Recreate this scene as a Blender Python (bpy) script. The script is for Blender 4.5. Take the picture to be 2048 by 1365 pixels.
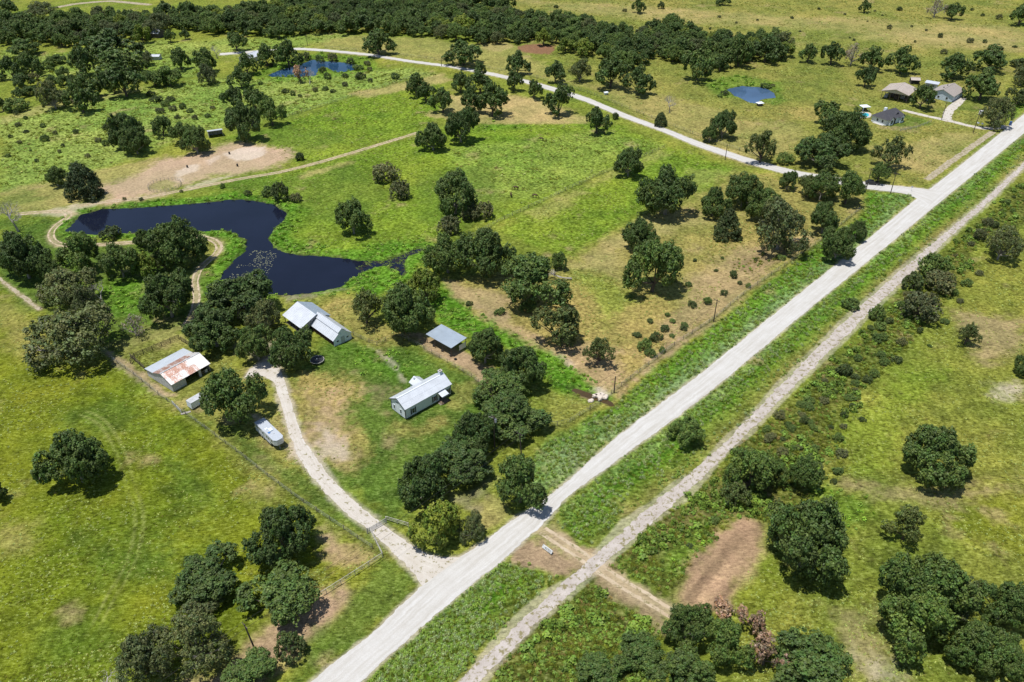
import bpy, math, random
import numpy as np
from mathutils import Vector, Matrix

# ------------------------------------------------------------------ scene
for o in list(bpy.data.objects): bpy.data.objects.remove(o)
scene = bpy.context.scene
COL = scene.collection
R = math.radians
# camera: a drone 120 m above the pasture, looking north and 34.5 degrees down
cam_d = bpy.data.cameras.new('camera'); cam = bpy.data.objects.new('camera', cam_d); COL.objects.link(cam)
cam.location = (0, 0, 120); cam.rotation_euler = (R(90-34.5), 0, 0)
cam_d.sensor_width = 36; cam_d.lens = 28; cam_d.clip_start = 1; cam_d.clip_end = 12000
scene.camera = cam
# daylight: high sun from the left and a little behind
SUN_EL, SUN_AZ = 76.0, 249.0            # azimuth of the sun, clockwise from +Y
world = bpy.data.worlds.new('World'); scene.world = world; world.use_nodes = True
wn = world.node_tree.nodes; wl = world.node_tree.links
sky = wn.new('ShaderNodeTexSky'); sky.sky_type = 'NISHITA'; sky.sun_disc = False
sky.sun_elevation = R(SUN_EL); sky.sun_rotation = R(SUN_AZ); sky.altitude = 100; sky.air_density = 1.0; sky.dust_density = 0.6; sky.ozone_density = 1.2
bg = wn['Background']; bg.inputs['Strength'].default_value = 0.098
wl.new(sky.outputs['Color'], bg.inputs['Color'])
sun_d = bpy.data.lights.new('sun', 'SUN'); sun_d.energy = 4.75; sun_d.angle = R(0.53); sun_d.color = (1.0, 0.97, 0.92)
sun = bpy.data.objects.new('sun', sun_d); COL.objects.link(sun)
_e, _a = R(SUN_EL), R(SUN_AZ)
sdir = Vector((math.sin(_a)*math.cos(_e), math.cos(_a)*math.cos(_e), math.sin(_e)))
sun.rotation_euler = (-sdir).to_track_quat('-Z', 'Y').to_euler(); sun.location = (0, 0, 300)
scene.view_settings.view_transform = 'Standard'; scene.view_settings.look = 'None'
scene.view_settings.exposure = 0.14; scene.view_settings.gamma = 1.0; scene.view_settings.use_curve_mapping = False
scene.render.engine = 'CYCLES'

# ---- survey tables, all in metres on the ground plane ----
TREES=[
(-90.7, 122.23, 6.91, 13.14, 'o', 'lone round dark oak in the middle of the lime green lower left pasture'),
(-43.43, 102.33, 6.38, 12.12, 'o', 'topmost big oak of the clump left of the driveway gate'),
(-40.76, 90.36, 7.52, 7.14, 'o', 'broad oak of the gate clump nearest the lower left power pole'),
(-55.24, 95.02, 6.52, 6.19, 'o', 'left hand oak of the clump below the driveway'),
(-54.96, 88.68, 4.17, 3.96, 'p', 'small greyish oak tucked between the gate clump and the bottom spreading oaks'),
(-59.43, 77.6, 5.13, 9.75, 'p', 'wide spreading oak with bare grey twigs at the bottom edge, left one'),
(-51.87, 79.55, 5.56, 9.76, 'p', 'wide spreading oak with grey limbs beside the lower left power pole'),
(-37.04, 81.18, 2.73, 4.64, 'b', 'small oval tree right of the lower left power pole'),
(-42.39, 75.89, 4.82, 4.58, 'o', 'tree cut by the bottom edge beside the pale road'),
(-67.45, 73.6, 4.71, 4.47, 'd', 'bleached dead tree cut by the bottom edge of the lime pasture'),
(-106.0, 116.52, 2.5, 4.75, 'o', 'oak crown barely entering at the left edge of the pasture'),
(-164.21, 238.96, 5.74, 10.91, 'd', 'bare grey dead tree at the left edge above the pond wood'),
(-145.0, 207.98, 7.8, 14.82, 'o', 'big oak at the left edge below the bare dead tree'),
(-137.5, 207.07, 4.15, 7.88, 'o', 'oak behind the leftmost big oak of the pond wood'),
(-129.36, 211.14, 6.64, 12.62, 'o', "tall oak on the south bank at the pond's west end"),
(-126.32, 193.77, 8.3, 10.88, 'p', 'wide greyish oak in the heart of the pond wood'),
(-131.08, 233.94, 3.59, 4.05, 'b', "small round bush on the pond's south bank"),
(-116.68, 208.24, 5.7, 10.84, 'o', 'oak just below the small round bush on the south bank'),
(-118.26, 228.02, 3.19, 6.06, 'o', 'narrow oak squeezed left of the waterside oak'),
(-102.0, 215.51, 8.08, 15.35, 'o', "largest dark oak at the water's edge inside the track bend"),
(-109.85, 208.97, 3.88, 7.37, 'y', 'olive yellow tree below the waterside oak'),
(-106.13, 213.34, 3.64, 6.91, 'p', 'pale grey green tree beside the olive yellow one'),
(-94.55, 186.51, 6.96, 13.22, 'o', 'large oak right beside the curving track south of the pond'),
(-112.45, 166.85, 11.23, 13.44, 'p', 'huge spreading oak with pale limbs at the corner of the lower left pasture'),
(-118.56, 186.92, 4.68, 8.88, 'p', 'oak just above the huge spreading pasture corner oak'),
(-115.48, 192.05, 4.35, 8.26, 'd', 'leafless pale branched tree among the pond wood'),
(-100.7, 176.94, 3.45, 6.56, 'w', 'small ash white tree on the grass above the rusty barn'),
(-75.8, 186.15, 10.38, 11.63, 'o', "broad oak at the pond's southern shore left of the white barn"),
(-77.68, 172.25, 7.19, 10.67, 'o', 'oak above the rusty barn, left of the white barn group'),
(-66.83, 179.94, 5.02, 9.53, 'p', 'lighter oak touching the far end of the white barn'),
(-65.04, 165.96, 5.06, 9.62, 'o', 'oak shading the head of the driveway'),
(-55.31, 163.76, 5.76, 10.94, 'o', 'oak in front of the white barn beside the trampoline'),
(-63.27, 141.38, 7.23, 13.74, 'o', 'round oak between the rusty barn and the travel trailer'),
(-39.9, 183.18, 5.55, 10.54, 's', 'open branched oak left of the dark thicket above the house lawn'),
(-28.26, 178.6, 7.66, 14.55, 'o', 'wide dark oak beyond the garden fence left of the carport'),
(-24.72, 195.06, 4.89, 9.29, 'y', 'yellow green tree rising behind the wide dark oak'),
(-6.8, 164.89, 5.04, 9.58, 'o', 'oak overhanging the right end of the open carport'),
(2.23, 155.57, 5.98, 11.36, 'o', 'oak on the creek side of the carport row'),
(-2.33, 151.05, 6.99, 6.64, 'o', 'oak in the row east of the house, level with its chimney'),
(-0.23, 139.81, 8.16, 7.76, 'o', 'big oak behind the service pole east of the house'),
(1.39, 143.63, 3.01, 5.72, 'y', 'bright green sapling crown poking out of the big oak by the service pole'),
(-8.33, 132.05, 5.18, 9.83, 'o', 'topmost oak of the row between house and road'),
(-11.01, 124.87, 7.41, 7.04, 'o', 'middle oak of the row between house and road'),
(-18.08, 115.75, 6.06, 11.52, 'o', 'lowest left oak of the row between house and road'),
(1.66, 116.24, 5.68, 10.8, 'g', 'lighter oak standing right against the pale road'),
(-14.76, 105.47, 5.05, 9.59, 'y', 'yellow green tree at the driveway mouth'),
(-8.02, 106.67, 3.0, 5.69, 'p', 'grey green tree pressed against the yellow green tree at the driveway mouth'),
(-52.21, 237.34, 5.87, 11.16, 'o', 'round oak on the green bank right of the pond'),
(-19.58, 252.34, 8.17, 14.4, 'o', "round oak below the grazing field's middle, left of the horses"),
(-47.79, 281.16, 5.7, 6.62, 'v', 'olive bush on the bank field, upper of two'),
(-40.11, 265.68, 4.12, 6.34, 'v', 'olive bush on the bank field, lower of two'),
(-14.31, 248.55, 3.75, 5.26, 'v', 'low olive bush below the round oak near the horses, left one'),
(-9.22, 249.3, 3.76, 5.7, 'v', 'low olive bush below the round oak near the horses, right one'),
(-19.35, 211.28, 6.5, 12.35, 'o', 'left oak of the big dark clump at the creek head'),
(-7.98, 209.01, 7.83, 14.88, 'o', 'right oak of the big dark clump at the creek head'),
(-20.62, 238.11, 3.79, 5.62, 'v', 'pale olive tree top behind the creek head clump'),
(5.97, 194.25, 10.6, 13.45, 'o', 'wide oak in the creek clump beside the fallen dead tree'),
(14.39, 214.05, 2.82, 5.35, 'g', 'small lighter tree behind the wide oak by the fallen dead tree'),
(4.7, 189.81, 2.46, 3.03, 'l', 'low bright bush at the foot of the wide creek oak'),
(12.58, 172.81, 7.14, 11.34, 's', 'open crowned oak at the lower end of the dry pasture'),
(21.69, 163.77, 4.21, 8.0, 's', 'thin yellow green tree near the creek crossing'),
(40.19, 223.33, 6.23, 11.84, 'o', 'smaller upper oak of the pair in the dry pasture'),
(40.85, 200.12, 8.57, 16.28, 'o', 'larger lower oak of the pair in the dry pasture'),
(53.03, 252.09, 9.59, 16.49, 'o', 'broad oak at the left end of the grove by the side road'),
(44.2, 285.43, 5.83, 10.92, 'o', 'round oak on the fence line above the mown field'),
(-21.33, 321.5, 7.32, 13.9, 'o', 'larger oak of the pair at the top of the grazing field'),
(-32.1, 312.22, 6.26, 11.16, 'o', 'smaller oak of the pair at the top of the grazing field'),
(-84.11, 301.54, 1.88, 3.2, 'b', 'single dark sapling beside the sandy field path'),
(-45.76, 382.52, 5.72, 10.87, 'o', 'left oak of the trio at the fence corner below the side road'),
(-40.47, 373.42, 4.91, 9.33, 'o', 'middle oak of the trio at the fence corner below the side road'),
(-31.5, 358.54, 5.98, 11.37, 'o', 'right oak of the trio at the fence corner below the side road'),
(-24.99, 388.12, 5.19, 9.86, 'o', 'leftmost oak of the cluster hiding the side road'),
(-16.58, 413.75, 4.08, 7.76, 'o', 'small oak straddling the side road in the cluster'),
(-15.4, 387.07, 7.22, 10.83, 'o', 'middle oak of the cluster hiding the side road'),
(-18.02, 357.76, 6.31, 11.99, 'o', 'lower left oak of the cluster below the side road'),
(-8.81, 354.33, 7.69, 14.62, 'o', 'lower right oak of the cluster below the side road'),
(2.82, 418.14, 6.93, 11.72, 'o', 'wide oak just beyond the side road'),
(0.73, 391.31, 5.11, 9.7, 'o', "oak in front of the wide one, at the side road's edge"),
(10.55, 379.09, 4.62, 8.78, 'o', 'single small oak below the side road bend'),
(21.0, 354.54, 6.92, 13.16, 'o', 'round oak touching the side road with bare ground below'),
(36.3, 332.15, 5.73, 10.89, 'o', 'round oak leaning on the side road above the horses'),
(46.31, 349.8, 1.67, 2.85, 'b', 'tiny bush at the side road edge'),
(-25.88, 435.62, 10.48, 12.56, 'o', 'wide clumped oak in the olive field above the side road'),
(-74.24, 456.33, 9.66, 13.44, 'o', 'oak group alone in the far olive field'),
(21.74, 404.66, 5.75, 10.43, 'o', "leftmost of the four oaks at the wood's lower edge"),
(34.22, 406.58, 5.89, 11.19, 'p', "second, greyer oak at the wood's lower edge"),
(48.56, 396.31, 8.93, 14.89, 'o', "third and largest oak at the wood's lower edge"),
(61.25, 385.16, 7.9, 13.0, 'o', 'rightmost round oak standing out below the wood'),
(64.95, 341.13, 3.05, 5.8, 'c', 'small dark cedar beside the side road'),
(71.85, 358.29, 4.41, 8.38, 'd', 'bare dead tree in the olive field right of the side road'),
(82.33, 321.08, 3.53, 6.7, 'o', 'small oak left of the two in the field by the blue pond'),
(88.81, 326.43, 5.96, 11.33, 'o', 'taller oak of the two in the field by the blue pond'),
(97.74, 298.9, 6.62, 12.58, 's', 'sparse oak at the side road verge'),
(107.13, 298.15, 3.53, 4.32, 'l', 'bright green bush on the side road verge'),
(138.03, 341.12, 7.38, 10.21, 'o', 'upper left oak of the clump before the dark roofed house'),
(134.88, 312.85, 8.95, 16.28, 'o', 'central oak of the clump before the dark roofed house'),
(120.66, 295.06, 9.83, 12.42, 'o', 'lower oak of the clump before the dark roofed house'),
(145.85, 292.87, 7.47, 12.24, 's', 'open branched oak alone in the dry field below the dark roofed house'),
(136.96, 279.51, 3.99, 7.59, 'o', 'oak right behind the parked black car'),
(175.16, 398.08, 5.3, 10.07, 'o', 'lone square oak above the open hay shed'),
(160.06, 441.39, 5.38, 9.71, 'o', 'leftmost tree of the hedge row across the far field'),
(170.99, 436.58, 6.52, 11.63, 'o', 'second tree of the far hedge row'),
(181.44, 435.63, 6.11, 11.61, 'w', 'pale half bare tree in the far hedge row'),
(189.0, 427.2, 7.18, 11.89, 'o', 'fourth tree of the far hedge row'),
(201.82, 420.59, 8.63, 12.96, 'o', 'rightmost broad tree of the far hedge row'),
(225.11, 411.83, 9.37, 12.15, 'o', 'left oak of the group behind the pale blue house'),
(250.12, 426.1, 9.9, 12.44, 'o', 'upper right oak of the group behind the pale blue house'),
(222.0, 377.07, 8.8, 14.26, 'o', 'lower oak right of the pale blue house'),
(188.53, 364.35, 6.3, 10.78, 'o', 'oak between the open hay shed and the pale blue house'),
(209.68, 339.0, 6.78, 12.89, 'p', 'grey green oak at the gate of the upper right homestead'),
(235.67, 369.34, 6.27, 7.53, 's', 'oak cut by the right edge above the pale road'),
(270.71, 431.72, 5.7, 4.56, 'b', 'low tree at the right edge in the far field'),
(252.88, 399.07, 5.81, 8.75, 'p', 'greyish tree at the right edge below the low one'),
(234.09, 560.22, 4.14, 7.86, 'o', 'small oak in the middle of the far dry plain'),
(274.28, 545.98, 6.78, 11.87, 'w', 'half bare grey tree at the top edge of the far plain'),
(283.1, 540.51, 6.4, 9.93, 'o', 'dark oak beside the half bare grey tree on the far plain'),
(318.67, 525.73, 8.43, 12.27, 'o', 'oak at the top right corner of the far plain'),
(144.4, 582.01, 6.0, 5.7, 'o', 'flat dark oak cut by the top edge of the far plain'),
(83.69, 558.14, 4.94, 9.39, 'o', 'tall dark oak cut by the top edge left of the far plain'),
(101.03, 572.1, 2.7, 4.6, 'b', 'small round tree near the top edge left of the far plain'),
(69.16, 250.8, 5.28, 10.03, 'o', 'left oak of the grove on the junction corner'),
(80.93, 258.23, 6.17, 11.66, 'o', "oak at the grove's upper left, level with the side road"),
(70.43, 235.01, 5.03, 9.56, 'c', "dark shaggy cedar on the grove's near left side"),
(85.27, 246.18, 6.37, 12.1, 'o', 'oak in the middle of the junction grove'),
(100.96, 273.18, 3.65, 6.94, 'o', "slim oak at the grove's top edge against the side road"),
(84.81, 226.62, 9.95, 15.97, 'p', "brownish thin leaved oak at the grove's lower edge"),
(106.22, 266.79, 4.38, 8.33, 's', 'open crowned oak in the grove beside the side road'),
(110.08, 263.76, 5.49, 10.42, 'o', 'oak of the grove second from the parked black car'),
(118.33, 261.02, 6.14, 11.66, 'o', 'oak of the grove nearest the parked black car'),
(102.8, 238.23, 5.32, 10.12, 'o', "round oak at the grove's right side above the road verge"),
(100.83, 219.58, 5.62, 10.68, 'o', 'roadside oak casting shade onto the pale main road'),
(111.99, 233.38, 3.4, 6.47, 'o', 'small oak just above the roadside oak'),
(127.22, 210.84, 4.59, 6.69, 'l', 'bright round bush beside the old rail bed'),
(117.56, 201.5, 3.36, 5.3, 'b', 'dark bush left of the pair below the bright round bush'),
(124.97, 201.23, 4.81, 5.84, 'v', 'brownish bush right of the pair below the bright round bush'),
(112.61, 186.09, 5.51, 7.77, 'v', 'large brownish thicket bush along the old rail bed'),
(100.94, 185.33, 2.34, 3.99, 'l', "small bush on the rail bed's right edge"),
(95.74, 191.03, 2.68, 3.0, 'l', 'small bush between the pale road and the rail bed'),
(151.72, 219.59, 5.7, 10.83, 'p', 'olive grey round oak at the right edge'),
(152.36, 233.21, 2.36, 3.84, 'v', 'small bush left of the olive grey oak at the right edge'),
(160.19, 243.28, 2.02, 2.69, 'v', 'smallest bush above the olive grey oak at the right edge'),
(119.68, 173.2, 3.4, 6.47, 's', 'tiny sparse tree alone in the right hand pasture'),
(38.94, 134.25, 4.15, 6.51, 'g', 'dark bush between the pale road and the rail bed'),
(49.16, 120.04, 5.44, 10.34, 'g', 'tall leafy thicket tree right of the rail bed'),
(54.47, 121.52, 3.28, 6.24, 'g', 'second leafy thicket tree joined to the tall one'),
(45.76, 116.12, 2.96, 5.02, 'b', 'low dark bush below the leafy thicket trees'),
(60.68, 120.25, 4.08, 7.75, 'g', 'round leafy bush right of the thicket trees'),
(88.95, 123.73, 6.87, 12.2, 'o', 'lone round dark oak in the right hand pasture'),
(128.53, 159.68, 3.1, 5.89, 'o', 'oak crown barely entering at the right edge'),
(54.53, 99.88, 8.03, 15.25, 'o', 'big oak beside the brown tilled strip'),
(76.19, 106.12, 4.27, 8.11, 's', 'tall thin crowned oak in the lower right pasture'),
(71.43, 89.63, 7.32, 13.92, 'o', 'upper oak of the dense lower right corner wood'),
(67.82, 83.25, 6.17, 11.71, 'o', 'left front oak of the lower right corner wood'),
(77.32, 89.23, 4.7, 8.5, 'p', 'grey twiggy oak inside the lower right corner wood'),
(76.95, 79.7, 4.52, 8.58, 'o', 'oak at the bottom of the lower right corner wood'),
(85.62, 88.11, 4.5, 8.55, 'o', 'oak on the right border of the lower right corner wood'),
(81.92, 77.35, 3.82, 7.25, 'o', 'oak in the very bottom right corner'),
(29.8, 84.26, 4.06, 7.72, 'o', 'oak at the end of the two rut track'),
(35.62, 80.14, 4.29, 8.15, 'o', 'oak of the bottom right clump with brown dead trees around it'),
(37.8, 89.08, 3.26, 3.1, 'r', 'brown dead leaved tree at the lower end of the tilled strip'),
(41.75, 84.99, 2.74, 5.2, 'r', 'dull brown dead tree behind the bottom clump'),
(41.97, 79.08, 3.7, 7.02, 'r', 'reddish brown dead leaved tree in the bottom right clump'),
(48.54, 76.02, 7.65, 7.26, 'g', 'broad bright oak cut by the bottom edge right of the brown dead tree'),
(27.31, 76.64, 5.1, 6.26, 'o', 'oak cut by the bottom edge below the two rut track'),
(14.45, 76.89, 4.16, 3.95, 'g', 'leafy thicket bush at the bottom edge beside the rail bed'),
(21.48, 80.15, 4.16, 4.18, 'g', 'leafy thicket bush between the rail bed and the two rut track'),
(24.65, 75.1, 2.67, 3.44, 'y', 'bright green bush cut by the bottom edge'),
(-157.19, 315.26, 7.5, 14.26, 'o', "larger oak in front of the soil arena's left clump"),
(-151.28, 308.23, 5.5, 10.45, 'o', 'oak with a shaded trunk below the larger oak above the soil arena'),
(-174.93, 334.99, 1.94, 3.3, 'b', 'small bush left of the oaks above the soil arena'),
(-148.01, 328.2, 4.53, 8.61, 'o', 'oak between the two clumps above the soil arena'),
(-137.26, 319.72, 4.64, 8.82, 'o', 'left oak of the pair beside the open fronted shed'),
(-127.11, 308.82, 5.81, 10.96, 'o', 'right oak of the pair beside the open fronted shed'),
(-111.2, 322.26, 7.84, 14.9, 'o', 'big oak right of the open fronted shed'),
(-128.16, 363.58, 5.37, 10.21, 'o', 'upper left oak of the clump above the open fronted shed'),
(-116.82, 359.6, 5.89, 11.18, 'o', 'upper middle oak of the clump above the open fronted shed'),
(-105.05, 342.03, 5.97, 11.35, 'g', 'oak with a yellowish top right of the shed clump'),
(-168.22, 276.08, 3.95, 7.51, 'o', 'left bush like oak by the sandy strip above the pond'),
(-153.68, 266.67, 6.94, 12.37, 'c', 'dark cedar like tree by the sandy strip above the pond'),
(-133.53, 395.36, 6.01, 9.54, 'o', 'oak in the lime field below the white roofed cabin'),
(-136.72, 417.83, 5.9, 11.21, 'o', 'oak in front of the white roofed cabin'),
(-130.27, 432.87, 6.61, 11.52, 'o', "left oak beside the white roofed cabin's pond"),
(-118.71, 432.81, 7.65, 13.53, 'o', "right oak beside the white roofed cabin's pond"),
(-106.59, 404.59, 4.5, 8.56, 'r', "reddish dead leaved tree on the far pond's shore"),
(-101.37, 402.19, 4.23, 8.05, 'd', "bare grey tree on the far pond's near shore"),
(-161.94, 448.84, 3.96, 7.53, 'd', 'bare dead tree beside the far white track'),
(-174.09, 427.26, 6.01, 11.2, 'o', 'left oak of the pair before the far white track'),
(-158.77, 421.11, 6.58, 12.5, 'o', 'right oak of the pair before the far white track'),
(-151.63, 401.53, 5.34, 9.84, 'p', 'greyish oak below the pair before the far white track'),
(-170.2, 399.1, 6.8, 9.39, 'g', 'brighter green tree at the right end of the left wood'),
(-176.93, 397.48, 5.68, 7.46, 'g', "mid green tree beside the brighter one at the left wood's end"),
(-185.13, 382.12, 9.84, 15.34, 'o', 'broad oak on the lower right edge of the left wood'),
(-201.28, 378.73, 8.27, 11.44, 'o', 'oak on the lower edge of the left wood, right of centre'),
(-195.94, 359.5, 7.45, 14.15, 'o', 'oak with an open trunk on the lower edge of the left wood'),
(-210.2, 363.53, 6.73, 12.79, 'p', 'greyish oak on the lower left edge of the left wood'),
(-219.55, 415.24, 7.89, 14.98, 'o', 'oak inside the left wood above the open trunk oak'),
(-202.42, 416.78, 13.8, 13.11, 'o', 'wide oak in the middle of the left wood'),
(-218.19, 445.36, 16.33, 15.51, 'o', 'wide oak at the upper side of the left wood'),
(-194.81, 435.24, 3.86, 7.34, 'p', 'slim grey oak at the right side of the left wood'),
(-254.86, 411.79, 5.7, 10.84, 'o', 'dark tree at the left edge of the frame in the left wood'),
(-246.74, 416.41, 6.14, 11.66, 'o', "dark tree beside the frame's left edge tree"),
(-241.76, 396.15, 5.42, 6.87, 'o', "low dark tree below the frame's left edge trees"),
(-233.58, 361.43, 3.08, 5.86, 'o', 'dark tree cut by the left edge above the lime field'),
(-227.48, 361.94, 5.15, 5.8, 'l', 'bright shrub mound near the left edge above the lime field'),
(-199.68, 483.04, 3.78, 7.19, 'o', 'small tree at the gap left of the far grey shed'),
(-193.26, 489.75, 3.1, 5.88, 'o', 'smaller tree right of the far grey shed'),
(-155.27, 464.16, 6.03, 11.04, 'o', 'round dark oak alone in the far green field'),
(-270.65, 455.8, 8.86, 8.41, 'g', 'bright green tree at the foot of the upper left wood'),
(-215.18, 481.5, 5.5, 10.45, 'y', 'yellow green tree in the upper left wood by the far grey shed'),
(-238.9, 511.49, 5.04, 9.57, 'y', 'lighter tree inside the upper left wood'),
(-329.85, 552.59, 7.5, 11.1, 'o', 'dark tree in the top left corner'),
(-304.94, 543.2, 10.29, 9.78, 'p', 'pale grey oak near the top left corner'),
(18.18, 474.79, 5.01, 9.41, 'y', "yellowish tree at the wood's edge above the red bare bank"),
(29.89, 460.76, 5.31, 8.08, 'y', 'yellow green tree right of the red bare bank'),
(39.72, 454.27, 6.07, 8.81, 'y', 'second yellow green tree right of the red bare bank'),
(93.53, 408.08, 8.78, 14.71, 'o', "wide low oak with visible trunks at the wood's right part"),
(108.93, 424.4, 4.17, 7.92, 'o', "narrow oak right of the wide low one in the wood's right part"),
(120.47, 433.26, 8.17, 15.53, 'o', "tall oak second from the wood's right end"),
(136.88, 441.81, 9.13, 13.79, 'o', "oak at the wood's right end"),
(115.04, 466.37, 5.08, 9.64, 'o', "oak at the back of the wood's right part")]
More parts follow.
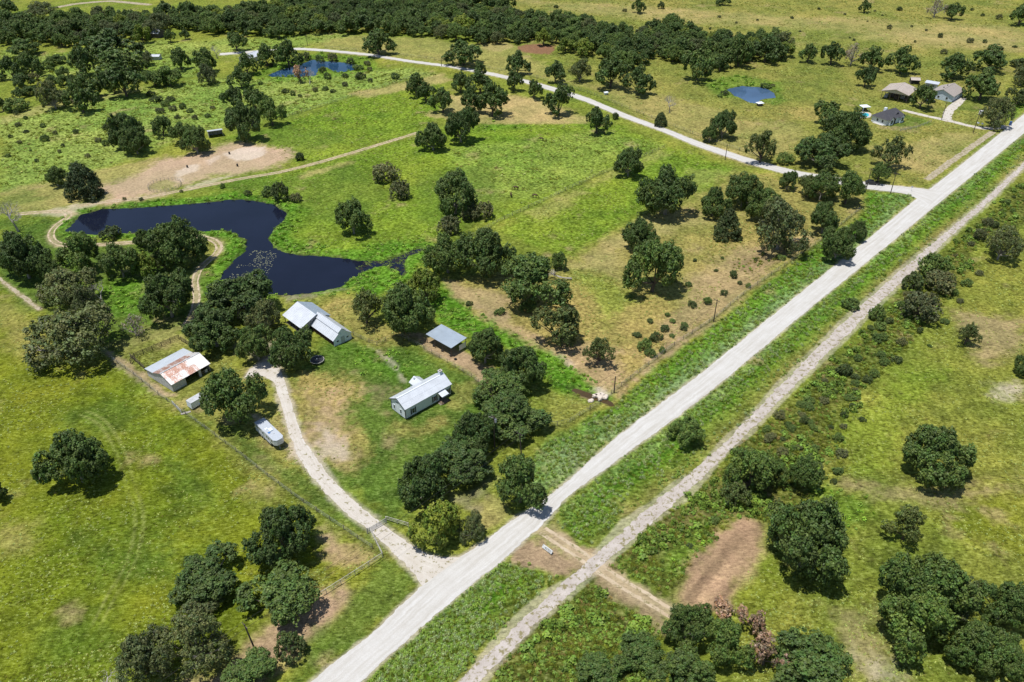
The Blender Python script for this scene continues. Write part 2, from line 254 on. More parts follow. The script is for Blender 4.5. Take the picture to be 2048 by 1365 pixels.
SHRUBS={'plain':[(259.72,565.37,1.84,2.82),
(233.75,516.17,2.01,3.09),
(255.22,494.12,1.94,2.98),
(267.53,482.74,2.63,4.05),
(181.12,543.42,1.46,2.24),
(134.65,545.33,1.3,1.99),
(206.79,569.11,1.18,1.81),
(314.15,541.35,2.09,3.22),
(308.43,566.11,1.17,1.8),
(131.57,505.53,1.37,2.11),
(276.24,482.68,1.46,2.25),
(241.29,458.3,1.95,3.02),
(29.87,574.44,1.87,2.86),
(75.39,563.33,2.0,3.07),
(157.16,536.7,0.96,1.48),
(142.15,529.96,0.95,1.46),
(226.79,534.49,0.8,1.23),
(254.17,510.61,0.92,1.42),
(200.91,492.45,0.89,1.38),
(201.06,486.22,1.03,1.59),
(235.7,483.21,0.88,1.35),
(249.48,520.78,0.94,1.44),
(307.7,549.56,1.31,2.01),
(276.82,466.74,1.99,3.07),
(287.98,471.56,1.43,2.21),
(241.96,562.21,1.0,1.53),
(242.51,550.62,0.98,1.51),
(218.95,553.47,0.99,1.51),
(175.86,508.13,0.92,1.41),
(162.02,515.65,0.93,1.43),
(122.07,513.92,1.08,1.66)],'dry':[(34.74,170.9,1.96,2.95),
(38.29,175.32,1.73,2.61),
(35.9,167.82,1.42,2.13),
(41.38,179.66,1.49,2.26),
(42.95,176.61,0.94,1.42),
(46.63,180.08,1.08,1.65),
(43.28,187.0,0.97,1.49),
(48.26,205.89,0.89,1.39),
(52.26,203.37,1.03,1.6),
(66.72,208.72,1.5,2.34),
(69.68,202.79,1.03,1.6),
(61.49,198.47,1.31,2.02),
(55.72,193.75,1.57,2.41),
(51.27,191.92,1.27,1.96),
(47.21,181.8,1.09,1.66),
(62.13,212.19,0.69,1.07),
(84.1,219.82,1.4,2.2),
(76.02,219.03,0.78,1.22),
(-3.35,188.09,1.4,2.14),
(-12.24,193.05,1.0,1.53),
(34.34,196.84,0.79,1.22),
(56.92,218.48,0.7,1.1),
(65.82,220.1,0.7,1.1),
(67.58,204.42,0.89,1.38),
(44.17,183.94,0.96,1.47),
(37.97,183.94,0.96,1.47),
(39.17,169.54,1.04,1.56),
(33.59,176.81,1.2,1.82),
(79.54,223.49,0.63,0.99)],'scrub':[(71.02,148.52,1.43,2.04),
(67.82,143.63,1.05,1.47),
(63.84,138.77,1.14,1.57),
(83.14,159.83,2.12,3.14),
(81.07,149.94,1.32,1.89),
(72.53,130.23,1.43,1.89),
(69.8,124.93,1.18,1.51),
(67.88,121.63,0.95,1.17),
(62.53,132.21,0.89,1.19),
(58.5,135.87,1.13,1.53),
(61.79,137.81,0.8,1.09),
(81.23,141.93,0.93,1.29),
(97.12,174.75,1.59,2.41),
(102.6,172.79,1.45,2.18),
(88.85,165.96,1.28,1.92),
(103.85,183.65,1.24,1.88),
(99.85,180.22,0.95,1.44),
(77.43,156.95,0.74,1.09),
(75.24,153.94,0.73,1.06),
(98.42,164.88,1.28,1.91),
(94.99,164.33,1.4,2.09),
(83.62,152.86,0.85,1.23),
(40.52,110.82,1.1,1.19),
(34.41,104.58,0.77,0.73),
(134.53,203.7,1.48,2.29),
(128.01,194.23,1.14,1.76),
(118.96,183.65,1.24,1.88),
(110.11,178.87,1.08,1.64),
(108.83,183.94,0.96,1.47),
(141.34,210.0,1.21,1.88),
(110.01,172.2,0.66,0.99),
(73.08,139.34,0.68,0.94),
(68.7,147.33,1.36,1.94),
(63.57,132.25,0.78,1.05),
(78.47,152.34,0.68,0.98),
(66.24,126.31,1.19,1.54),
(63.46,140.05,1.03,1.43),
(139.48,221.62,0.63,0.98),
(95.4,167.64,1.18,1.76),
(67.56,141.28,1.35,1.88),
(109.54,191.2,1.58,2.43),
(59.49,130.42,1.35,1.79),
(128.19,198.36,1.48,2.29),
(60.98,135.46,0.78,1.05),
(84.39,155.57,1.2,1.75),
(114.43,198.07,1.1,1.71),
(98.91,175.21,1.55,2.34),
(65.64,129.48,1.12,1.48),
(50.05,130.14,1.63,2.16),
(112.05,187.35,1.59,2.43),
(118.85,194.47,0.9,1.39),
(80.67,147.07,0.83,1.18),
(69.11,138.91,0.95,1.3),
(57.69,135.26,1.29,1.75),
(174.3,253.82,1.04,1.64),
(180.68,265.9,0.84,1.32),
(90.48,159.26,1.5,2.22),
(64.34,127.83,0.79,1.03),
(76.23,152.15,0.93,1.34),
(120.46,194.27,1.23,1.89),
(175.19,260.35,1.31,2.06),
(74.54,148.63,1.55,2.21),
(70.13,146.45,1.41,2.0),
(85.44,158.18,1.27,1.88),
(73.35,135.28,1.35,1.83),
(98.63,166.68,0.75,1.12),
(67.49,144.51,0.66,0.93),
(97.32,180.11,1.17,1.77),
(139.77,215.1,1.03,1.62),
(62.39,143.05,1.62,2.28),
(128.48,211.49,0.89,1.38),
(87.72,156.7,1.46,2.15),
(67.37,132.22,0.95,1.27),
(171.06,254.55,0.73,1.14),
(136.49,212.09,0.79,1.23),
(162.07,242.1,1.45,2.28),
(100.22,180.54,1.68,2.55),
(147.86,229.03,1.28,2.0),
(64.69,139.43,0.73,1.0),
(77.61,143.53,0.95,1.33),
(68.8,141.04,1.06,1.47),
(76.05,139.39,0.93,1.29),
(53.05,130.91,0.64,0.86),
(61.29,130.01,0.7,0.92),
(58.12,138.4,1.03,1.42)],'lime':[(-216.07,340.58,1.53,2.41),
(-208.25,332.3,1.29,2.03),
(-204.53,339.32,1.52,2.4),
(-194.96,330.48,1.28,2.02),
(-187.01,331.87,1.5,2.36),
(-195.74,322.7,1.88,2.97),
(-204.92,319.87,1.25,1.97),
(-212.26,326.7,1.06,1.67),
(-201.67,304.57,1.4,2.21),
(-183.55,309.63,1.01,1.6),
(-188.15,300.05,0.99,1.56),
(-168.27,317.93,1.65,2.61),
(-172.6,321.19,1.46,2.3),
(-168.04,373.96,3.06,4.78),
(-161.41,368.23,2.33,3.64),
(-155.65,361.64,2.06,3.23),
(-173.94,383.11,2.4,3.75),
(-151.99,364.25,1.85,2.89),
(-160.11,358.16,2.05,3.21),
(-161.44,375.02,2.6,4.06),
(-146.87,359.15,1.6,2.5),
(-141.27,349.0,1.56,2.45),
(-149.76,351.0,1.57,2.46),
(-136.93,352.81,1.35,2.12),
(-138.07,363.64,1.15,1.81),
(-110.3,388.12,1.94,3.03),
(-105.91,384.56,1.45,2.26),
(-96.19,390.26,1.71,2.67),
(-101.76,382.03,1.2,1.87),
(-91.63,392.08,1.96,3.06),
(-82.93,398.33,1.74,2.71),
(-77.4,411.05,2.8,4.36),
(-59.67,411.67,2.55,3.97),
(-71.6,405.59,1.51,2.36),
(-87.48,389.25,1.46,2.28),
(-165.42,331.12,0.96,1.52),
(-169.9,304.94,1.2,1.89),
(-185.22,316.28,1.03,1.63),
(-196.08,311.1,0.81,1.28),
(-175.77,287.66,0.86,1.36),
(-224.78,356.2,1.36,2.13),
(-217.61,349.94,1.12,1.75)],'bank':[(-103.93,442.01,2.71,4.19),
(-97.37,443.25,2.98,4.62),
(-87.02,437.88,2.42,3.75),
(-81.36,427.77,2.63,4.09),
(-77.32,435.7,2.14,3.32),
(-112.53,446.67,2.46,3.81),
(-117.19,440.51,2.16,3.35),
(-128.98,433.55,1.87,2.89),
(-98.72,422.29,2.6,4.05),
(-125.97,401.4,1.5,2.34),
(-125.96,443.17,1.9,2.94),
(-85.56,413.56,1.79,2.79),
(-94.05,411.2,2.04,3.17),
(-74.44,424.93,1.57,2.44),
(-82.64,263.84,4.1,6.45),
(-88.39,268.29,2.71,4.27),
(-77.18,262.44,2.31,3.64),
(-95.66,267.86,1.63,2.56),
(-106.65,274.22,1.29,2.03),
(-138.86,263.85,0.89,1.41),
(-132.61,263.43,0.89,1.41),
(125.58,396.56,2.47,3.85),
(129.55,397.87,1.24,1.93),
(102.79,384.78,1.69,2.64),
(99.7,381.48,1.44,2.25),
(-120.68,270.36,0.91,1.43)]}
WOODS=[(-217.1,370.12,2.12,2.66,3),
(-204.29,371.2,2.3,3.11,3),
(-216.96,375.4,3.35,5.0,3),
(-213.15,377.15,2.98,4.67,3),
(-234.77,378.74,3.31,5.28,3),
(-232.56,383.78,3.31,4.22,3),
(-219.78,383.17,2.08,2.74,3),
(-193.06,387.99,3.62,5.59,3),
(-236.07,384.27,2.19,2.89,3),
(-212.03,391.95,3.09,4.04,3),
(-232.4,389.46,2.25,2.78,3),
(-223.89,399.73,3.49,4.94,3),
(-219.91,399.78,2.89,3.68,3),
(-205.89,399.23,2.07,3.0,3),
(-230.56,402.71,3.06,3.76,3),
(-190.24,403.34,3.21,3.87,3),
(-220.85,403.4,3.07,4.32,3),
(-201.54,402.3,2.47,3.77,3),
(-241.92,407.34,2.99,3.88,3),
(-258.79,407.96,3.06,3.82,3),
(-233.25,407.03,2.21,3.35,3),
(-193.62,410.47,3.08,3.87,3),
(-186.55,409.59,2.55,3.74,3),
(-230.03,413.28,3.64,5.26,3),
(-188.18,415.78,2.38,3.05,3),
(-251.95,419.13,2.68,3.25,3),
(63.46,429.04,5.66,8.41,2),
(-246.35,422.64,3.16,4.27,3),
(110.71,430.77,5.85,7.22,2),
(103.41,434.06,6.49,7.9,2),
(-242.24,424.38,2.08,3.0,3),
(-211.05,430.84,3.98,5.1,3),
(-197.21,425.88,2.29,3.22,3),
(-252.66,425.89,2.07,2.97,3),
(57.81,435.65,5.3,7.13,2),
(-206.1,428.27,2.54,3.49,3),
(-252.27,429.72,2.84,4.09,3),
(-246.09,433.07,3.46,4.57,3),
(70.82,438.37,5.04,7.26,2),
(109.64,437.15,4.56,6.31,2),
(63.79,437.46,4.4,6.5,2),
(-258.31,432.84,2.82,3.71,3),
(-194.61,431.2,2.27,3.61,3),
(87.23,442.75,5.58,8.55,2),
(55.68,442.19,5.24,8.09,2),
(107.36,446.9,6.79,10.66,2),
(119.56,443.29,5.36,7.62,2),
(-204.7,437.13,3.3,4.73,3),
(92.91,448.43,7.02,11.08,2),
(-244.02,439.03,3.82,4.65,3),
(94.36,440.69,4.2,5.91,2),
(100.95,441.28,4.37,6.17,2),
(62.5,444.91,5.48,7.74,2),
(145.15,446.07,5.68,8.64,2),
(125.94,442.22,4.3,6.02,2),
(73.74,452.47,7.14,10.02,2),
(-231.99,442.43,3.1,3.89,3),
(99.37,454.34,6.98,9.19,2),
(50.81,447.87,4.79,7.49,2),
(-265.68,444.17,3.4,4.66,3),
(149.87,452.09,5.91,8.13,2),
(131.76,449.76,5.11,6.38,2),
(-272.9,441.08,2.18,3.05,3),
(124.72,450.31,5.21,6.74,2),
(62.68,454.72,6.62,9.43,2),
(84.24,451.04,5.24,6.91,2),
(56.8,449.94,4.73,6.67,2),
(118.72,450.01,4.33,5.25,2),
(141.9,452.91,4.86,6.06,2),
(122.2,457.3,6.1,8.41,2),
(91.57,456.83,5.63,8.1,2),
(134.41,458.41,5.97,8.83,2),
(150.69,462.49,7.19,11.07,2),
(53.37,455.35,4.61,6.25,2),
(113.96,454.96,4.39,6.06,2),
(50.12,462.07,6.41,10.13,2),
(57.28,460.79,5.27,6.33,2),
(85.52,463.51,6.16,8.46,2),
(76.82,460.56,4.72,7.13,2),
(140.44,465.83,6.42,9.06,2),
(110.26,461.01,4.8,6.75,2),
(127.73,463.73,5.69,8.41,2),
(96.12,464.32,5.63,8.41,2),
(63.89,464.05,5.37,7.43,2),
(40.11,461.3,4.45,5.39,2),
(122.15,469.1,6.63,9.07,2),
(149.64,471.82,7.29,10.21,2),
(72.6,468.55,6.11,8.6,2),
(34.54,466.86,5.49,8.48,2),
(105.64,464.82,4.49,5.69,2),
(45.99,468.71,5.15,7.46,2),
(60.84,470.03,5.06,7.93,2),
(80.58,469.07,4.48,6.77,2),
(137.56,474.82,6.32,7.69,2),
(94.31,470.97,4.74,6.72,2),
(102.39,475.29,5.82,8.89,2),
(-265.49,478.35,6.67,10.19,0),
(-258.28,472.62,4.7,7.4,0),
(115.92,474.15,4.95,7.87,2),
(74.26,476.67,5.52,7.21,2),
(45.55,478.23,6.03,7.77,2),
(51.13,473.6,4.41,6.4,2),
(122.1,480.75,6.41,7.77,2),
(130.29,474.31,4.23,5.7,2),
(-292.15,478.55,5.63,8.15,0),
(83.69,476.05,4.74,7.44,2),
(108.87,475.24,4.24,6.28,2),
(36.31,475.33,4.26,5.28,2),
(-273.64,484.65,7.36,9.7,0),
(143.62,479.21,5.29,8.34,2),
(-17.02,479.53,5.31,8.15,1),
(-253.0,476.88,4.38,6.27,0),
(57.05,478.24,4.81,5.86,2),
(30.79,477.65,4.6,6.98,2),
(79.3,481.74,5.7,7.89,2),
(95.91,479.85,4.92,7.07,2),
(25.37,480.08,4.87,7.63,2),
(-244.27,482.49,5.61,8.7,0),
(63.07,480.52,4.92,6.07,2),
(131.84,479.7,4.41,6.42,2),
(-32.85,488.45,7.32,9.25,1),
(-8.69,480.03,4.49,6.91,1),
(-20.6,486.04,6.35,8.11,1),
(87.71,481.8,4.88,6.66,2),
(35.15,485.22,5.82,8.01,2),
(2.81,480.84,4.28,6.78,1),
(111.11,482.26,4.69,6.36,2),
(-284.42,490.36,7.34,11.38,0),
(52.22,482.05,4.56,5.96,2),
(58.56,487.15,6.22,9.57,2),
(-294.56,485.06,5.4,7.31,0),
(-4.47,485.04,5.38,6.96,1),
(105.24,484.34,4.79,6.46,2),
(-264.67,487.05,5.6,8.31,0),
(-300.05,491.31,6.94,9.96,0),
(-13.34,484.68,4.58,7.32,1),
(-250.21,484.37,4.42,6.48,0),
(7.75,486.98,5.24,8.3,1),
(-256.33,485.7,4.67,5.72,0),
(67.63,486.08,4.76,6.71,2),
(46.11,491.14,6.43,8.01,2),
(95.23,492.68,6.81,8.95,2),
(-226.53,492.64,6.71,8.57,0),
(-218.43,489.59,5.65,6.92,0),
(92.6,486.02,4.26,6.4,2),
(-248.06,492.41,6.1,9.34,0),
(86.86,491.17,5.48,7.82,2),
(110.45,488.68,4.63,6.82,2),
(101.13,488.67,4.62,6.95,2),
(2.33,494.3,6.37,9.14,1),
(-236.36,493.28,5.94,8.49,0),
(-291.84,494.78,6.36,8.36,0),
(66.5,493.98,5.97,8.62,2),
(78.96,489.57,4.46,5.44,2),
(21.04,490.71,4.61,6.85,2),
(106.54,495.8,6.24,8.57,2),
(-138.53,493.04,5.13,7.93,0),
(-214.71,498.19,6.51,9.53,0),
(-260.64,499.23,6.82,9.49,0),
(-41.89,493.7,4.88,7.68,1),
(11.59,493.43,4.68,5.77,1),
(-10.6,492.59,4.32,5.24,1),
(-17.17,492.49,4.27,5.99,1),
(58.7,494.33,4.85,6.56,2),
(39.08,497.33,5.85,8.15,2),
(-265.48,493.38,4.41,5.48,0),
(32.64,493.43,4.4,6.43,2),
(-23.69,493.5,4.42,6.55,1),
(12.41,500.48,6.6,9.81,1),
(78.57,495.26,4.72,6.43,2),
(52.19,494.69,4.53,5.87,2),
(-243.28,499.66,6.12,8.54,0),
(-268.71,500.84,6.37,8.62,0),
(-98.65,502.41,6.83,10.84,1),
(-276.16,496.18,4.72,6.2,0),
(-154.18,499.01,5.64,8.63,0),
(-78.03,503.11,6.99,9.55,1),
(-144.21,495.91,4.59,5.72,0),
(-29.42,504.36,7.32,10.11,1),
(19.79,498.98,5.47,8.14,2),
(-283.82,498.14,5.09,6.83,0),
(-296.07,505.53,7.36,11.66,0),
(-17.2,502.3,6.24,8.14,1),
(46.33,501.43,5.94,9.38,2),
(-306.32,502.12,6.15,9.65,0),
(-52.56,498.35,4.86,6.06,1),
(-222.28,499.46,5.21,6.63,0),
(-162.62,504.06,6.72,10.14,0),
(-59.17,497.03,4.31,6.73,1),
(-179.3,502.0,5.94,9.2,0),
(-116.73,504.26,6.69,8.7,1),
(86.27,502.22,5.95,8.77,2),
(54.73,502.65,6.07,7.36,2),
(-45.06,501.7,5.74,7.7,1),
(99.43,498.7,4.73,6.66,2),
(-65.26,504.38,6.61,9.42,1),
(27.83,497.47,4.25,5.31,2),
(-37.24,498.77,4.54,6.44,1),
(-230.19,502.69,5.82,8.96,0),
(-130.83,498.53,4.42,6.55,1),
(-279.8,504.98,6.56,8.34,0),
(-4.98,498.25,4.27,6.49,1),
(-9.8,502.23,5.33,8.04,1),
(-70.82,499.45,4.4,6.77,1),
(61.01,500.23,4.57,6.34,2),
(-91.8,508.86,7.37,10.78,1),
(97.78,508.56,7.24,10.15,2),
(-251.16,499.92,4.29,5.68,0),
(-143.23,506.2,6.24,9.29,0),
(67.37,500.84,4.44,5.75,2),
(-288.86,501.76,4.73,7.56,0),
(39.87,507.63,6.68,8.62,2),
(-1.43,504.22,5.46,8.51,1),
(-136.42,502.57,4.37,5.78,1),
(-126.43,502.61,4.37,5.32,1),
(-47.18,509.06,6.44,8.63,1),
(-154.41,506.32,5.45,8.4,0),
(26.96,506.15,5.39,7.24,2),
(19.31,506.55,5.44,8.64,2),
(33.02,504.05,4.48,6.84,2),
(-236.48,503.8,4.29,6.53,0),
(-39.73,506.11,5.06,6.91,1),
(-6.58,512.42,7.08,9.18,1),
(-58.34,510.09,6.26,7.79,1),
(-276.47,512.91,7.13,11.09,0),
(-179.1,510.29,6.04,8.96,0),
(-172.86,506.04,4.62,5.66,0),
(-258.65,506.35,4.64,7.11,0),
(-218.5,506.6,4.72,5.69,0),
(-311.74,506.63,4.59,6.68,0),
(-126.1,509.22,5.43,8.51,1),
(-246.67,506.07,4.26,6.21,0),
(-104.62,507.06,4.59,6.79,1),
(-186.17,507.27,4.51,5.47,0),
(-264.36,506.86,4.33,5.34,0),
(-271.31,507.4,4.4,5.99,0),
(-117.3,513.21,6.32,9.13,1),
(-216.38,515.39,7.02,9.53,0),
(-110.71,509.03,4.9,6.26,1),
(7.29,508.36,4.53,7.16,1),
(-137.01,509.06,4.74,7.21,1),
(-72.36,508.03,4.34,5.33,1),
(-311.83,515.64,6.87,10.88,0),
(-24.57,515.06,6.67,10.48,1),
(-131.14,515.5,6.81,9.62,1),
(-288.99,510.41,5.05,7.59,0),
(-194.6,510.77,5.12,7.74,0),
(-252.32,514.84,6.45,8.77,0),
(-149.66,514.94,6.41,9.54,0),
(-74.86,514.4,6.22,8.94,1),
(-16.95,509.31,4.5,5.7,1),
(-66.96,512.34,5.49,8.29,1),
(-264.74,515.32,6.45,7.89,0),
(56.08,509.07,4.3,5.47,2),
(-107.9,515.56,6.46,9.37,1),
(-232.26,510.56,4.7,6.67,0),
(-174.23,517.69,7.06,10.94,0),
(-84.85,513.68,5.64,8.45,1),
(-303.46,510.93,4.68,7.19,0),
(-167.78,511.71,4.89,5.91,0),
(-297.5,516.26,6.4,8.82,0),
(43.97,514.93,5.88,8.67,2),
(-99.12,510.61,4.43,5.77,1),
(10.65,516.66,6.41,8.74,1),
(-34.66,516.18,6.19,7.77,1),
(-225.1,513.73,5.36,8.02,0),
(36.66,515.11,5.76,8.68,2),
(-15.11,519.39,7.15,9.34,1),
(-187.71,517.57,6.48,9.36,0),
(-200.76,513.19,4.72,6.62,0),
(-243.63,516.22,5.47,7.58,0),
(-158.07,513.93,4.59,6.47,0),
(-122.56,519.98,6.56,9.92,1),
(-165.55,518.72,6.1,8.71,0),
(2.23,516.74,5.36,6.91,1),
(-207.13,517.02,5.28,6.53,0),
(27.07,519.01,5.9,9.17,2),
(-289.99,517.89,5.49,7.75,0),
(-92.86,522.85,7.03,10.28,1),
(-283.04,516.61,4.92,7.67,0),
(-44.25,516.07,4.74,7.48,1),
(-141.8,517.55,5.19,7.74,1),
(17.72,519.1,5.6,8.01,2),
(-67.27,521.35,5.78,8.51,1),
(-57.44,522.23,6.01,7.92,1),
(-234.63,521.69,5.79,7.72,0),
(-62.0,517.38,4.35,5.36,1),
(-320.89,525.01,6.85,10.21,0),
(-137.46,526.48,7.34,11.13,1),
(-196.0,517.82,4.37,5.93,0),
(-49.39,519.03,4.72,6.79,1),
(-269.93,520.71,5.18,8.07,0),
(-78.61,524.71,6.43,9.7,1),
(-227.28,519.84,4.73,7.26,0),
(-178.73,524.68,6.33,8.66,0),
(-44.38,523.38,5.85,7.65,1),
(-154.4,522.45,5.43,7.76,0),
(49.41,518.98,4.26,5.11,2),
(-99.28,519.33,4.22,5.83,1),
(-203.81,526.84,6.58,8.21,0),
(-24.04,528.41,7.09,8.79,1),
(-113.83,522.68,5.12,7.97,1),
(-7.17,520.7,4.41,6.36,1),
(-30.24,523.06,5.09,6.27,1),
(-108.42,528.06,6.58,8.8,1),
(-278.6,523.53,5.04,7.15,0),
(16.62,526.24,5.94,8.6,2),
(-0.02,524.43,5.32,7.98,1),
(-100.58,526.21,5.91,7.94,1),
(-128.44,526.51,6.0,8.79,1),
(-243.84,524.31,4.99,6.1,0),
(-148.56,531.07,7.08,8.82,0),
(-285.78,526.0,5.37,7.74,0),
(-94.49,532.19,7.39,10.22,1),
(-195.23,523.28,4.41,6.38,0),
(-161.72,525.94,5.21,8.0,0),
(-69.97,528.34,5.96,8.41,1),
(44.85,523.75,4.39,6.84,2),
(-211.76,523.74,4.34,6.27,0),
(31.58,524.01,4.32,6.36,2),
(25.92,526.34,4.99,6.29,2),
(-255.41,524.46,4.23,5.15,0),
(-228.88,526.47,4.76,7.27,0),
(-13.85,528.32,5.3,7.54,1),
(-169.69,528.89,5.44,7.9,0),
(-194.61,532.49,6.63,8.92,0),
(-63.73,534.61,7.32,9.11,1),
(-45.48,534.82,7.37,9.19,1),
(-162.15,534.77,7.32,11.59,0),
(-186.46,527.51,4.87,6.85,0),
(8.14,526.68,4.58,5.87,1),
(-250.4,527.86,4.95,6.51,0),
(-239.38,530.8,5.84,7.85,0),
(-260.49,527.58,4.72,7.43,0),
(34.53,530.62,5.62,6.82,2),
(-218.45,527.9,4.65,6.75,0),
(-267.41,526.77,4.21,6.19,0),
(-84.33,528.61,4.7,6.49,1),
(-116.71,531.06,5.37,6.51,1),
(-32.67,528.99,4.41,6.84,1),
(-276.79,533.2,5.68,8.67,0),
(-53.53,529.1,4.31,6.86,1),
(4.71,532.0,5.13,7.61,1),
(-211.93,530.67,4.63,6.38,0),
(-75.16,535.44,6.2,8.37,1),
(-253.88,534.34,5.79,9.17,0),
(-86.75,536.45,6.44,10.09,1),
(-36.48,535.58,6.15,9.76,1),
(11.67,533.28,5.2,7.99,2),
(-261.7,535.26,5.83,8.99,0),
(29.02,535.05,5.73,7.07,2),
(-7.16,532.71,4.94,6.64,1),
(20.91,531.73,4.45,6.15,2),
(-270.16,532.72,4.59,5.82,0),
(-223.37,533.79,4.86,7.65,0),
(-207.88,539.79,6.74,10.64,0),
(-176.62,532.45,4.28,6.38,0),
(-132.22,532.94,4.39,6.99,1),
(-202.78,534.08,4.51,6.37,0),
(-223.71,542.49,7.26,10.49,0),
(-136.74,537.0,5.31,8.25,1),
(-80.27,543.06,7.31,11.36,1),
(-53.52,537.64,5.38,7.91,1),
(-182.57,537.23,5.18,8.14,0),
(-0.4,538.61,5.6,7.45,1),
(-104.96,536.12,4.7,5.92,1),
(-18.4,535.04,4.22,5.97,1),
(-169.59,536.74,4.78,6.06,0),
(-121.1,535.13,4.21,6.28,1),
(-9.04,539.38,5.56,7.55,1),
(-31.7,541.73,6.26,9.33,1),
(-246.48,536.59,4.42,6.89,0),
(-188.8,538.75,5.06,6.92,0),
(-234.12,536.41,4.23,6.37,0),
(-216.65,537.97,4.73,6.3,0),
(-128.08,537.84,4.67,7.01,1),
(-115.06,538.58,4.85,7.52,1),
(-198.33,538.62,4.72,6.05,0),
(-240.65,539.05,4.33,5.39,0),
(-194.19,544.23,6.04,7.97,0),
(-122.77,540.63,4.83,5.89,1),
(-176.89,540.05,4.52,5.76,0),
(-22.11,540.63,4.58,6.44,1),
(-135.99,544.42,5.66,8.55,1),
(-164.63,543.27,5.19,7.64,0),
(-49.79,545.29,5.84,9.06,1),
(-153.41,544.61,5.53,8.1,0),
(-144.26,541.99,4.45,6.35,1),
(-111.7,545.02,5.18,7.43,1),
(-104.03,543.87,4.77,7.22,1),
(-91.7,548.75,6.36,9.87,1),
(-95.91,543.3,4.4,6.79,1),
(-59.88,542.98,4.27,5.89,1),
(-57.18,550.04,6.62,8.13,1),
(-203.4,545.65,5.13,7.31,0),
(-17.75,544.39,4.59,6.84,1),
(-66.65,545.34,4.82,6.82,1),
(-161.9,549.9,6.25,9.96,0),
(-107.35,550.8,6.43,10.0,1),
(-171.27,544.93,4.45,6.15,0),
(-4.28,545.59,4.51,7.02,1),
(-38.88,544.75,4.21,6.4,1),
(-28.55,548.16,5.09,6.27,1),
(-169.49,552.64,6.53,8.92,0),
(-132.41,550.96,5.97,7.49,1),
(-210.14,546.38,4.42,6.92,0),
(-178.0,548.64,5.14,6.39,0),
(-73.89,549.29,5.18,6.94,1),
(-126.74,547.3,4.41,6.11,1),
(-22.03,550.98,5.61,7.11,1),
(-9.86,547.93,4.56,6.91,1),
(-66.82,552.07,5.92,8.93,1),
(-144.96,552.16,5.9,7.15,1),
(-120.88,549.5,4.98,7.79,1),
(-125.3,556.36,6.92,8.36,1),
(-14.58,557.9,7.23,11.56,1),
(-184.39,549.48,4.26,6.45,0),
(-15.54,550.14,4.4,6.19,1),
(-156.67,555.61,6.16,8.35,0),
(-33.59,555.28,6.01,8.24,1),
(-99.31,552.69,5.06,6.9,1),
(-176.98,556.24,6.21,7.86,0),
(-46.72,551.24,4.48,5.9,1),
(-40.84,550.93,4.31,5.78,1),
(-114.54,552.5,4.47,7.09,1),
(-4.68,553.73,4.84,5.94,1),
(-137.5,556.28,5.34,7.44,1),
(-104.84,560.05,6.58,9.1,1),
(-84.9,556.86,5.23,6.69,1),
(-65.07,560.2,6.33,9.07,1),
(-77.53,559.92,6.07,9.69,1),
(-49.93,556.8,5.0,7.46,1),
(-145.07,560.53,6.19,9.64,1),
(-27.33,565.26,7.12,9.86,1),
(-5.23,562.03,5.87,8.7,1),
(-163.2,557.55,4.3,6.15,0),
(-153.21,562.85,5.48,8.57,1),
(-38.85,561.86,5.11,6.81,1),
(-124.89,564.83,5.95,7.32,1),
(-95.36,559.78,4.24,5.77,1),
(-133.63,565.63,5.41,6.55,1),
(-141.73,567.97,6.17,8.92,1),
(-56.52,567.31,5.92,7.81,1),
(-45.38,563.32,4.59,6.68,1),
(-113.08,563.66,4.57,6.48,1),
(-99.33,564.24,4.49,6.19,1),
(-4.17,571.64,6.67,10.49,1),
(-88.47,566.72,4.99,6.38,1),
(-118.73,568.52,5.45,6.76,1),
(-103.81,568.88,5.36,7.69,1),
(-24.35,574.13,6.81,9.98,1),
(-81.68,567.0,4.41,6.99,1),
(-74.04,570.34,5.43,7.96,1),
(-53.16,575.55,7.13,10.77,1),
(-67.6,568.05,4.51,6.66,1),
(-157.05,574.68,6.63,9.51,1),
(-49.04,568.23,4.45,5.59,1),
(-34.46,575.79,6.85,8.37,1),
(-33.63,568.74,4.44,5.78,1),
(-41.63,568.37,4.23,6.73,1),
(-112.17,578.38,7.04,9.37,1),
(-15.92,570.27,4.26,5.69,1),
(-98.2,571.56,4.31,6.74,1),
(-125.78,572.84,4.63,5.61,1),
(-92.49,574.37,5.12,7.6,1),
(-132.94,577.92,6.21,9.11,1),
(-83.59,573.06,4.46,5.86,1),
(-11.29,581.03,6.98,10.99,1),
(-150.02,574.8,4.64,5.59,1),
(-63.77,575.52,4.87,6.45,1),
(-103.73,576.09,5.05,7.43,1),
(-143.34,574.34,4.22,6.44,1),
(-64.18,583.83,7.3,11.15,1),
(-72.3,578.94,5.17,7.37,1),
(-97.09,580.95,5.83,9.19,1),
(-84.58,580.7,5.62,7.48,1),
(-51.07,583.49,6.05,9.26,1),
(-41.46,578.35,4.31,5.19,1),
(-146.55,582.34,5.57,8.14,1),
(-22.76,582.89,5.74,8.61,1),
(-155.75,584.19,5.98,7.83,1),
(-120.78,581.09,4.5,7.15,1),
(-105.98,582.92,4.88,7.72,1),
(-29.26,582.45,4.52,6.46,1),
(-78.2,582.02,4.2,6.35,1),
(-34.48,587.25,5.83,9.16,1),
(-149.92,588.94,6.12,8.33,1),
(-44.91,590.13,6.34,8.18,1),
(-14.91,588.51,5.77,8.76,1),
(-73.0,586.36,4.92,6.27,1),
(-55.21,591.41,6.54,10.09,1),
(-91.9,586.5,4.45,6.45,1),
(-99.24,588.03,4.88,7.46,1),
(-138.89,587.45,4.56,6.84,1),
(-8.68,587.63,4.37,6.72,1),
(-130.43,590.39,5.2,6.43,1),
(-110.04,590.56,5.25,7.75,1),
(-122.73,589.27,4.65,6.7,1),
(-66.61,591.41,5.22,7.84,1),
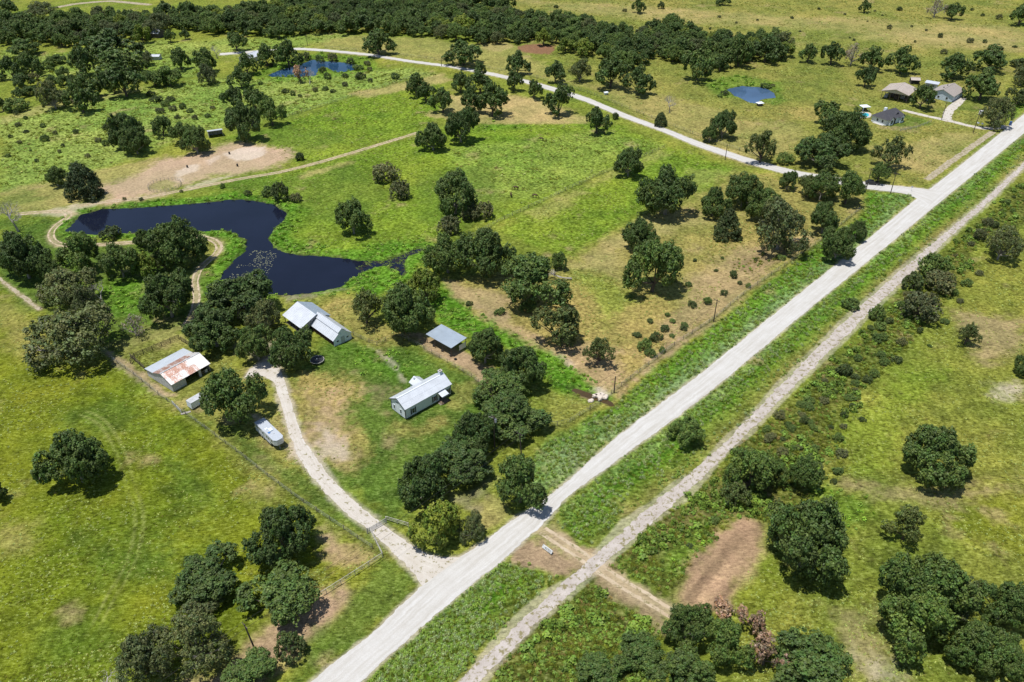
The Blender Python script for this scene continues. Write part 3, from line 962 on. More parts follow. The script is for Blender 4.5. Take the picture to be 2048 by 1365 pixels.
(-142.32,593.3,5.81,8.72,1),
(-27.53,588.56,4.2,5.25,1),
(-81.6,591.0,4.72,7.33,1),
(-160.07,594.36,5.58,7.75,1),
(-115.21,594.96,5.7,7.88,1),
(-90.46,593.69,4.91,6.44,1),
(-100.22,594.1,4.79,6.21,1)]
ZONES=[('olive',12,1.0,[(-143.04,513.4),
(-37.43,501.05),
(18.94,472.29),
(32.06,409.29),
(77.95,318.27),
(111.48,291.63),
(137.87,279.6),
(151.87,277.29),
(237.68,366.18),
(400.45,673.44),
(-181.45,673.44)]),
('straw',8,0.45,[(-129.07,505.93),
(-51.67,491.53),
(10.23,466.88),
(24.42,409.29),
(-6.21,418.04),
(-41.73,441.32),
(-110.21,472.29)]),
('straw',14,0.5,[(5.65,600.11),
(94.71,580.81),
(189.61,553.82),
(319.05,519.78),
(291.03,466.88),
(241.83,483.45),
(177.56,513.4),
(113.34,532.95),
(25.72,571.56)]),
('straw',10,0.45,[(152.47,477.82),
(239.22,513.4),
(302.85,489.2),
(285.45,456.36),
(239.94,472.29),
(200.74,491.53)]),
('straw',5,0.4,[(24.42,409.29),
(67.85,392.69),
(102.57,352.31),
(126.63,342.47),
(125.35,324.05),
(93.37,296.67),
(78.51,321.14),
(52.88,369.78)]),
('straw',5,0.5,[(146.36,312.64),
(186.94,330.01),
(202.71,336.15),
(171.83,296.67),
(157.77,286.73),
(143.4,294.14)]),
('reddirt',2,0.9,[(3.18,475.59),
(16.3,480.06),
(25.31,473.39),
(21.27,458.43),
(10.07,458.43),
(3.11,464.74)]),
('straw',3,0.8,[(-18.74,483.45),
(-4.11,484.59),
(1.72,472.29),
(-6.77,462.62),
(-16.83,469.03)]),
('palelime',6,1.0,[(-228.57,348.98),
(-220.24,359.14),
(-210.86,373.44),
(-199.19,384.8),
(-181.97,396.73),
(-158.75,409.29),
(-129.35,413.62),
(-99.43,418.04),
(-74.87,427.1),
(-53.78,427.1),
(-39.88,418.04),
(-78.32,384.8),
(-103.57,348.98),
(-128.39,342.47),
(-159.48,291.63),
(-187.0,270.52)]),
('palelime',5,0.8,[(-260.52,409.29),
(-184.19,409.29),
(-156.4,418.04),
(-171.66,466.88),
(-205.25,489.2),
(-227.25,477.82),
(-254.79,456.36),
(-291.03,466.88)]),
('palelime',8,0.8,[(-201.16,477.82),
(-139.49,498.64),
(-87.55,513.4),
(-121.69,472.29),
(-154.43,456.36)]),
('straw',4,0.55,[(-230.33,352.31),
(-221.43,366.18),
(-209.54,380.95),
(-183.51,394.3),
(-181.06,387.92),
(-205.48,371.97),
(-217.85,354.34),
(-225.8,343.76)]),
('lime',5,1.0,[(-117.36,327.01),
(-99.11,348.98),
(-49.79,413.62),
(-32.82,409.29),
(-33.42,366.18),
(-40.63,333.06),
(-75.83,299.24),
(-88.07,296.67),
(-99.63,315.43)]),
('straw',3,0.75,[(-80.74,384.8),
(-37.42,419.82),
(-30.27,409.29),
(-52.43,391.09),
(-68.09,380.95)]),
('green',4,0.55,[(-117.36,327.01),
(-102.01,342.47),
(-83.16,336.15),
(-68.14,324.05),
(-84.53,302.9),
(-98.6,315.43)]),
('straw',4,0.6,[(-186.3,269.2),
(-174.95,279.6),
(-151.82,296.67),
(-139.9,307.17),
(-140.2,286.73),
(-151.43,272.75),
(-154.38,258.96),
(-177.01,251.66)]),
('green',4,0.6,[(-184.69,266.15),
(-176.04,270.52),
(-163.65,267.45),
(-170.28,258.96),
(-179.14,255.68)]),
('soil',6,0.95,[(-150.89,273.65),
(-144.97,289.16),
(-136.37,302.9),
(-123.81,313.75),
(-113.75,321.72),
(-102.71,319.41),
(-94.99,311.53),
(-90.51,302.9),
(-94.43,294.64),
(-103.91,286.73),
(-114.17,282.89),
(-121.41,276.37),
(-130.09,264.86),
(-143.41,262.3)]),
('sand',1.5,0.85,[(-116.43,308.25),
(-111.83,314.87),
(-102.25,316.0),
(-99.26,309.89),
(-103.19,301.85),
(-109.85,300.8)]),
('sand',1.5,0.7,[(-129.03,288.67),
(-127.55,295.65),
(-122.4,296.67),
(-121.41,290.64),
(-125.54,285.76),
(-123.84,279.14),
(-126.74,281.0)]),
('sand',1.2,0.5,[(-121.75,300.8),
(-117.72,307.17),
(-115.44,302.9),
(-118.47,296.67)]),
('sand',1.2,0.5,[(-121.1,275.46),
(-112.28,282.89),
(-105.54,285.76),
(-111.41,280.07),
(-118.05,271.85)]),
('pasture',1.5,0.5,[(-134.26,275.0),
(-133.54,280.07),
(-129.9,281.95),
(-124.65,278.21),
(-125.1,273.65),
(-129.09,270.96),
(-132.88,272.3)]),
('sand',2,0.6,[(-167.04,252.46),
(-157.53,258.13),
(-152.47,260.62),
(-145.19,262.3),
(-150.42,254.06),
(-155.53,250.08)]),
('lime',5,1.0,[(-108.42,276.37),
(-75.52,297.7),
(-39.38,331.23),
(-14.18,345.7),
(30.22,347.01),
(47.49,342.47),
(64.29,317.13),
(33.53,285.76),
(-4.07,245.43),
(-15.87,243.91),
(-28.33,232.23),
(-45.83,229.44),
(-64.48,226.03),
(-76.57,236.51),
(-75.92,255.68),
(-90.9,266.15)]),
('palelime',8,0.55,[(-25.35,312.64),
(38.12,336.15),
(57.22,318.27),
(13.97,272.75),
(-13.26,264.0)]),
('green',5,0.55,[(-108.42,276.37),
(-88.63,286.73),
(-63.55,296.67),
(-44.84,272.75),
(-46.18,255.68),
(-60.07,236.51),
(-75.85,247.74),
(-79.1,261.88),
(-91.47,268.32)]),
('green',7,0.5,[(-37.05,286.73),
(-8.63,296.67),
(-0.7,255.68),
(-14.18,243.91),
(-31.43,247.74)]),
('lush',4,0.6,[(-14.18,345.7),
(3.54,345.7),
(7.84,338.65),
(-11.66,334.91)]),
('straw',2,0.6,[(-82.68,285.76),
(-64.24,300.8),
(-62.91,298.73),
(-79.94,281.95)]),
('straw',4,0.9,[(-29.98,384.8),
(-15.22,377.17),
(3.87,384.8),
(22.28,366.18),
(35.09,352.31),
(32.34,345.7),
(7.97,345.7),
(-18.75,348.98),
(-32.54,354.34)]),
('straw',2,0.8,[(-37.65,361.23),
(-18.81,350.31),
(31.33,347.01),
(31.09,343.76),
(-18.52,343.76),
(-39.32,354.34)]),
('lime',4,1.0,[(64.29,317.13),
(86.32,291.63),
(45.98,251.66),
(18.35,223.34),
(5.81,229.44),
(-3.19,242.03),
(4.52,253.66),
(33.53,285.76)]),
('straw',5,0.4,[(4.52,253.66),
(33.53,285.76),
(60.51,312.64),
(63.7,307.17),
(32.76,277.29),
(9.57,247.74)]),
('straw',5,0.35,[(68.9,291.63),
(86.09,290.64),
(62.02,264.0),
(46.26,253.66)]),
('dry',5,1.0,[(42.88,247.74),
(19.89,222.68),
(3.98,213.07),
(-18.67,208.48),
(-19.27,195.55),
(-3.2,175.19),
(9.77,166.09),
(18.21,150.65),
(25.45,150.65),
(39.88,169.42),
(55.5,183.72),
(83.55,214.94),
(101.33,232.94),
(122.91,251.66),
(128.34,264.0),
(114.65,277.29),
(85.75,289.16),
(68.24,268.32)]),
('straw',4,0.75,[(42.88,247.74),
(53.53,255.68),
(67.65,247.74),
(36.07,226.03),
(32.35,206.99),
(16.29,214.63)]),
('lime',5,0.6,[(17.74,213.07),
(30.85,206.99),
(33.94,195.55),
(25.74,184.98),
(22.89,201.15)]),
('tan',3,0.65,[(-20.07,206.99),
(-9.44,202.59),
(-0.58,195.55),
(-1.94,184.98),
(-11.85,190.16),
(-18.55,195.55)]),
('tan',3,0.65,[(-10.54,192.83),
(-1.96,187.55),
(7.46,175.19),
(11.01,164.99),
(8.41,163.91),
(-3.26,180.0),
(-11.09,188.85)]),
('tan',4,0.6,[(6.13,175.19),
(20.61,172.85),
(29.58,170.56),
(25.16,153.58),
(20.1,151.62),
(12.24,163.91)]),
('sand',2,0.55,[(9.9,169.42),
(14.92,166.09),
(15.92,161.77),
(11.01,164.99)]),
('tan',6,0.55,[(53.31,206.99),
(71.97,229.44),
(98.36,236.51),
(100.29,232.23),
(83.55,214.94),
(56.18,184.98),
(41.37,170.56),
(41.94,182.47)]),
('brown',3,0.5,[(68.09,219.41),
(80.06,223.34),
(83.71,219.41),
(70.88,211.52)]),
('tan',2,0.7,[(25.77,153.58),
(41.74,172.85),
(56.45,186.26),
(55.64,183.72),
(41.79,169.2),
(26.05,150.65)]),
('lush',4,1.0,[(-154.43,247.74),
(-152.39,256.49),
(-134.33,261.88),
(-111.01,267.01),
(-95.33,269.2),
(-81.38,264.0),
(-72.42,255.68),
(-69.97,236.51),
(-59.4,232.94),
(-42.6,229.44),
(-28.39,232.94),
(-24.58,226.03),
(-29.05,206.99),
(-37.97,195.55),
(-47.07,198.33),
(-60.39,192.83),
(-68.9,195.55),
(-88.05,204.04),
(-89.75,195.55),
(-94.19,206.99),
(-92.77,219.41),
(-92.03,232.94),
(-103.21,237.24),
(-120.04,233.65),
(-145.88,232.94)]),
('lime',5,0.7,[(-75.02,251.66),
(-58.77,247.74),
(-43.08,232.94),
(-45.33,226.03),
(-59.69,226.03),
(-72.45,232.94)]),
('olive',4,0.8,[(-68.31,196.1),
(-55.67,197.77),
(-47.78,202.59),
(-44.16,198.33),
(-46.21,184.98),
(-54.16,190.16),
(-64.35,191.49)]),
('grey',2,0.6,[(-65.82,197.77),
(-56.12,200.02),
(-49.11,201.73),
(-55.67,197.77),
(-64.58,195.55)]),
('green',6,0.9,[(-172.91,243.91),
(-159.72,251.66),
(-145.88,232.94),
(-119.77,232.94),
(-102.4,234.72),
(-93.21,226.03),
(-93.23,204.04),
(-88.27,182.47),
(-97.39,170.56),
(-105.25,170.56),
(-135.97,190.16),
(-151.78,204.04)]),
('olive',4,0.8,[(-110.38,229.44),
(-95.3,232.94),
(-94.84,221.04),
(-97.7,213.07),
(-92.63,195.55),
(-99.43,206.99)]),
('lush',4,0.8,[(-121.15,206.99),
(-110.67,206.99),
(-104.54,192.83),
(-108.12,187.55),
(-114.11,190.16)]),
('straw',4,0.6,[(-104.88,172.85),
(-98.31,180.0),
(-89.11,184.98),
(-86.39,172.85),
(-94.35,169.42),
(-99.53,166.09)]),
('limedeep',5,1.0,[(-148.76,198.33),
(-134.67,187.55),
(-104.4,166.97),
(-85.12,151.23),
(-67.87,138.39),
(-52.4,123.82),
(-35.3,110.26),
(-24.74,102.17),
(-33.74,94.28),
(-40.89,87.86),
(-49.37,80.94),
(-56.86,75.88),
(-61.51,71.13),
(-86.14,71.13),
(-162.33,206.99)]),
('straw',6,0.35,[(-147.29,195.55),
(-133.39,184.98),
(-105.96,166.09),
(-109.17,161.77),
(-128.81,170.56),
(-135.26,172.85)]),
('green',6,0.6,[(-107.13,144.08),
(-94.16,149.69),
(-82.86,138.74),
(-92.84,135.31)]),
('green',7,0.6,[(-82.21,137.01),
(-65.52,127.2),
(-59.79,115.41),
(-66.95,115.41),
(-75.76,122.62)]),
('green',7,0.55,[(-89.4,108.69),
(-76.07,110.0),
(-69.3,100.01),
(-78.66,97.68)]),
('green',6,0.5,[(-69.1,110.0),
(-60.48,104.87),
(-63.46,94.28),
(-71.2,97.68)]),
('green',8,0.5,[(-86.19,86.84),
(-76.6,88.9),
(-68.37,81.9),
(-76.78,78.14)]),
('straw',6,0.4,[(-101.27,108.69),
(-95.34,108.69),
(-92.2,102.41),
(-97.94,102.41)]),
('straw',5,0.4,[(-53.48,122.62),
(-48.52,119.67),
(-49.55,115.41),
(-55.45,118.23)]),
('tan',4,1.0,[(-37.98,108.69),
(-32.37,104.87),
(-27.25,103.02),
(-33.64,93.73),
(-40.77,87.35),
(-49.09,80.0),
(-51.12,75.88),
(-61.51,71.13),
(-41.64,71.13),
(-38.78,79.07),
(-33.43,85.83),
(-27.8,94.28),
(-34.36,100.01)]),
('dry',4,0.5,[(-32.59,106.13),
(-24.74,102.17),
(-30.2,97.68),
(-35.34,95.4)]),
('green',3,0.85,[(-24.64,101.44),
(-19.48,97.68),
(-17.68,93.73),
(-24.65,85.33),
(-30.99,77.69),
(-34.07,72.83),
(-38.89,72.83),
(-35.85,80.94),
(-30.5,88.9)]),
('olive',4,0.9,[(-104.4,166.97),
(-95.63,172.85),
(-79.07,170.56),
(-66.21,161.77),
(-57.63,157.61),
(-49.67,138.74),
(-43.5,125.65),
(-28.28,110.0),
(-25.42,103.63),
(-35.3,110.26),
(-52.4,123.82),
(-69.01,138.39),
(-85.36,151.23)]),
('green',3,0.8,[(-74.59,143.17),
(-62.75,140.49),
(-55.92,131.99),
(-42.87,122.62),
(-28.09,108.69),
(-25.93,103.88),
(-35.49,111.32),
(-52.67,124.88),
(-68.25,139.61)]),
('sand',1.5,0.8,[(-108.84,172.85),
(-100.82,166.09),
(-87.56,154.57),
(-83.44,151.62),
(-85.36,151.23),
(-102.95,165.65)]),
('tan',1.5,0.9,[(-105.43,169.42),
(-98.71,165.65),
(-84.61,153.18),
(-82.23,151.62),
(-85.22,150.84),
(-102.38,165.21)]),
('straw',2,0.7,[(-81.02,148.16),
(-78.55,149.69),
(-76.83,147.41),
(-77.9,144.99)]),
('sand',1.5,0.6,[(-61.42,144.08),
(-59.17,144.44),
(-57.21,141.38),
(-59.29,140.49)]),
('sand',2,0.55,[(-48.52,133.64),
(-42.61,131.99),
(-39.19,125.65),
(-44.91,127.2),
(-48.34,130.37)]),
('grey',4,0.8,[(-71.86,172.85),
(-61.85,175.19),
(-56.81,170.56),
(-58.63,161.77),
(-64.24,163.91)]),
('green',4,1.0,[(-48.74,172.85),
(-42.84,177.09),
(-35.44,172.16),
(-30.14,177.57),
(-19.94,167.86),
(-9.84,158.22),
(-4.68,149.69),
(-2.77,140.49),
(-10.43,131.99),
(-18.46,122.62),
(-22.46,111.32),
(-25.47,111.32),
(-31.34,116.81),
(-40.57,127.2),
(-45.52,135.31),
(-50.1,145.92),
(-55.15,157.61),
(-53.81,162.84)]),
('lush',4,0.45,[(-45.44,172.85),
(-31.94,170.56),
(-20.81,162.84),
(-24.1,157.61),
(-32.51,155.58),
(-41.3,163.91)]),
('dry',5,1.0,[(-54.32,162.84),
(-40.24,157.61),
(-37.12,153.58),
(-39.46,145.92),
(-37.08,138.74),
(-33.73,131.99),
(-34.63,124.12),
(-41.97,128.78),
(-47.75,140.49),
(-53.16,151.62)]),
('tan',4,0.8,[(-37.6,156.59),
(-30.93,157.61),
(-28.46,152.59),
(-32.91,149.69),
(-37.42,151.62)]),
('tan',6,0.9,[(-49.9,151.62),
(-41.32,149.69),
(-37.08,138.74),
(-33.22,128.78),
(-37.04,125.65),
(-42.61,131.99),
(-46.81,138.74)]),
('sand',3,0.6,[(-45.45,140.49),
(-39.06,137.01),
(-36.78,130.37),
(-41.18,130.37)]),
('dry',3,0.6,[(-29.77,144.08),
(-22.38,140.49),
(-16.88,144.08),
(-14.3,140.49),
(-19.6,135.31),
(-28.84,137.01)]),
('dry',3,0.6,[(-14.66,155.58),
(-10.34,155.58),
(-9.49,149.69),
(-13.52,146.85)]),
('sand',1.0,0.55,[(-38.17,172.85),
(-33.75,169.42),
(-29.96,164.99),
(-25.85,156.59),
(-26.67,156.18),
(-31.16,164.34),
(-34.96,168.75)]),
('dry',3,0.9,[(-54.16,190.16),
(-47.07,198.33),
(-39.3,184.98),
(-30.27,178.78),
(-35.47,172.39),
(-42.84,177.09),
(-49.44,183.72)]),
('tan',2,1.0,[(-30.19,178.05),
(-23.45,178.05),
(-13.61,170.56),
(-4.95,162.84),
(-1.72,155.58),
(-5.96,152.59),
(-9.84,158.22),
(-19.94,167.86)]),
('dry',3,0.7,[(-46.71,180.0),
(-34.65,181.22),
(-25.86,175.19),
(-29.59,172.85)]),
('lush',3,1.0,[(-23.06,206.99),
(-17.29,198.33),
(-3.26,180.0),
(4.76,172.85),
(13.63,166.09),
(22.71,153.58),
(25.34,149.69),
(19.81,148.16),
(12.84,151.62),
(7.08,161.77),
(-3.17,172.85),
(-16.84,180.0),
(-23.36,192.83)]),
('olive',4,0.7,[(6.9,155.58),
(16.54,152.59),
(20.93,147.41),
(12.13,138.74),
(8.19,140.49)]),
('sand',1.5,0.7,[(19.79,155.17),
(22.29,155.58),
(24.02,152.01),
(21.14,149.69),
(19.5,151.62)]),
('brown',1.0,0.9,[(14.83,154.37),
(19.53,152.01),
(20.57,150.07),
(18.71,149.3),
(15.26,151.62)]),
('verge',2.5,1.0,[(3.69,115.41),
(8.48,119.96),
(23.66,137.36),
(47.68,161.35),
(117.5,236.51),
(144.47,265.72),
(143.55,268.32),
(130.26,269.2),
(118.9,247.74),
(100.88,231.53),
(55.54,181.97),
(25.94,149.69),
(19.46,144.08),
(8.56,135.31),
(0.64,122.62)]),
('greyverge',2,0.7,[(8.96,118.95),
(23.58,136.67),
(47.22,160.3),
(116.28,233.65),
(114.64,233.65),
(47.08,162.84),
(22.43,138.74),
(7.51,121.87)]),
('straw',2,0.6,[(-7.58,115.41),
(-4.05,118.23),
(1.62,112.66),
(-3.34,107.4),
(-6.33,108.69)]),
('grey',3,0.5,[(-10.72,116.81),
(-5.22,123.37),
(-3.61,122.62),
(-8.57,114.72)]),
('verge',2.5,1.0,[(-22.86,75.88),
(-11.94,89.74),
(-2.27,100.25),
(4.34,100.01),
(7.99,97.1),
(-1.23,87.86),
(-7.44,79.07),
(-11.57,72.83),
(-25.75,71.13)]),
('verge',2.5,1.0,[(10.65,115.41),
(23.43,127.2),
(54.42,158.22),
(124.02,230.48),
(154.66,262.73),
(220.01,330.01),
(206.4,304.49),
(167.36,263.15),
(81.96,174.72),
(54.1,141.91),
(28.41,116.53),
(20.57,110.52),
(15.55,104.25),
(10.06,110.0)]),
('olive',3,0.7,[(22.43,118.23),
(53.57,149.69),
(86.62,184.98),
(158.65,259.79),
(213.75,318.27),
(205.55,302.9),
(167.36,263.15),
(81.96,174.72),
(54.1,141.91),
(28.41,116.53),
(21.58,110.66)]),
('scrub',3,1.0,[(-3.2,75.88),
(4.01,85.83),
(15.28,95.4),
(21.88,89.42),
(25.7,85.33),
(22.17,72.83),
(-5.14,72.83)]),
('scrub',3,1.0,[(19.55,100.96),
(27.35,109.08),
(39.41,120.11),
(53.76,135.82),
(89.13,172.39),
(112.73,198.33),
(197.88,286.73),
(176.98,247.74),
(152.73,232.94),
(137.17,206.99),
(114.59,182.47),
(98.5,166.09),
(79.23,144.08),
(69.6,122.62),
(60.17,112.66),
(51.38,110.0),
(45.03,112.66),
(36.2,103.63),
(29.62,93.18),
(17.92,98.84)]),
('brown',4,0.35,[(27.3,108.69),
(39.32,119.67),
(48.38,122.62),
(45.34,114.03),
(35.21,108.69),
(26.4,102.41)]),
('lush',4,0.5,[(30.22,102.41),
(37.44,110.0),
(38.64,106.13),
(31.31,97.68)]),
('mulch',2,0.9,[(7.97,107.66),
(9.51,108.95),
(18.17,101.44),
(19.2,97.68),
(28.19,89.95),
(26.64,85.83),
(21.88,89.42),
(15.37,96.53),
(11.9,100.01)]),
('mulch',2.2,0.95,[(-0.85,100.96),
(2.52,104.62),
(6.42,105.5),
(11.06,101.8),
(12.8,99.42),
(7.99,97.1),
(4.31,98.84),
(1.04,99.78)]),
('tilled',2.4,1.0,[(44.91,111.72),
(47.79,112.39),
(49.39,110.39),
(50.6,108.17),
(48.11,101.32),
(40.89,93.18),
(38.12,90.48),
(35.15,89.11),
(28.9,89.95),
(29.44,94.28),
(35.96,102.41)]),
('dryright',5,1.0,[(176.98,247.74),
(146.18,219.41),
(115.96,182.47),
(98.07,164.99),
(76.82,140.49),
(64.89,121.13),
(59.75,111.32),
(51.03,108.69),
(47.77,100.01),
(40.28,92.09),
(36.64,72.83),
(91.27,72.83),
(203.62,264.0)]),
('lime',6,0.7,[(76.22,138.74),
(98.05,161.77),
(110.69,161.77),
(93.71,142.27),
(82.48,125.65),
(70.7,119.67)]),
('sand',4,0.6,[(118.97,155.58),
(124.42,156.59),
(124.53,152.59),
(119.63,149.69),
(116.5,150.65)]),
('tan',5,0.6,[(123.56,190.16),
(141.69,184.98),
(134.04,170.56),
(120.36,166.09)]),
('lush',5,0.55,[(64.42,119.67),
(72.27,118.23),
(74.3,112.66),
(66.85,108.69),
(62.62,114.03)]),
('limedeep',6,0.8,[(86.19,116.81),
(106.32,118.23),
(97.94,102.41),
(87.81,104.87),
(84.24,110.0)]),
('tan',5,0.55,[(71.21,121.13),
(82.34,122.62),
(91.61,119.67),
(108.65,122.62),
(106.71,118.95),
(87.63,115.41),
(75.35,115.41)]),
('tan',5,0.6,[(55.63,92.09),
(64.26,91.01),
(64.29,81.9),
(63.57,75.88),
(57.02,75.88)]),
('sand',4,0.4,[(57.82,82.86),
(63.18,79.07),
(63.57,75.88),
(58.66,75.88)]),
('limedeep',4,0.5,[(41.31,92.63),
(48.71,100.01),
(49.01,94.28),
(46.03,89.95),
(42.33,89.42)]),
('green',2.5,0.9,[(162.77,339.28),
(175.44,348.98),
(178.17,355.7),
(184.94,350.31),
(184.9,345.05),
(175.08,337.4),
(167.06,333.67)]),
('green',2.5,0.7,[(205.23,380.95),
(230.09,392.69),
(229.71,377.17),
(213.84,359.14),
(201.72,362.63)]),
('lush',3,0.6,[(224.21,366.18),
(247.54,384.8),
(232.85,357.07),
(220.09,348.98)]),
('lush',3,0.5,[(94.83,405.03),
(115.48,418.04),
(135.18,405.03),
(129.83,377.17),
(123.07,369.78),
(106.93,380.95),
(99.74,380.95)]),
('dry',4,0.5,[(124.41,366.18),
(142.98,366.18),
(136.45,345.7),
(119.64,348.98)]),
('lush',3,0.55,[(-135.68,418.04),
(-126.92,446.24),
(-107.46,458.43),
(-78.42,451.25),
(-69.6,427.1),
(-83.89,418.04),
(-97.69,409.29),
(-117.02,405.03)])]
ROAD_L=[(-36.97,71.55),
(-33.1,75.88),
(-28.96,80.28),
(-23.95,85.23),
(-20.06,90.59),
(-17.37,94.28),
(-13.46,98.25),
(-9.46,102.17),
(-5.26,105.75),
(1.11,112.26),
(7.87,117.8),
(22.87,135.31),
(44.1,156.99),
(46.98,159.67),
(75.67,190.43),
(115.86,232.94),
(141.82,261.04),
(168.58,288.67),
(232.49,356.38),
(315.01,444.26)]
ROAD_R=[(-28.21,71.55),
(-24.82,75.88),
(-19.13,82.57),
(-12.41,90.16),
(-5.03,97.68),
(1.45,104.75),
(7.64,111.72),
(10.29,116.39),
(13.72,119.96),
(23.64,129.09),
(42.24,146.85),
(54.74,159.67),
(84.31,190.96),
(124.83,232.94),
(155.25,264.86),
(185.31,296.16),
(219.48,331.83),
(301.92,418.04)]
BED_L=[(-13.1,71.97),
(-7.74,76.78),
(-1.4,86.33),
(5.37,93.51),
(13.2,98.49),
(16.62,104.25),
(21.6,110.79),
(28.91,116.39),
(34.25,121.87),
(40.53,126.42),
(47.77,135.82),
(53.82,141.73),
(65.26,155.98),
(82.86,175.43),
(91.86,185.75),
(108.58,203.46),
(129.05,224.34),
(151.86,246.97),
(164.3,259.37),
(189.86,286.73),
(227.94,327.01)]
BED_R=[(-7.51,71.97),
(-3.3,77.14),
(4.02,86.33),
(8.97,90.91),
(15.04,96.99),
(19.26,100.96),
(26.86,109.08),
(36.42,116.95),
(38.14,118.95),
(39.95,121.28),
(46.98,130.21),
(54.28,137.01),
(68.7,153.38),
(89.26,175.43),
(92.31,178.78),
(112.46,200.58),
(131.3,220.38),
(155.95,246.97),
(168.54,259.37),
(193.68,286.73),
(232.18,327.01)]
DRIVE_L=[(-14.67,92.52),
(-16.73,95.17),
(-18.29,97.91),
(-22.07,102.17),
(-27.17,107.78),
(-35.07,114.58),
(-40.9,121.28),
(-46.63,129.09),
(-50.03,135.82),
(-54.4,146.1),
(-59.4,158.22),
(-62.76,159.67),
(-66.68,158.43)]
DRIVE_R=[(-3.75,103.63),
(-8.96,101.68),
(-13.51,101.44),
(-17.07,102.9),
(-20.09,105.12),
(-25.02,109.47),
(-30.58,114.58),
(-36.0,119.82),
(-40.44,125.96),
(-44.57,131.83),
(-47.32,135.82),
(-53.12,149.3),
(-57.25,159.67),
(-62.51,167.19),
(-66.33,162.2)]
SIDE_N=[(157.43,270.96),
(152.18,273.65),
(147.21,275.0),
(135.66,278.21),
(125.89,282.89),
(109.25,290.64),
(94.9,302.9),
(78.51,321.14),
(66.57,338.02),
(53.33,354.34),
(37.22,378.67),
(26.01,391.89),
(9.13,407.58),
(-8.85,420.72),
(-33.23,435.54),
(-55.69,445.25),
(-79.47,458.43),
(-103.45,466.88),
(-121.45,471.2),
(-142.96,465.81),
(-163.74,459.48)]
SIDE_S=[(146.79,258.96),
(145.55,265.72),
(143.54,269.64),
(136.58,271.41),
(131.75,273.2),
(122.25,277.75),
(106.87,285.76),
(92.64,297.7),
(76.48,316.0),
(64.8,333.67),
(51.05,350.31),
(34.96,374.18),
(23.32,387.14),
(7.04,403.35),
(-10.06,416.26),
(-33.52,431.75),
(-55.82,441.32),
(-79.42,454.31),
(-103.21,462.62),
(-120.5,466.88),
(-141.85,461.57),
(-162.49,455.33)]
POND=[(-148.89,240.54),
(-149.36,252.06),
(-143.79,256.9),
(-132.17,257.72),
(-120.76,259.79),
(-109.38,261.88),
(-101.16,264.86),
(-92.85,264.0),
(-84.67,260.62),
(-78.96,254.46),
(-77.82,248.13),
(-79.99,241.66),
(-79.82,234.36),
(-76.63,228.07),
(-72.62,224.68),
(-66.85,223.01),
(-59.01,221.69),
(-53.39,221.04),
(-46.8,219.08),
(-39.82,219.41),
(-35.32,222.35),
(-32.08,226.03),
(-28.73,227.73),
(-28.09,226.03),
(-32.8,222.35),
(-33.52,217.48),
(-32.21,211.22),
(-33.44,210.0),
(-35.32,213.07),
(-38.94,216.2),
(-43.5,214.63),
(-47.82,209.09),
(-50.78,202.88),
(-55.08,201.44),
(-59.65,199.45),
(-64.42,198.61),
(-69.43,198.89),
(-76.39,202.59),
(-87.48,207.59),
(-87.89,214.0),
(-86.49,220.38),
(-84.91,226.03),
(-86.81,232.94),
(-92.49,239.07),
(-98.09,240.54),
(-103.54,239.8),
(-121.43,239.07),
(-130.14,237.97),
(-137.78,237.24),
(-147.55,239.07)]
FPOND=[(-126.36,418.04),
(-123.15,426.18),
(-114.26,438.41),
(-109.34,447.24),
(-101.92,444.26),
(-93.39,442.3),
(-80.4,435.54),
(-82.05,430.81),
(-85.26,426.18),
(-90.03,423.43),
(-93.77,425.26),
(-98.34,432.69),
(-101.97,430.81),
(-102.23,421.62),
(-101.5,418.04),
(-109.21,415.38),
(-118.22,415.38),
(-123.37,415.38)]
RPOND=[(106.31,394.3),
(110.76,397.55),
(114.87,399.19),
(124.66,397.55),
(128.0,387.92),
(126.35,380.95),
(122.31,380.19),
(117.9,377.92),
(116.09,372.71),
(111.8,373.44),
(109.51,381.71),
(106.72,386.35)]
CREEK=[(14.24,154.77),
(16.62,153.78),
(18.97,152.59),
(20.8,151.23),
(23.12,150.26),
(24.74,147.41),
(23.59,147.79),
(21.09,149.11),
(18.57,150.65),
(15.34,152.79)]
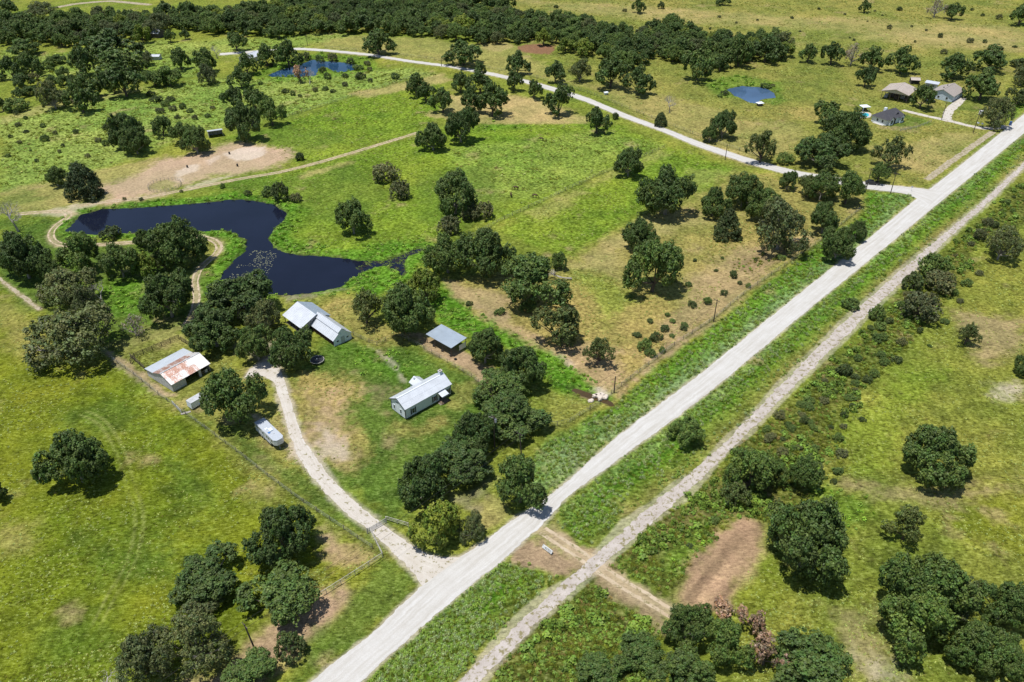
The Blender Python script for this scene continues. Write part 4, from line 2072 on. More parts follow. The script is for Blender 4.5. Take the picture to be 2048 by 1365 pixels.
TRACKS={'cross':[(6.02,108.43),
(9.35,105.87),
(13.01,102.41),
(16.53,99.07),
(21.61,94.5),
(25.72,91.34),
(28.9,88.9),
(32.7,85.63)],'pond':[(-170.5,252.46),
(-162.61,254.06),
(-155.15,254.87),
(-151.44,252.46),
(-153.69,245.43),
(-153.88,239.43),
(-151.11,233.65),
(-146.36,228.75),
(-139.11,228.75),
(-128.41,230.14),
(-113.24,232.94),
(-102.86,236.15),
(-96.93,232.94),
(-93.39,228.75),
(-93.03,223.34),
(-95.28,217.48),
(-96.13,211.52),
(-94.27,204.04),
(-91.05,197.77),
(-89.27,188.85),
(-89.22,181.22)],'field':[(-40.57,332.45),
(-58.46,315.43),
(-75.83,299.24),
(-89.21,289.16),
(-102.83,282.89),
(-118.65,273.65),
(-133.69,264.86),
(-146.08,262.3),
(-152.61,258.96)],'pasture':[(-101.0,144.81),
(-95.96,142.63),
(-91.21,137.36),
(-86.99,131.99),
(-83.43,126.42),
(-79.69,119.67),
(-75.63,114.03),
(-73.28,107.4),
(-72.12,101.2),
(-72.37,95.96),
(-72.83,90.48),
(-72.62,85.83)],'left':[(-158.79,211.52),
(-153.35,206.99),
(-142.94,198.33),
(-133.15,190.16)],'ne':[(179.79,361.93),
(186.66,354.34),
(193.3,348.98),
(199.18,342.47),
(203.31,337.4),
(209.83,337.4),
(216.88,340.55)],'ne2':[(193.82,347.66),
(197.6,357.07),
(204.48,366.18),
(212.37,375.67),
(215.42,380.19)],'far':[(-249.61,583.95),
(-282.55,596.81),
(-302.76,587.12),
(-309.73,576.15)],'verge':[(156.48,281.95),
(172.99,299.24),
(190.13,316.56),
(207.11,333.67)]}
FENCES=[
('wire', 4.0, [(-103.88, 166.97), (-94.29, 159.26), (-85.43, 151.42), (-77.37, 144.81), (-69.3, 138.22), (-60.21, 130.7), (-52.4, 123.82), (-43.92, 116.81), (-35.3, 110.26), (-26.9, 103.88)], 'post and wire fence between the lime pasture and the driveway grass'),
('pipe', 3.0, [(-24.72, 102.05), (-28.03, 108.3)], 'pale pipe rail fence left of the driveway gate'),
('pipe', 3.0, [(-25.13, 111.05), (-20.54, 109.34)], 'pale pipe rail fence right of the driveway gate'),
('pipe', 3.0, [(-24.69, 101.8), (-27.86, 98.84), (-33.62, 93.62), (-40.81, 87.56)], 'pale pipe rail fence running down from the gate to the oak clump'),
('wire', 3.0, [(-42.61, 177.33), (-35.7, 172.16), (-30.7, 177.81), (-29.17, 176.14), (-20.52, 168.53), (-10.1, 158.63), (-4.72, 151.62)], 'garden fence between the lawn and the carport lane'),
('wire', 4.0, [(-15.3, 232.23), (-5.09, 245.43), (13.12, 264.86), (33.43, 286.73), (38.46, 291.14), (62.7, 314.87)], 'wire fence dividing the grazing field from the mown field'),
('wire', 4.0, [(24.14, 152.01), (42.72, 172.39), (55.76, 184.98), (68.11, 199.45), (83.55, 214.94), (101.33, 232.94), (121.76, 255.68)], 'long wire fence between the dry pasture and the road verge'),
('wire', 3.5, [(7.04, 140.49), (12.21, 140.14), (14.67, 142.63), (21.0, 148.16)], 'short wire fence beside the creek crossing'),
('wire', 5.0, [(-102.64, 351.64), (-89.27, 366.89), (-77.68, 380.95), (-61.01, 400.85), (-45.22, 419.82)], 'far wire fence between the weedy lime field and the mown field'),
('wire', 5.0, [(-107.13, 471.2), (-68.28, 458.43), (-33.66, 442.3), (9.29, 416.26), (37.84, 386.35), (67.58, 344.4), (83.04, 322.88), (99.3, 304.49)], 'wire fence along the far side of the side road'),
('board', 2.4, [(-97.3, 164.34), (-97.3, 166.97), (-92.98, 171.01), (-88.73, 175.43)], 'weathered rail corral fence behind the rusty barn, long run'),
('board', 2.4, [(-87.87, 174.48), (-80.99, 169.2)], "weathered rail corral fence running down to the rusty barn's far corner"),
('board', 2.4, [(-98.33, 166.97), (-92.54, 161.56)], 'short rail fence left of the rusty barn'),
('white', 3.0, [(167.31, 334.29), (175.77, 338.02), (185.63, 345.7)], "low pale fence before the dark roofed house's lawn")]
POLES=[
(-43.41, 81.42, 7.6, 'leaning power pole beside the lower left oak clump', 0.12),
(2.17, 127.51, 8.8, 'power pole standing free above the roadside oak', 0.1),
(-3.9, 132.82, 9.0, 'service pole with a transformer beside the oaks east of the house', 0),
(55.55, 183.97, 7.2, 'power pole on the fence line of the dry pasture', 0),
(137.9, 269.64, 7.9, 'power pole at the side road junction', 0),
(129.27, 270.96, 9.0, 'power pole beside the parked black car', 0),
(197.62, 331.83, 10.5, 'tall power pole at the upper right homestead gate', 0),
(191.74, 348.98, 8.0, 'power pole inside the upper right homestead', 0),
(84.58, 301.33, 6.5, 'power pole beside the side road bend', 0),
(-118.08, 475.59, 6.0, 'far power pole at the bend of the side road', 0),
(-37.65, 433.64, 5.0, 'distant power pole above the side road, middle of the picture', 0),
(24.79, 152.4, 5.0, 'dark corner post pole at the creek crossing', 0)]
PTS={'barrel':[(-114.05,307.71),
(-126.28,293.63),
(-107.25,295.15)],'horse':[(12.37,322.88),
(1.47,272.75),
(-0.36,266.58),
(8.11,265.72)],'sign':[(5.89,104.13),
(7.65,102.41)],'tramp':[(-49.8,164.99)],'pen':[(-128.67,275.91)],'shed':[(-127.9,325.82),
(-122.59,328.21)],'car':[(134.18,277.75)],'gate':[(-28.43,107.66),
(-25.06,110.52)],'rubble':[(20.8,151.23),
(21.78,151.42),
(22.43,150.65),
(20.05,151.03),
(21.19,150.26),
(18.93,149.11)],'cargo':[(-75.38,145.62),
(-73.77,147.71),
(-76.79,146.72)],'pump':[(115.44,368.33)],'nehouse':[(156.74,344.01),
(163.56,340.93),
(173.69,347.14)],'hay':[(173.69,374.93),
(184.96,371.24),
(191.96,380.19)],'blue':[(204.32,383.25),
(207.33,373.44),
(216.85,383.25)],'nshed':[(199.63,401.68),
(203.53,400.85)],'rv':[(203.24,394.3),
(207.75,391.09)],'pool':[(157.53,355.02)],'gaz':[(161.6,361.23)],'cabin':[(-141.21,438.41),
(-134.8,435.54)],'fshed':[(-214.98,493.88),
(-210.08,492.7)],'lroof':[(-197.66,445.25),
(-192.47,445.25)],'bluebarrel':[(218.63,341.83)],'feeder':[(45.45,384.8)],'panel':[(-81.02,148.16),
(-77.48,144.44)],'plank':[(-76.6,144.63)],'fallen':[(17.52,206.99)],'mail':[(204.06,341.19)],'stop':[(146.1,271.41)],'truck2':[(196.71,373.44)],'litem':[(213.3,357.07)],'wellh':[(-2.7,135.31)],'waters':[(-20.55,172.16),
(-18.15,169.88),
(-15.79,167.63),
(-14.53,166.09)]}
LILY=(-85.21,206.99,-74.05,226.03)

# ------------------------------------------------------------------ helpers
rnd = random.Random(11)
nprng = np.random.default_rng(11)

def lin(c):
    c = c/255.0
    return c/12.92 if c <= 0.04045 else ((c+0.055)/1.055)**2.4
LIGHT = 1.42                                        # lit value of a white diffuse ground in this light
def alb(r, g, b): return tuple(min(0.8, lin(v)/LIGHT) for v in (r, g, b))

def tag(o, label=None, cat=None, group=None, kind=None):
    if label: o['label'] = label
    if cat: o['category'] = cat
    if group: o['group'] = group
    if kind: o['kind'] = kind
    return o
def link(name, mesh, parent=None, loc=(0, 0, 0), rz=0.0):
    o = bpy.data.objects.new(name, mesh); COL.objects.link(o); o.location = loc; o.rotation_euler = (0, 0, rz)
    if parent: o.parent = parent
    return o
def empty(name, loc, rz=0.0, sc=(1, 1, 1)):
    o = bpy.data.objects.new(name, None); COL.objects.link(o); o.location = loc; o.rotation_euler = (0, 0, rz); o.scale = sc
    o.empty_display_size = 0.5
    return o

class MB:
    """collects boxes, tubes and faces into one mesh"""
    def __init__(s): s.v = []; s.f = []; s.uv = None
    def add(s, vs, fs):
        b = len(s.v); s.v += [tuple(v) for v in vs]; s.f += [tuple(i+b for i in f) for f in fs]; return s
    def box(s, c, d, rz=0.0, m=None):
        x, y, z = d[0]/2, d[1]/2, d[2]/2
        vs = [Vector((sx*x, sy*y, sz*z)) for sz in (-1, 1) for sy in (-1, 1) for sx in (-1, 1)]
        M = Matrix.Rotation(rz, 4, 'Z') if m is None else m
        vs = [M @ v + Vector(c) for v in vs]
        return s.add(vs, [(0, 2, 3, 1), (4, 5, 7, 6), (0, 1, 5, 4), (2, 6, 7, 3), (0, 4, 6, 2), (1, 3, 7, 5)])
    def beam(s, a, b, w, h):
        a, b = Vector(a), Vector(b); d = b-a; L = d.length
        q = d.to_track_quat('X', 'Z').to_matrix().to_4x4()
        return s.box((a+b)/2, (L, w, h), m=q)
    def tube(s, pts, rad, n=6, cap=True):
        pts = [Vector(p) for p in pts]; rad = list(rad) if hasattr(rad, '__len__') else [rad]*len(pts)
        vs = []; k = len(pts)
        for i, p in enumerate(pts):
            d = (pts[min(i+1, k-1)]-pts[max(i-1, 0)]).normalized()
            u = d.orthogonal().normalized(); w = d.cross(u)
            vs += [p+(u*math.cos(t)+w*math.sin(t))*rad[i] for t in (2*math.pi*j/n for j in range(n))]
        fs = [(i*n+j, i*n+(j+1) % n, (i+1)*n+(j+1) % n, (i+1)*n+j) for i in range(k-1) for j in range(n)]
        if cap: fs += [tuple(range(n-1, -1, -1)), tuple((k-1)*n+j for j in range(n))]
        return s.add(vs, fs)
    def prism(s, prof, y0, y1, axis='y'):
        """profile of (x,z) points swept from y0 to y1"""
        n = len(prof)
        vs = [(x, y0, z) for x, z in prof]+[(x, y1, z) for x, z in prof]
        if axis == 'x': vs = [(y, x, z) for x, y, z in vs]
        fs = [tuple(range(n)), tuple(range(2*n-1, n-1, -1))]+[(i, i+n, (i+1) % n+n, (i+1) % n) for i in range(n)]
        return s.add(vs, fs)
    def slab(s, quad, t):
        """a quad (4 corners) given thickness t downwards along its normal"""
        q = [Vector(p) for p in quad]; nrm = (q[1]-q[0]).cross(q[3]-q[0]).normalized()
        if nrm.z < 0: nrm = -nrm
        lo = [p-nrm*t for p in q]
        return s.add(q+lo, [(0, 1, 2, 3), (7, 6, 5, 4), (0, 4, 5, 1), (1, 5, 6, 2), (2, 6, 7, 3), (3, 7, 4, 0)])
    def mesh(s, name, mat, smooth=False):
        me = bpy.data.meshes.new(name); me.from_pydata(s.v, [], s.f); me.update()
        if mat: me.materials.append(mat)
        import bmesh
        bm = bmesh.new(); bm.from_mesh(me); bmesh.ops.recalc_face_normals(bm, faces=bm.faces); bm.to_mesh(me); bm.free()
        if smooth: me.polygons.foreach_set('use_smooth', [True]*len(me.polygons))
        return me
    def build(s, name, mat, parent=None, loc=(0, 0, 0), rz=0.0, smooth=False):
        return link(name, s.mesh(name, mat, smooth), parent, loc, rz)

def nmat(name):
    m = bpy.data.materials.new(name); m.use_nodes = True
    nt = m.node_tree; b = nt.nodes['Principled BSDF']
    return m, nt, b
def mixc(nt, fac, a, b, mode='MIX'):
    n = nt.nodes.new('ShaderNodeMix'); n.data_type = 'RGBA'; n.blend_type = mode
    for sock, v in ((n.inputs[0], fac), (n.inputs[6], a), (n.inputs[7], b)):
        if hasattr(v, 'links') or isinstance(v, bpy.types.NodeSocket): nt.links.new(v, sock)
        else: sock.default_value = v if isinstance(v, (int, float)) else (*v[:3], 1)
    return n.outputs[2]
def math_n(nt, op, a, b=0.0, clamp=False):
    n = nt.nodes.new('ShaderNodeMath'); n.operation = op; n.use_clamp = clamp
    for i, v in enumerate((a, b)):
        if isinstance(v, bpy.types.NodeSocket): nt.links.new(v, n.inputs[i])
        else: n.inputs[i].default_value = v
    return n.outputs[0]
def noise_n(nt, scale, detail=3, rough=0.55, coord='Object', vec=None, stretch=None):
    n = nt.nodes.new('ShaderNodeTexNoise'); n.inputs['Scale'].default_value = scale; n.inputs['Detail'].default_value = detail; n.inputs['Roughness'].default_value = rough
    if vec is None:
        tc = nt.nodes.new('ShaderNodeTexCoord'); vec = tc.outputs[coord]
    if stretch:
        mp = nt.nodes.new('ShaderNodeMapping'); mp.inputs['Scale'].default_value = stretch[:3]
        if len(stretch) > 3: mp.inputs['Rotation'].default_value = (0, 0, stretch[3])
        nt.links.new(vec, mp.inputs['Vector']); vec = mp.outputs['Vector']
    nt.links.new(vec, n.inputs['Vector'])
    return n.outputs['Fac']
def ramp_n(nt, fac, stops):
    n = nt.nodes.new('ShaderNodeValToRGB'); nt.links.new(fac, n.inputs['Fac']); e = n.color_ramp.elements
    while len(e) < len(stops): e.new(0.5)
    for i, (p, c) in enumerate(stops):
        e[i].position = p; e[i].color = (*c, 1) if hasattr(c, '__len__') else (c, c, c, 1)
    return n.outputs['Color']
def bump_n(nt, b, h, strength, dist):
    n = nt.nodes.new('ShaderNodeBump'); n.inputs['Strength'].default_value = strength; n.inputs['Distance'].default_value = dist
    nt.links.new(h, n.inputs['Height']); nt.links.new(n.outputs['Normal'], b.inputs['Normal'])
def plain(name, c, rough=0.6, metal=0.0, var=0.12, scale=2.0, spec=0.4):
    m, nt, b = nmat(name)
    f = noise_n(nt, scale, 4)
    lo = tuple(v*(1-var) for v in c); hi = tuple(min(1, v*(1+var)) for v in c)
    nt.links.new(ramp_n(nt, f, [(0.3, lo), (0.7, hi)]), b.inputs['Base Color'])
    b.inputs['Roughness'].default_value = rough; b.inputs['Metallic'].default_value = metal
    b.inputs['Specular IOR Level'].default_value = spec
    return m

# lattice noise used to lay out the ground
_tab = np.random.default_rng(3).random((256, 256))
def vnoise(x, y, s, seed=0):
    x = x/s+seed*17.31; y = y/s+seed*7.77
    xi = np.floor(x).astype(np.int64); yi = np.floor(y).astype(np.int64)
    fx = x-xi; fy = y-yi; fx = fx*fx*(3-2*fx); fy = fy*fy*(3-2*fy)
    a = _tab[xi & 255, yi & 255]; b = _tab[(xi+1) & 255, yi & 255]; c = _tab[xi & 255, (yi+1) & 255]; d = _tab[(xi+1) & 255, (yi+1) & 255]
    return ((a*(1-fx)+b*fx)*(1-fy)+(c*(1-fx)+d*fx)*fy)*2-1
def fbm(x, y, s, seed=0, o=3):
    r = 0; a = 1; t = 0
    for i in range(o):
        c, sn = math.cos(.6*i+.4), math.sin(.6*i+.4)
        r = r+a*vnoise(x*c-y*sn, x*sn+y*c, s/2**i, seed+i*5); t += a; a *= .55
    return r/t
def seg_dist(x, y, pts, closed=False):
    d = np.full(x.shape, 1e9); n = len(pts)
    for i in range(n if closed else n-1):
        ax, ay = pts[i]; bx, by = pts[(i+1) % n]
        dx, dy = bx-ax, by-ay; L = dx*dx+dy*dy+1e-9
        t = np.clip(((x-ax)*dx+(y-ay)*dy)/L, 0, 1)
        d = np.minimum(d, (x-ax-t*dx)**2+(y-ay-t*dy)**2)
    return np.sqrt(d)
def in_poly(x, y, pts):
    r = np.zeros(x.shape, bool); n = len(pts)
    for i in range(n):
        ax, ay = pts[i]; bx, by = pts[i-1]
        if ay == by: continue
        r ^= ((ay > y) != (by > y)) & (x < (bx-ax)*(y-ay)/(by-ay)+ax)
    return r
def sdist(x, y, pts):
    """signed distance, positive inside"""
    d = seg_dist(x, y, pts, True); return np.where(in_poly(x, y, pts), d, -d)
def crop(x, y, pts, pad):
    a = np.array(pts); return (x > a[:, 0].min()-pad) & (x < a[:, 0].max()+pad) & (y > a[:, 1].min()-pad) & (y < a[:, 1].max()+pad)
def sm(t): t = np.clip(t, 0, 1); return t*t*(3-2*t)
def ring(L, Rr): return list(L)+list(reversed(Rr))

def resample(pts, step, span=4):
    p = np.array(pts, float); s = np.concatenate([[0], np.cumsum(np.hypot(*np.diff(p, axis=0).T))])
    n = max(2, int(s[-1]/step)); t = np.linspace(0, s[-1], n)
    # smooth the corners by averaging
    q = np.stack([np.interp(t, s, p[:, 0]), np.interp(t, s, p[:, 1])], 1)
    w = max(1, int(span/step)); k = np.ones(2*w+1)/(2*w+1)
    for c in (0, 1):
        e = np.concatenate([2*q[0, c]-q[1:w+1, c][::-1], q[:, c], 2*q[-1, c]-q[-w-1:-1, c][::-1]]); q[:, c] = np.convolve(e, k, 'valid')
    return q
def offset(pts, d):
    p = resample(pts, 1.0); t = np.gradient(p, axis=0); t /= np.hypot(t[:, 0], t[:, 1])[:, None]+1e-9
    return (p+np.stack([-t[:, 1], t[:, 0]], 1)*d).tolist()
ROAD = ring(ROAD_L, ROAD_R); BED = ring(BED_L, BED_R); DRIVE = ring(DRIVE_L, DRIVE_R); SIDE = ring(SIDE_N, SIDE_S)
ZCOL = dict(pasture=(138, 150, 54, 1), olive=(146, 148, 68, 1), straw=(188, 172, 112, .7), dry=(168, 158, 86, .9), tan=(184, 160, 124, .5), soil=(204, 176, 146, .35),
            sand=(228, 210, 190, .15), reddirt=(150, 108, 86, .2), brown=(150, 126, 96, .5), tilled=(184, 154, 120, .5), lime=(130, 156, 44, 1), limedeep=(122, 136, 30, 1),
            palelime=(148, 172, 76, 1), lush=(98, 146, 34, 1), green=(94, 122, 42, 1), verge=(102, 142, 42, 1), greyverge=(142, 168, 104, 1), scrub=(112, 120, 48, 1),
            grey=(156, 144, 128, .35), mulch=(182, 156, 124, .6), dryright=(138, 146, 56, 1))
CLUMP = dict(pasture=.5, olive=.5, straw=.4, dry=.6, lime=.8, limedeep=.35, palelime=1., lush=.9, green=.3, verge=.9, greyverge=1., scrub=1., dryright=.6, tan=.4, brown=.4)
def relief_mask(x, y):
    m = np.ones(x.shape)
    for pl in (ROAD, BED, DRIVE, SIDE):
        k = crop(x, y, pl, 6)
        if k.any(): m[k] = np.minimum(m[k], sm((-sdist(x[k], y[k], pl)-.8)/3))
    for n, pl in TRACKS.items():
        k = crop(x, y, pl, 6)
        if k.any(): m[k] = np.minimum(m[k], sm((seg_dist(x[k], y[k], pl)-2.2)/3))
    return m
def ground_z(x, y, m=None):
    if m is None: m = relief_mask(x, y)
    z = m*(.22*fbm(x, y, 14, 2)+.10*fbm(x, y, 2.2, 9, 2))
    for pl in (POND, FPOND, RPOND, CREEK):
        k = crop(x, y, pl, 4)
        if not k.any(): continue
        s = sdist(x[k], y[k], pl); s = s+.55*vnoise(x[k], y[k], 1.6, 4)+.3*vnoise(x[k], y[k], .7, 8)
        t = sm((s+2.6)/2.0)
        z[k] = z[k]*(1-t)+t*np.clip(-.3-.35*s, -1.6, .05)
    return z

# ------------------------------------------------------------------ ground
def axis(parts):
    a = [parts[0][0]]
    for lo, hi, st in parts: a += list(np.arange(lo+st, hi+st*.5, st))
    return np.array(a)
gx = axis([(-110, 110, .5), (110, 190, .85), (190, 420, 1.6)])
gxn = -axis([(110, 190, .85), (190, 420, 1.6)])[1:][::-1]
gx = np.concatenate([[-6000, -3000, -1500, -900, -600], gxn, gx, [600, 900, 1500, 3000, 6000]])
gy = np.concatenate([[-3000, -1200, -400, -100, 20, 60], axis([(70, 150, .45), (150, 230, .65), (230, 380, 1.1), (380, 620, 1.9)]), [660, 720, 820, 1000, 1500, 3000, 6000]])
XX, YY = np.meshgrid(gx, gy); NX, NY = len(gx), len(gy)
px, py = XX.ravel(), YY.ravel(); NV = px.size
rm = relief_mask(px, py); pz = ground_z(px, py, rm)
pz[(np.abs(px) > 420) | (py > 620) | (py < 70)] = 0
clm = np.full(NV, .5); colr = np.empty((NV, 4)); b0 = ZCOL['pasture']; colr[:] = (*alb(*b0[:3]), b0[3])
for typ, fe, st, pl in ZONES:
    k = np.nonzero(crop(px, py, pl, fe*2.5))[0]
    if not len(k): continue
    x, y = px[k], py[k]
    s = sdist(x, y, pl)+fe*(1.1*fbm(x, y, fe*2.2, 21, 4)+.35*vnoise(x, y, 1.1, 5))
    w = (st*sm(.5+s/(fe*1.3)))[:, None]
    clm[k] = clm[k]*(1-w[:, 0])+CLUMP.get(typ, 0)*w[:, 0]; c = ZCOL[typ]; colr[k] = colr[k]*(1-w)+np.array([*alb(*c[:3]), c[3]])*w
# bands of growth that run with the road: pale weeds on the shoulder, a lush ditch, drier grass beyond
def bands(edge, other, mask_poly, stops):
    k = np.nonzero(crop(px, py, mask_poly, 3))[0]; x, y = px[k], py[k]
    s = sdist(x, y, mask_poly); q = k[s > -2]; s = s[s > -2]; x, y = px[q], py[q]
    d1 = seg_dist(x, y, edge); d2 = seg_dist(x, y, other); t = d1/(d1+d2)+.10*fbm(x, y, 7, 91, 3)
    c = np.stack([np.interp(t, [p for p, _ in stops], [alb(*v)[i] for _, v in stops]) for i in range(3)], 1)
    w = (.8*sm(.5+s/3)*np.clip(.8+.5*fbm(x, y, 9, 95, 2), 0, 1))[:, None]; colr[q, :3] = colr[q, :3]*(1-w)+c*w
VZ = [pl for typ, fe, st, pl in ZONES if typ == 'verge']
ST = [(0, (150, 172, 108)), (.3, (128, 164, 70)), (.42, (78, 122, 22)), (.5, (104, 152, 34)), (.68, (122, 150, 46)), (.85, (140, 140, 66)), (1, (160, 140, 92))]
bands(ROAD_R, BED_L, VZ[1], ST); bands(ROAD_R, BED_L, VZ[2], ST)
bands(ROAD_L, FENCES[6][2], VZ[0], [(0, (160, 164, 116)), (.12, (146, 172, 116)), (.38, (118, 158, 70)), (.55, (96, 146, 30)), (.8, (104, 142, 34)), (1, (120, 120, 60))])
for typ, fe, st, pl in ZONES:                                 # trampled, mulched ground lies over the verge growth
    if typ != 'mulch': continue
    k = np.nonzero(crop(px, py, pl, fe*2.5))[0]; x, y = px[k], py[k]; s = sdist(x, y, pl)+fe*(1.1*fbm(x, y, fe*2.2, 21, 4)+.35*vnoise(x, y, 1.1, 5))
    w = (st*sm(.5+s/(fe*1.3)))[:, None]; c = ZCOL[typ]; colr[k] = colr[k]*(1-w)+np.array([*alb(*c[:3]), c[3]])*w; clm[k] *= 1-w[:, 0]
# pale dust and bare soil along roads and tracks
def dust(d, width, c, st, seed):
    w = (st*sm((width-d)/width+.5*fbm(px, py, 1.5, seed, 2)*(d < width*2)))[:, None]
    colr[:] = colr*(1-w)+np.array([*alb(*c), .15])*w
for kind, step, pl, lab in FENCES:
    if kind != 'wire': continue
    k = np.nonzero(crop(px, py, pl, 3))[0]; d = seg_dist(px[k], py[k], pl); w = (.6*sm((.95-d)/.8)*np.clip(.8+.8*fbm(px[k], py[k], 4, 97, 2), 0, 1))[:, None]
    colr[k, :3] = colr[k, :3]*(1-w)+np.array(alb(78, 92, 36))*w
for pl, wd, st in ((ROAD, .8, .7), (DRIVE, 1.1, .7), (SIDE, .9, .7), (BED, .5, .5)):
    d = np.full(NV, 99.); k = crop(px, py, pl, 5); s = sdist(px[k], py[k], pl); d[k] = np.maximum(-s, 0)
    dust(d, wd, (212, 200, 178), st, 31)
for n, wd, st in (('cross', 2.6, .8), ('pond', 1.9, .75), ('field', 1.6, .75), ('left', 1.2, .7), ('ne', 1.6, .8), ('ne2', 2.0, .8), ('verge', 1.6, .7), ('far', 2, .8)):
    d = np.full(NV, 99.); k = crop(px, py, TRACKS[n], 6); d[k] = seg_dist(px[k], py[k], TRACKS[n])
    dust(d, wd, (206, 184, 150), st, 37)
for s in (-.8, .8):
    pl = offset(TRACKS['pasture'], s); d = np.full(NV, 99.); k = crop(px, py, pl, 6); d[k] = seg_dist(px[k], py[k], pl)
    w = (.42*sm((.42-d)/.3)*np.clip(.75+fbm(px, py, 5, 39, 2), 0, 1))[:, None]; colr[:] = colr*(1-w)+np.array([*alb(196, 196, 120), .6])*w
# mud under the water line
for pl in (POND, FPOND, RPOND, CREEK):
    k = np.nonzero(crop(px, py, pl, 4))[0]; w = sm((sdist(px[k], py[k], pl)+.3)/.6)[:, None]
    colr[k] = colr[k]*(1-w)+np.array([.035, .03, .02, .1])*w
    d = sdist(px[k], py[k], pl); w = (.6*sm((.9-np.abs(d+.7))/.8)*np.clip(.35+1.1*fbm(px[k], py[k], 4, 33, 3), 0, 1))[:, None]; colr[k, :3] = colr[k, :3]*(1-w)+np.array(alb(120, 104, 76))*w
# patchy sward: drifts of darker grass, dry seed heads, thin spots
TP = [pl for typ, fe, st, pl in ZONES if typ == 'tilled'][0]; k = np.nonzero(crop(px, py, TP, 2))[0]; k = k[in_poly(px[k], py[k], TP)]      # disc furrows run the length of the tilled strip
dv = np.array(TP[1])-np.array(TP[8]); dv /= np.hypot(*dv); uu = px[k]*-dv[1]+py[k]*dv[0]; vv = px[k]*dv[0]+py[k]*dv[1]
colr[k, :3] *= (1+.30*vnoise(uu, vv/14, 1.0, 12)+.2*vnoise(uu, vv/6, 2.6, 14))[:, None]
tf = colr[:, 3:4]
n1 = fbm(px, py, 22, 41, 4)[:, None]; n2 = fbm(px, py, 6, 42, 3)[:, None]; n3 = fbm(px, py, 1.7, 43, 2)[:, None]
hue = np.clip(n1*1.5+n2*.6, -1, 1)
rgb = colr[:, :3]
rgb = rgb*(1+tf*(.20*n1+.30*n2+.34*n3))
rgb[:, 0:1] *= 1+.16*hue*tf; rgb[:, 2:3] *= 1+.18*hue*tf
bare = np.clip((fbm(px, py, 9, 51, 4)-.38)*3.2, 0, 1)[:, None]*.55*tf
rgb = rgb*(1-bare)+np.array(alb(190, 165, 122))*bare
rgb = rgb*(1-.08*tf)
colr[:, :3] = np.clip(rgb, .004, .8)
gm = bpy.data.meshes.new('ground')
gm.vertices.add(NV); gm.vertices.foreach_set('co', np.stack([px, py, pz], 1).ravel().astype(np.float32))
ii, jj = np.meshgrid(np.arange(NX-1), np.arange(NY-1)); q = (jj*NX+ii).ravel()
loops = np.stack([q, q+1, q+1+NX, q+NX], 1).ravel(); nf = len(q)
gm.loops.add(nf*4); gm.loops.foreach_set('vertex_index', loops.astype(np.int32))
gm.polygons.add(nf); gm.polygons.foreach_set('loop_start', np.arange(0, nf*4, 4, dtype=np.int32))
gm.polygons.foreach_set('use_smooth', np.ones(nf, bool))
gm.update()
ca = gm.attributes.new('clump', 'FLOAT', 'POINT'); clm[(np.abs(px) > 420) | (py > 620)] = .5; ca.data.foreach_set('value', (clm*np.clip(colr[:, 3]*1.4-.3, 0, 1)).astype(np.float32))
at = gm.attributes.new('albedo', 'FLOAT_COLOR', 'POINT'); at.data.foreach_set('color', colr.ravel().astype(np.float32))
m, nt, b = nmat('grassland')
an = nt.nodes.new('ShaderNodeAttribute'); an.attribute_name = 'albedo'
cn = nt.nodes.new('ShaderNodeAttribute'); cn.attribute_name = 'clump'
f1 = noise_n(nt, 1.1, 5, .7); f2 = noise_n(nt, 4.5, 4, .7); f3 = noise_n(nt, .85, 5, .68, stretch=(1, 3.0, 1, -.8))
tc = nt.nodes.new('ShaderNodeTexCoord'); vo = nt.nodes.new('ShaderNodeTexVoronoi'); vo.inputs['Scale'].default_value = .8; vo.inputs['Randomness'].default_value = 1
wv = nt.nodes.new('ShaderNodeVectorMath'); wv.operation = 'ADD'; wx = nt.nodes.new('ShaderNodeTexNoise'); wx.inputs['Scale'].default_value = 1.3; nt.links.new(tc.outputs['Object'], wx.inputs['Vector'])
nt.links.new(tc.outputs['Object'], wv.inputs[0]); nt.links.new(wx.outputs['Color'], wv.inputs[1]); nt.links.new(wv.outputs[0], vo.inputs['Vector'])
tuft = math_n(nt, 'SUBTRACT', .42, vo.outputs['Distance'])                 # sunlit tussock tops and shaded gaps painted into the ground colour
tone = math_n(nt, 'ADD', math_n(nt, 'MULTIPLY', f1, .8), math_n(nt, 'ADD', math_n(nt, 'MULTIPLY', f2, .7), math_n(nt, 'MULTIPLY', f3, 1.1)))
tone = math_n(nt, 'SUBTRACT', tone, 1.3)
amp = math_n(nt, 'ADD', math_n(nt, 'MULTIPLY', an.outputs['Alpha'], 1.0), .35)
k = math_n(nt, 'MULTIPLY', tone, math_n(nt, 'MULTIPLY', amp, 1.75))
k = math_n(nt, 'ADD', k, math_n(nt, 'MULTIPLY', math_n(nt, 'MULTIPLY', tuft, cn.outputs['Fac']), 1.15))
k = math_n(nt, 'MAXIMUM', math_n(nt, 'ADD', k, 1.0), .25)
mul = mixc(nt, 1.0, an.outputs['Color'], k, 'MULTIPLY')
sh = math_n(nt, 'MULTIPLY', math_n(nt, 'MULTIPLY', math_n(nt, 'SUBTRACT', k, 1.05), .85, True), math_n(nt, 'MULTIPLY', an.outputs['Alpha'], .45))  # brightest grass tones mixed paler, painting in their highlights
nt.links.new(mixc(nt, sh, mul, (.40, .40, .20)), b.inputs['Base Color'])
b.inputs['Roughness'].default_value = .95; b.inputs['Specular IOR Level'].default_value = .1
bump_n(nt, b, math_n(nt, 'ADD', math_n(nt, 'ADD', f1, f2), math_n(nt, 'MULTIPLY', tuft, .8)), .8, .28)
gm.materials.append(m)
ground = link('ground', gm); ground['kind'] = 'structure'

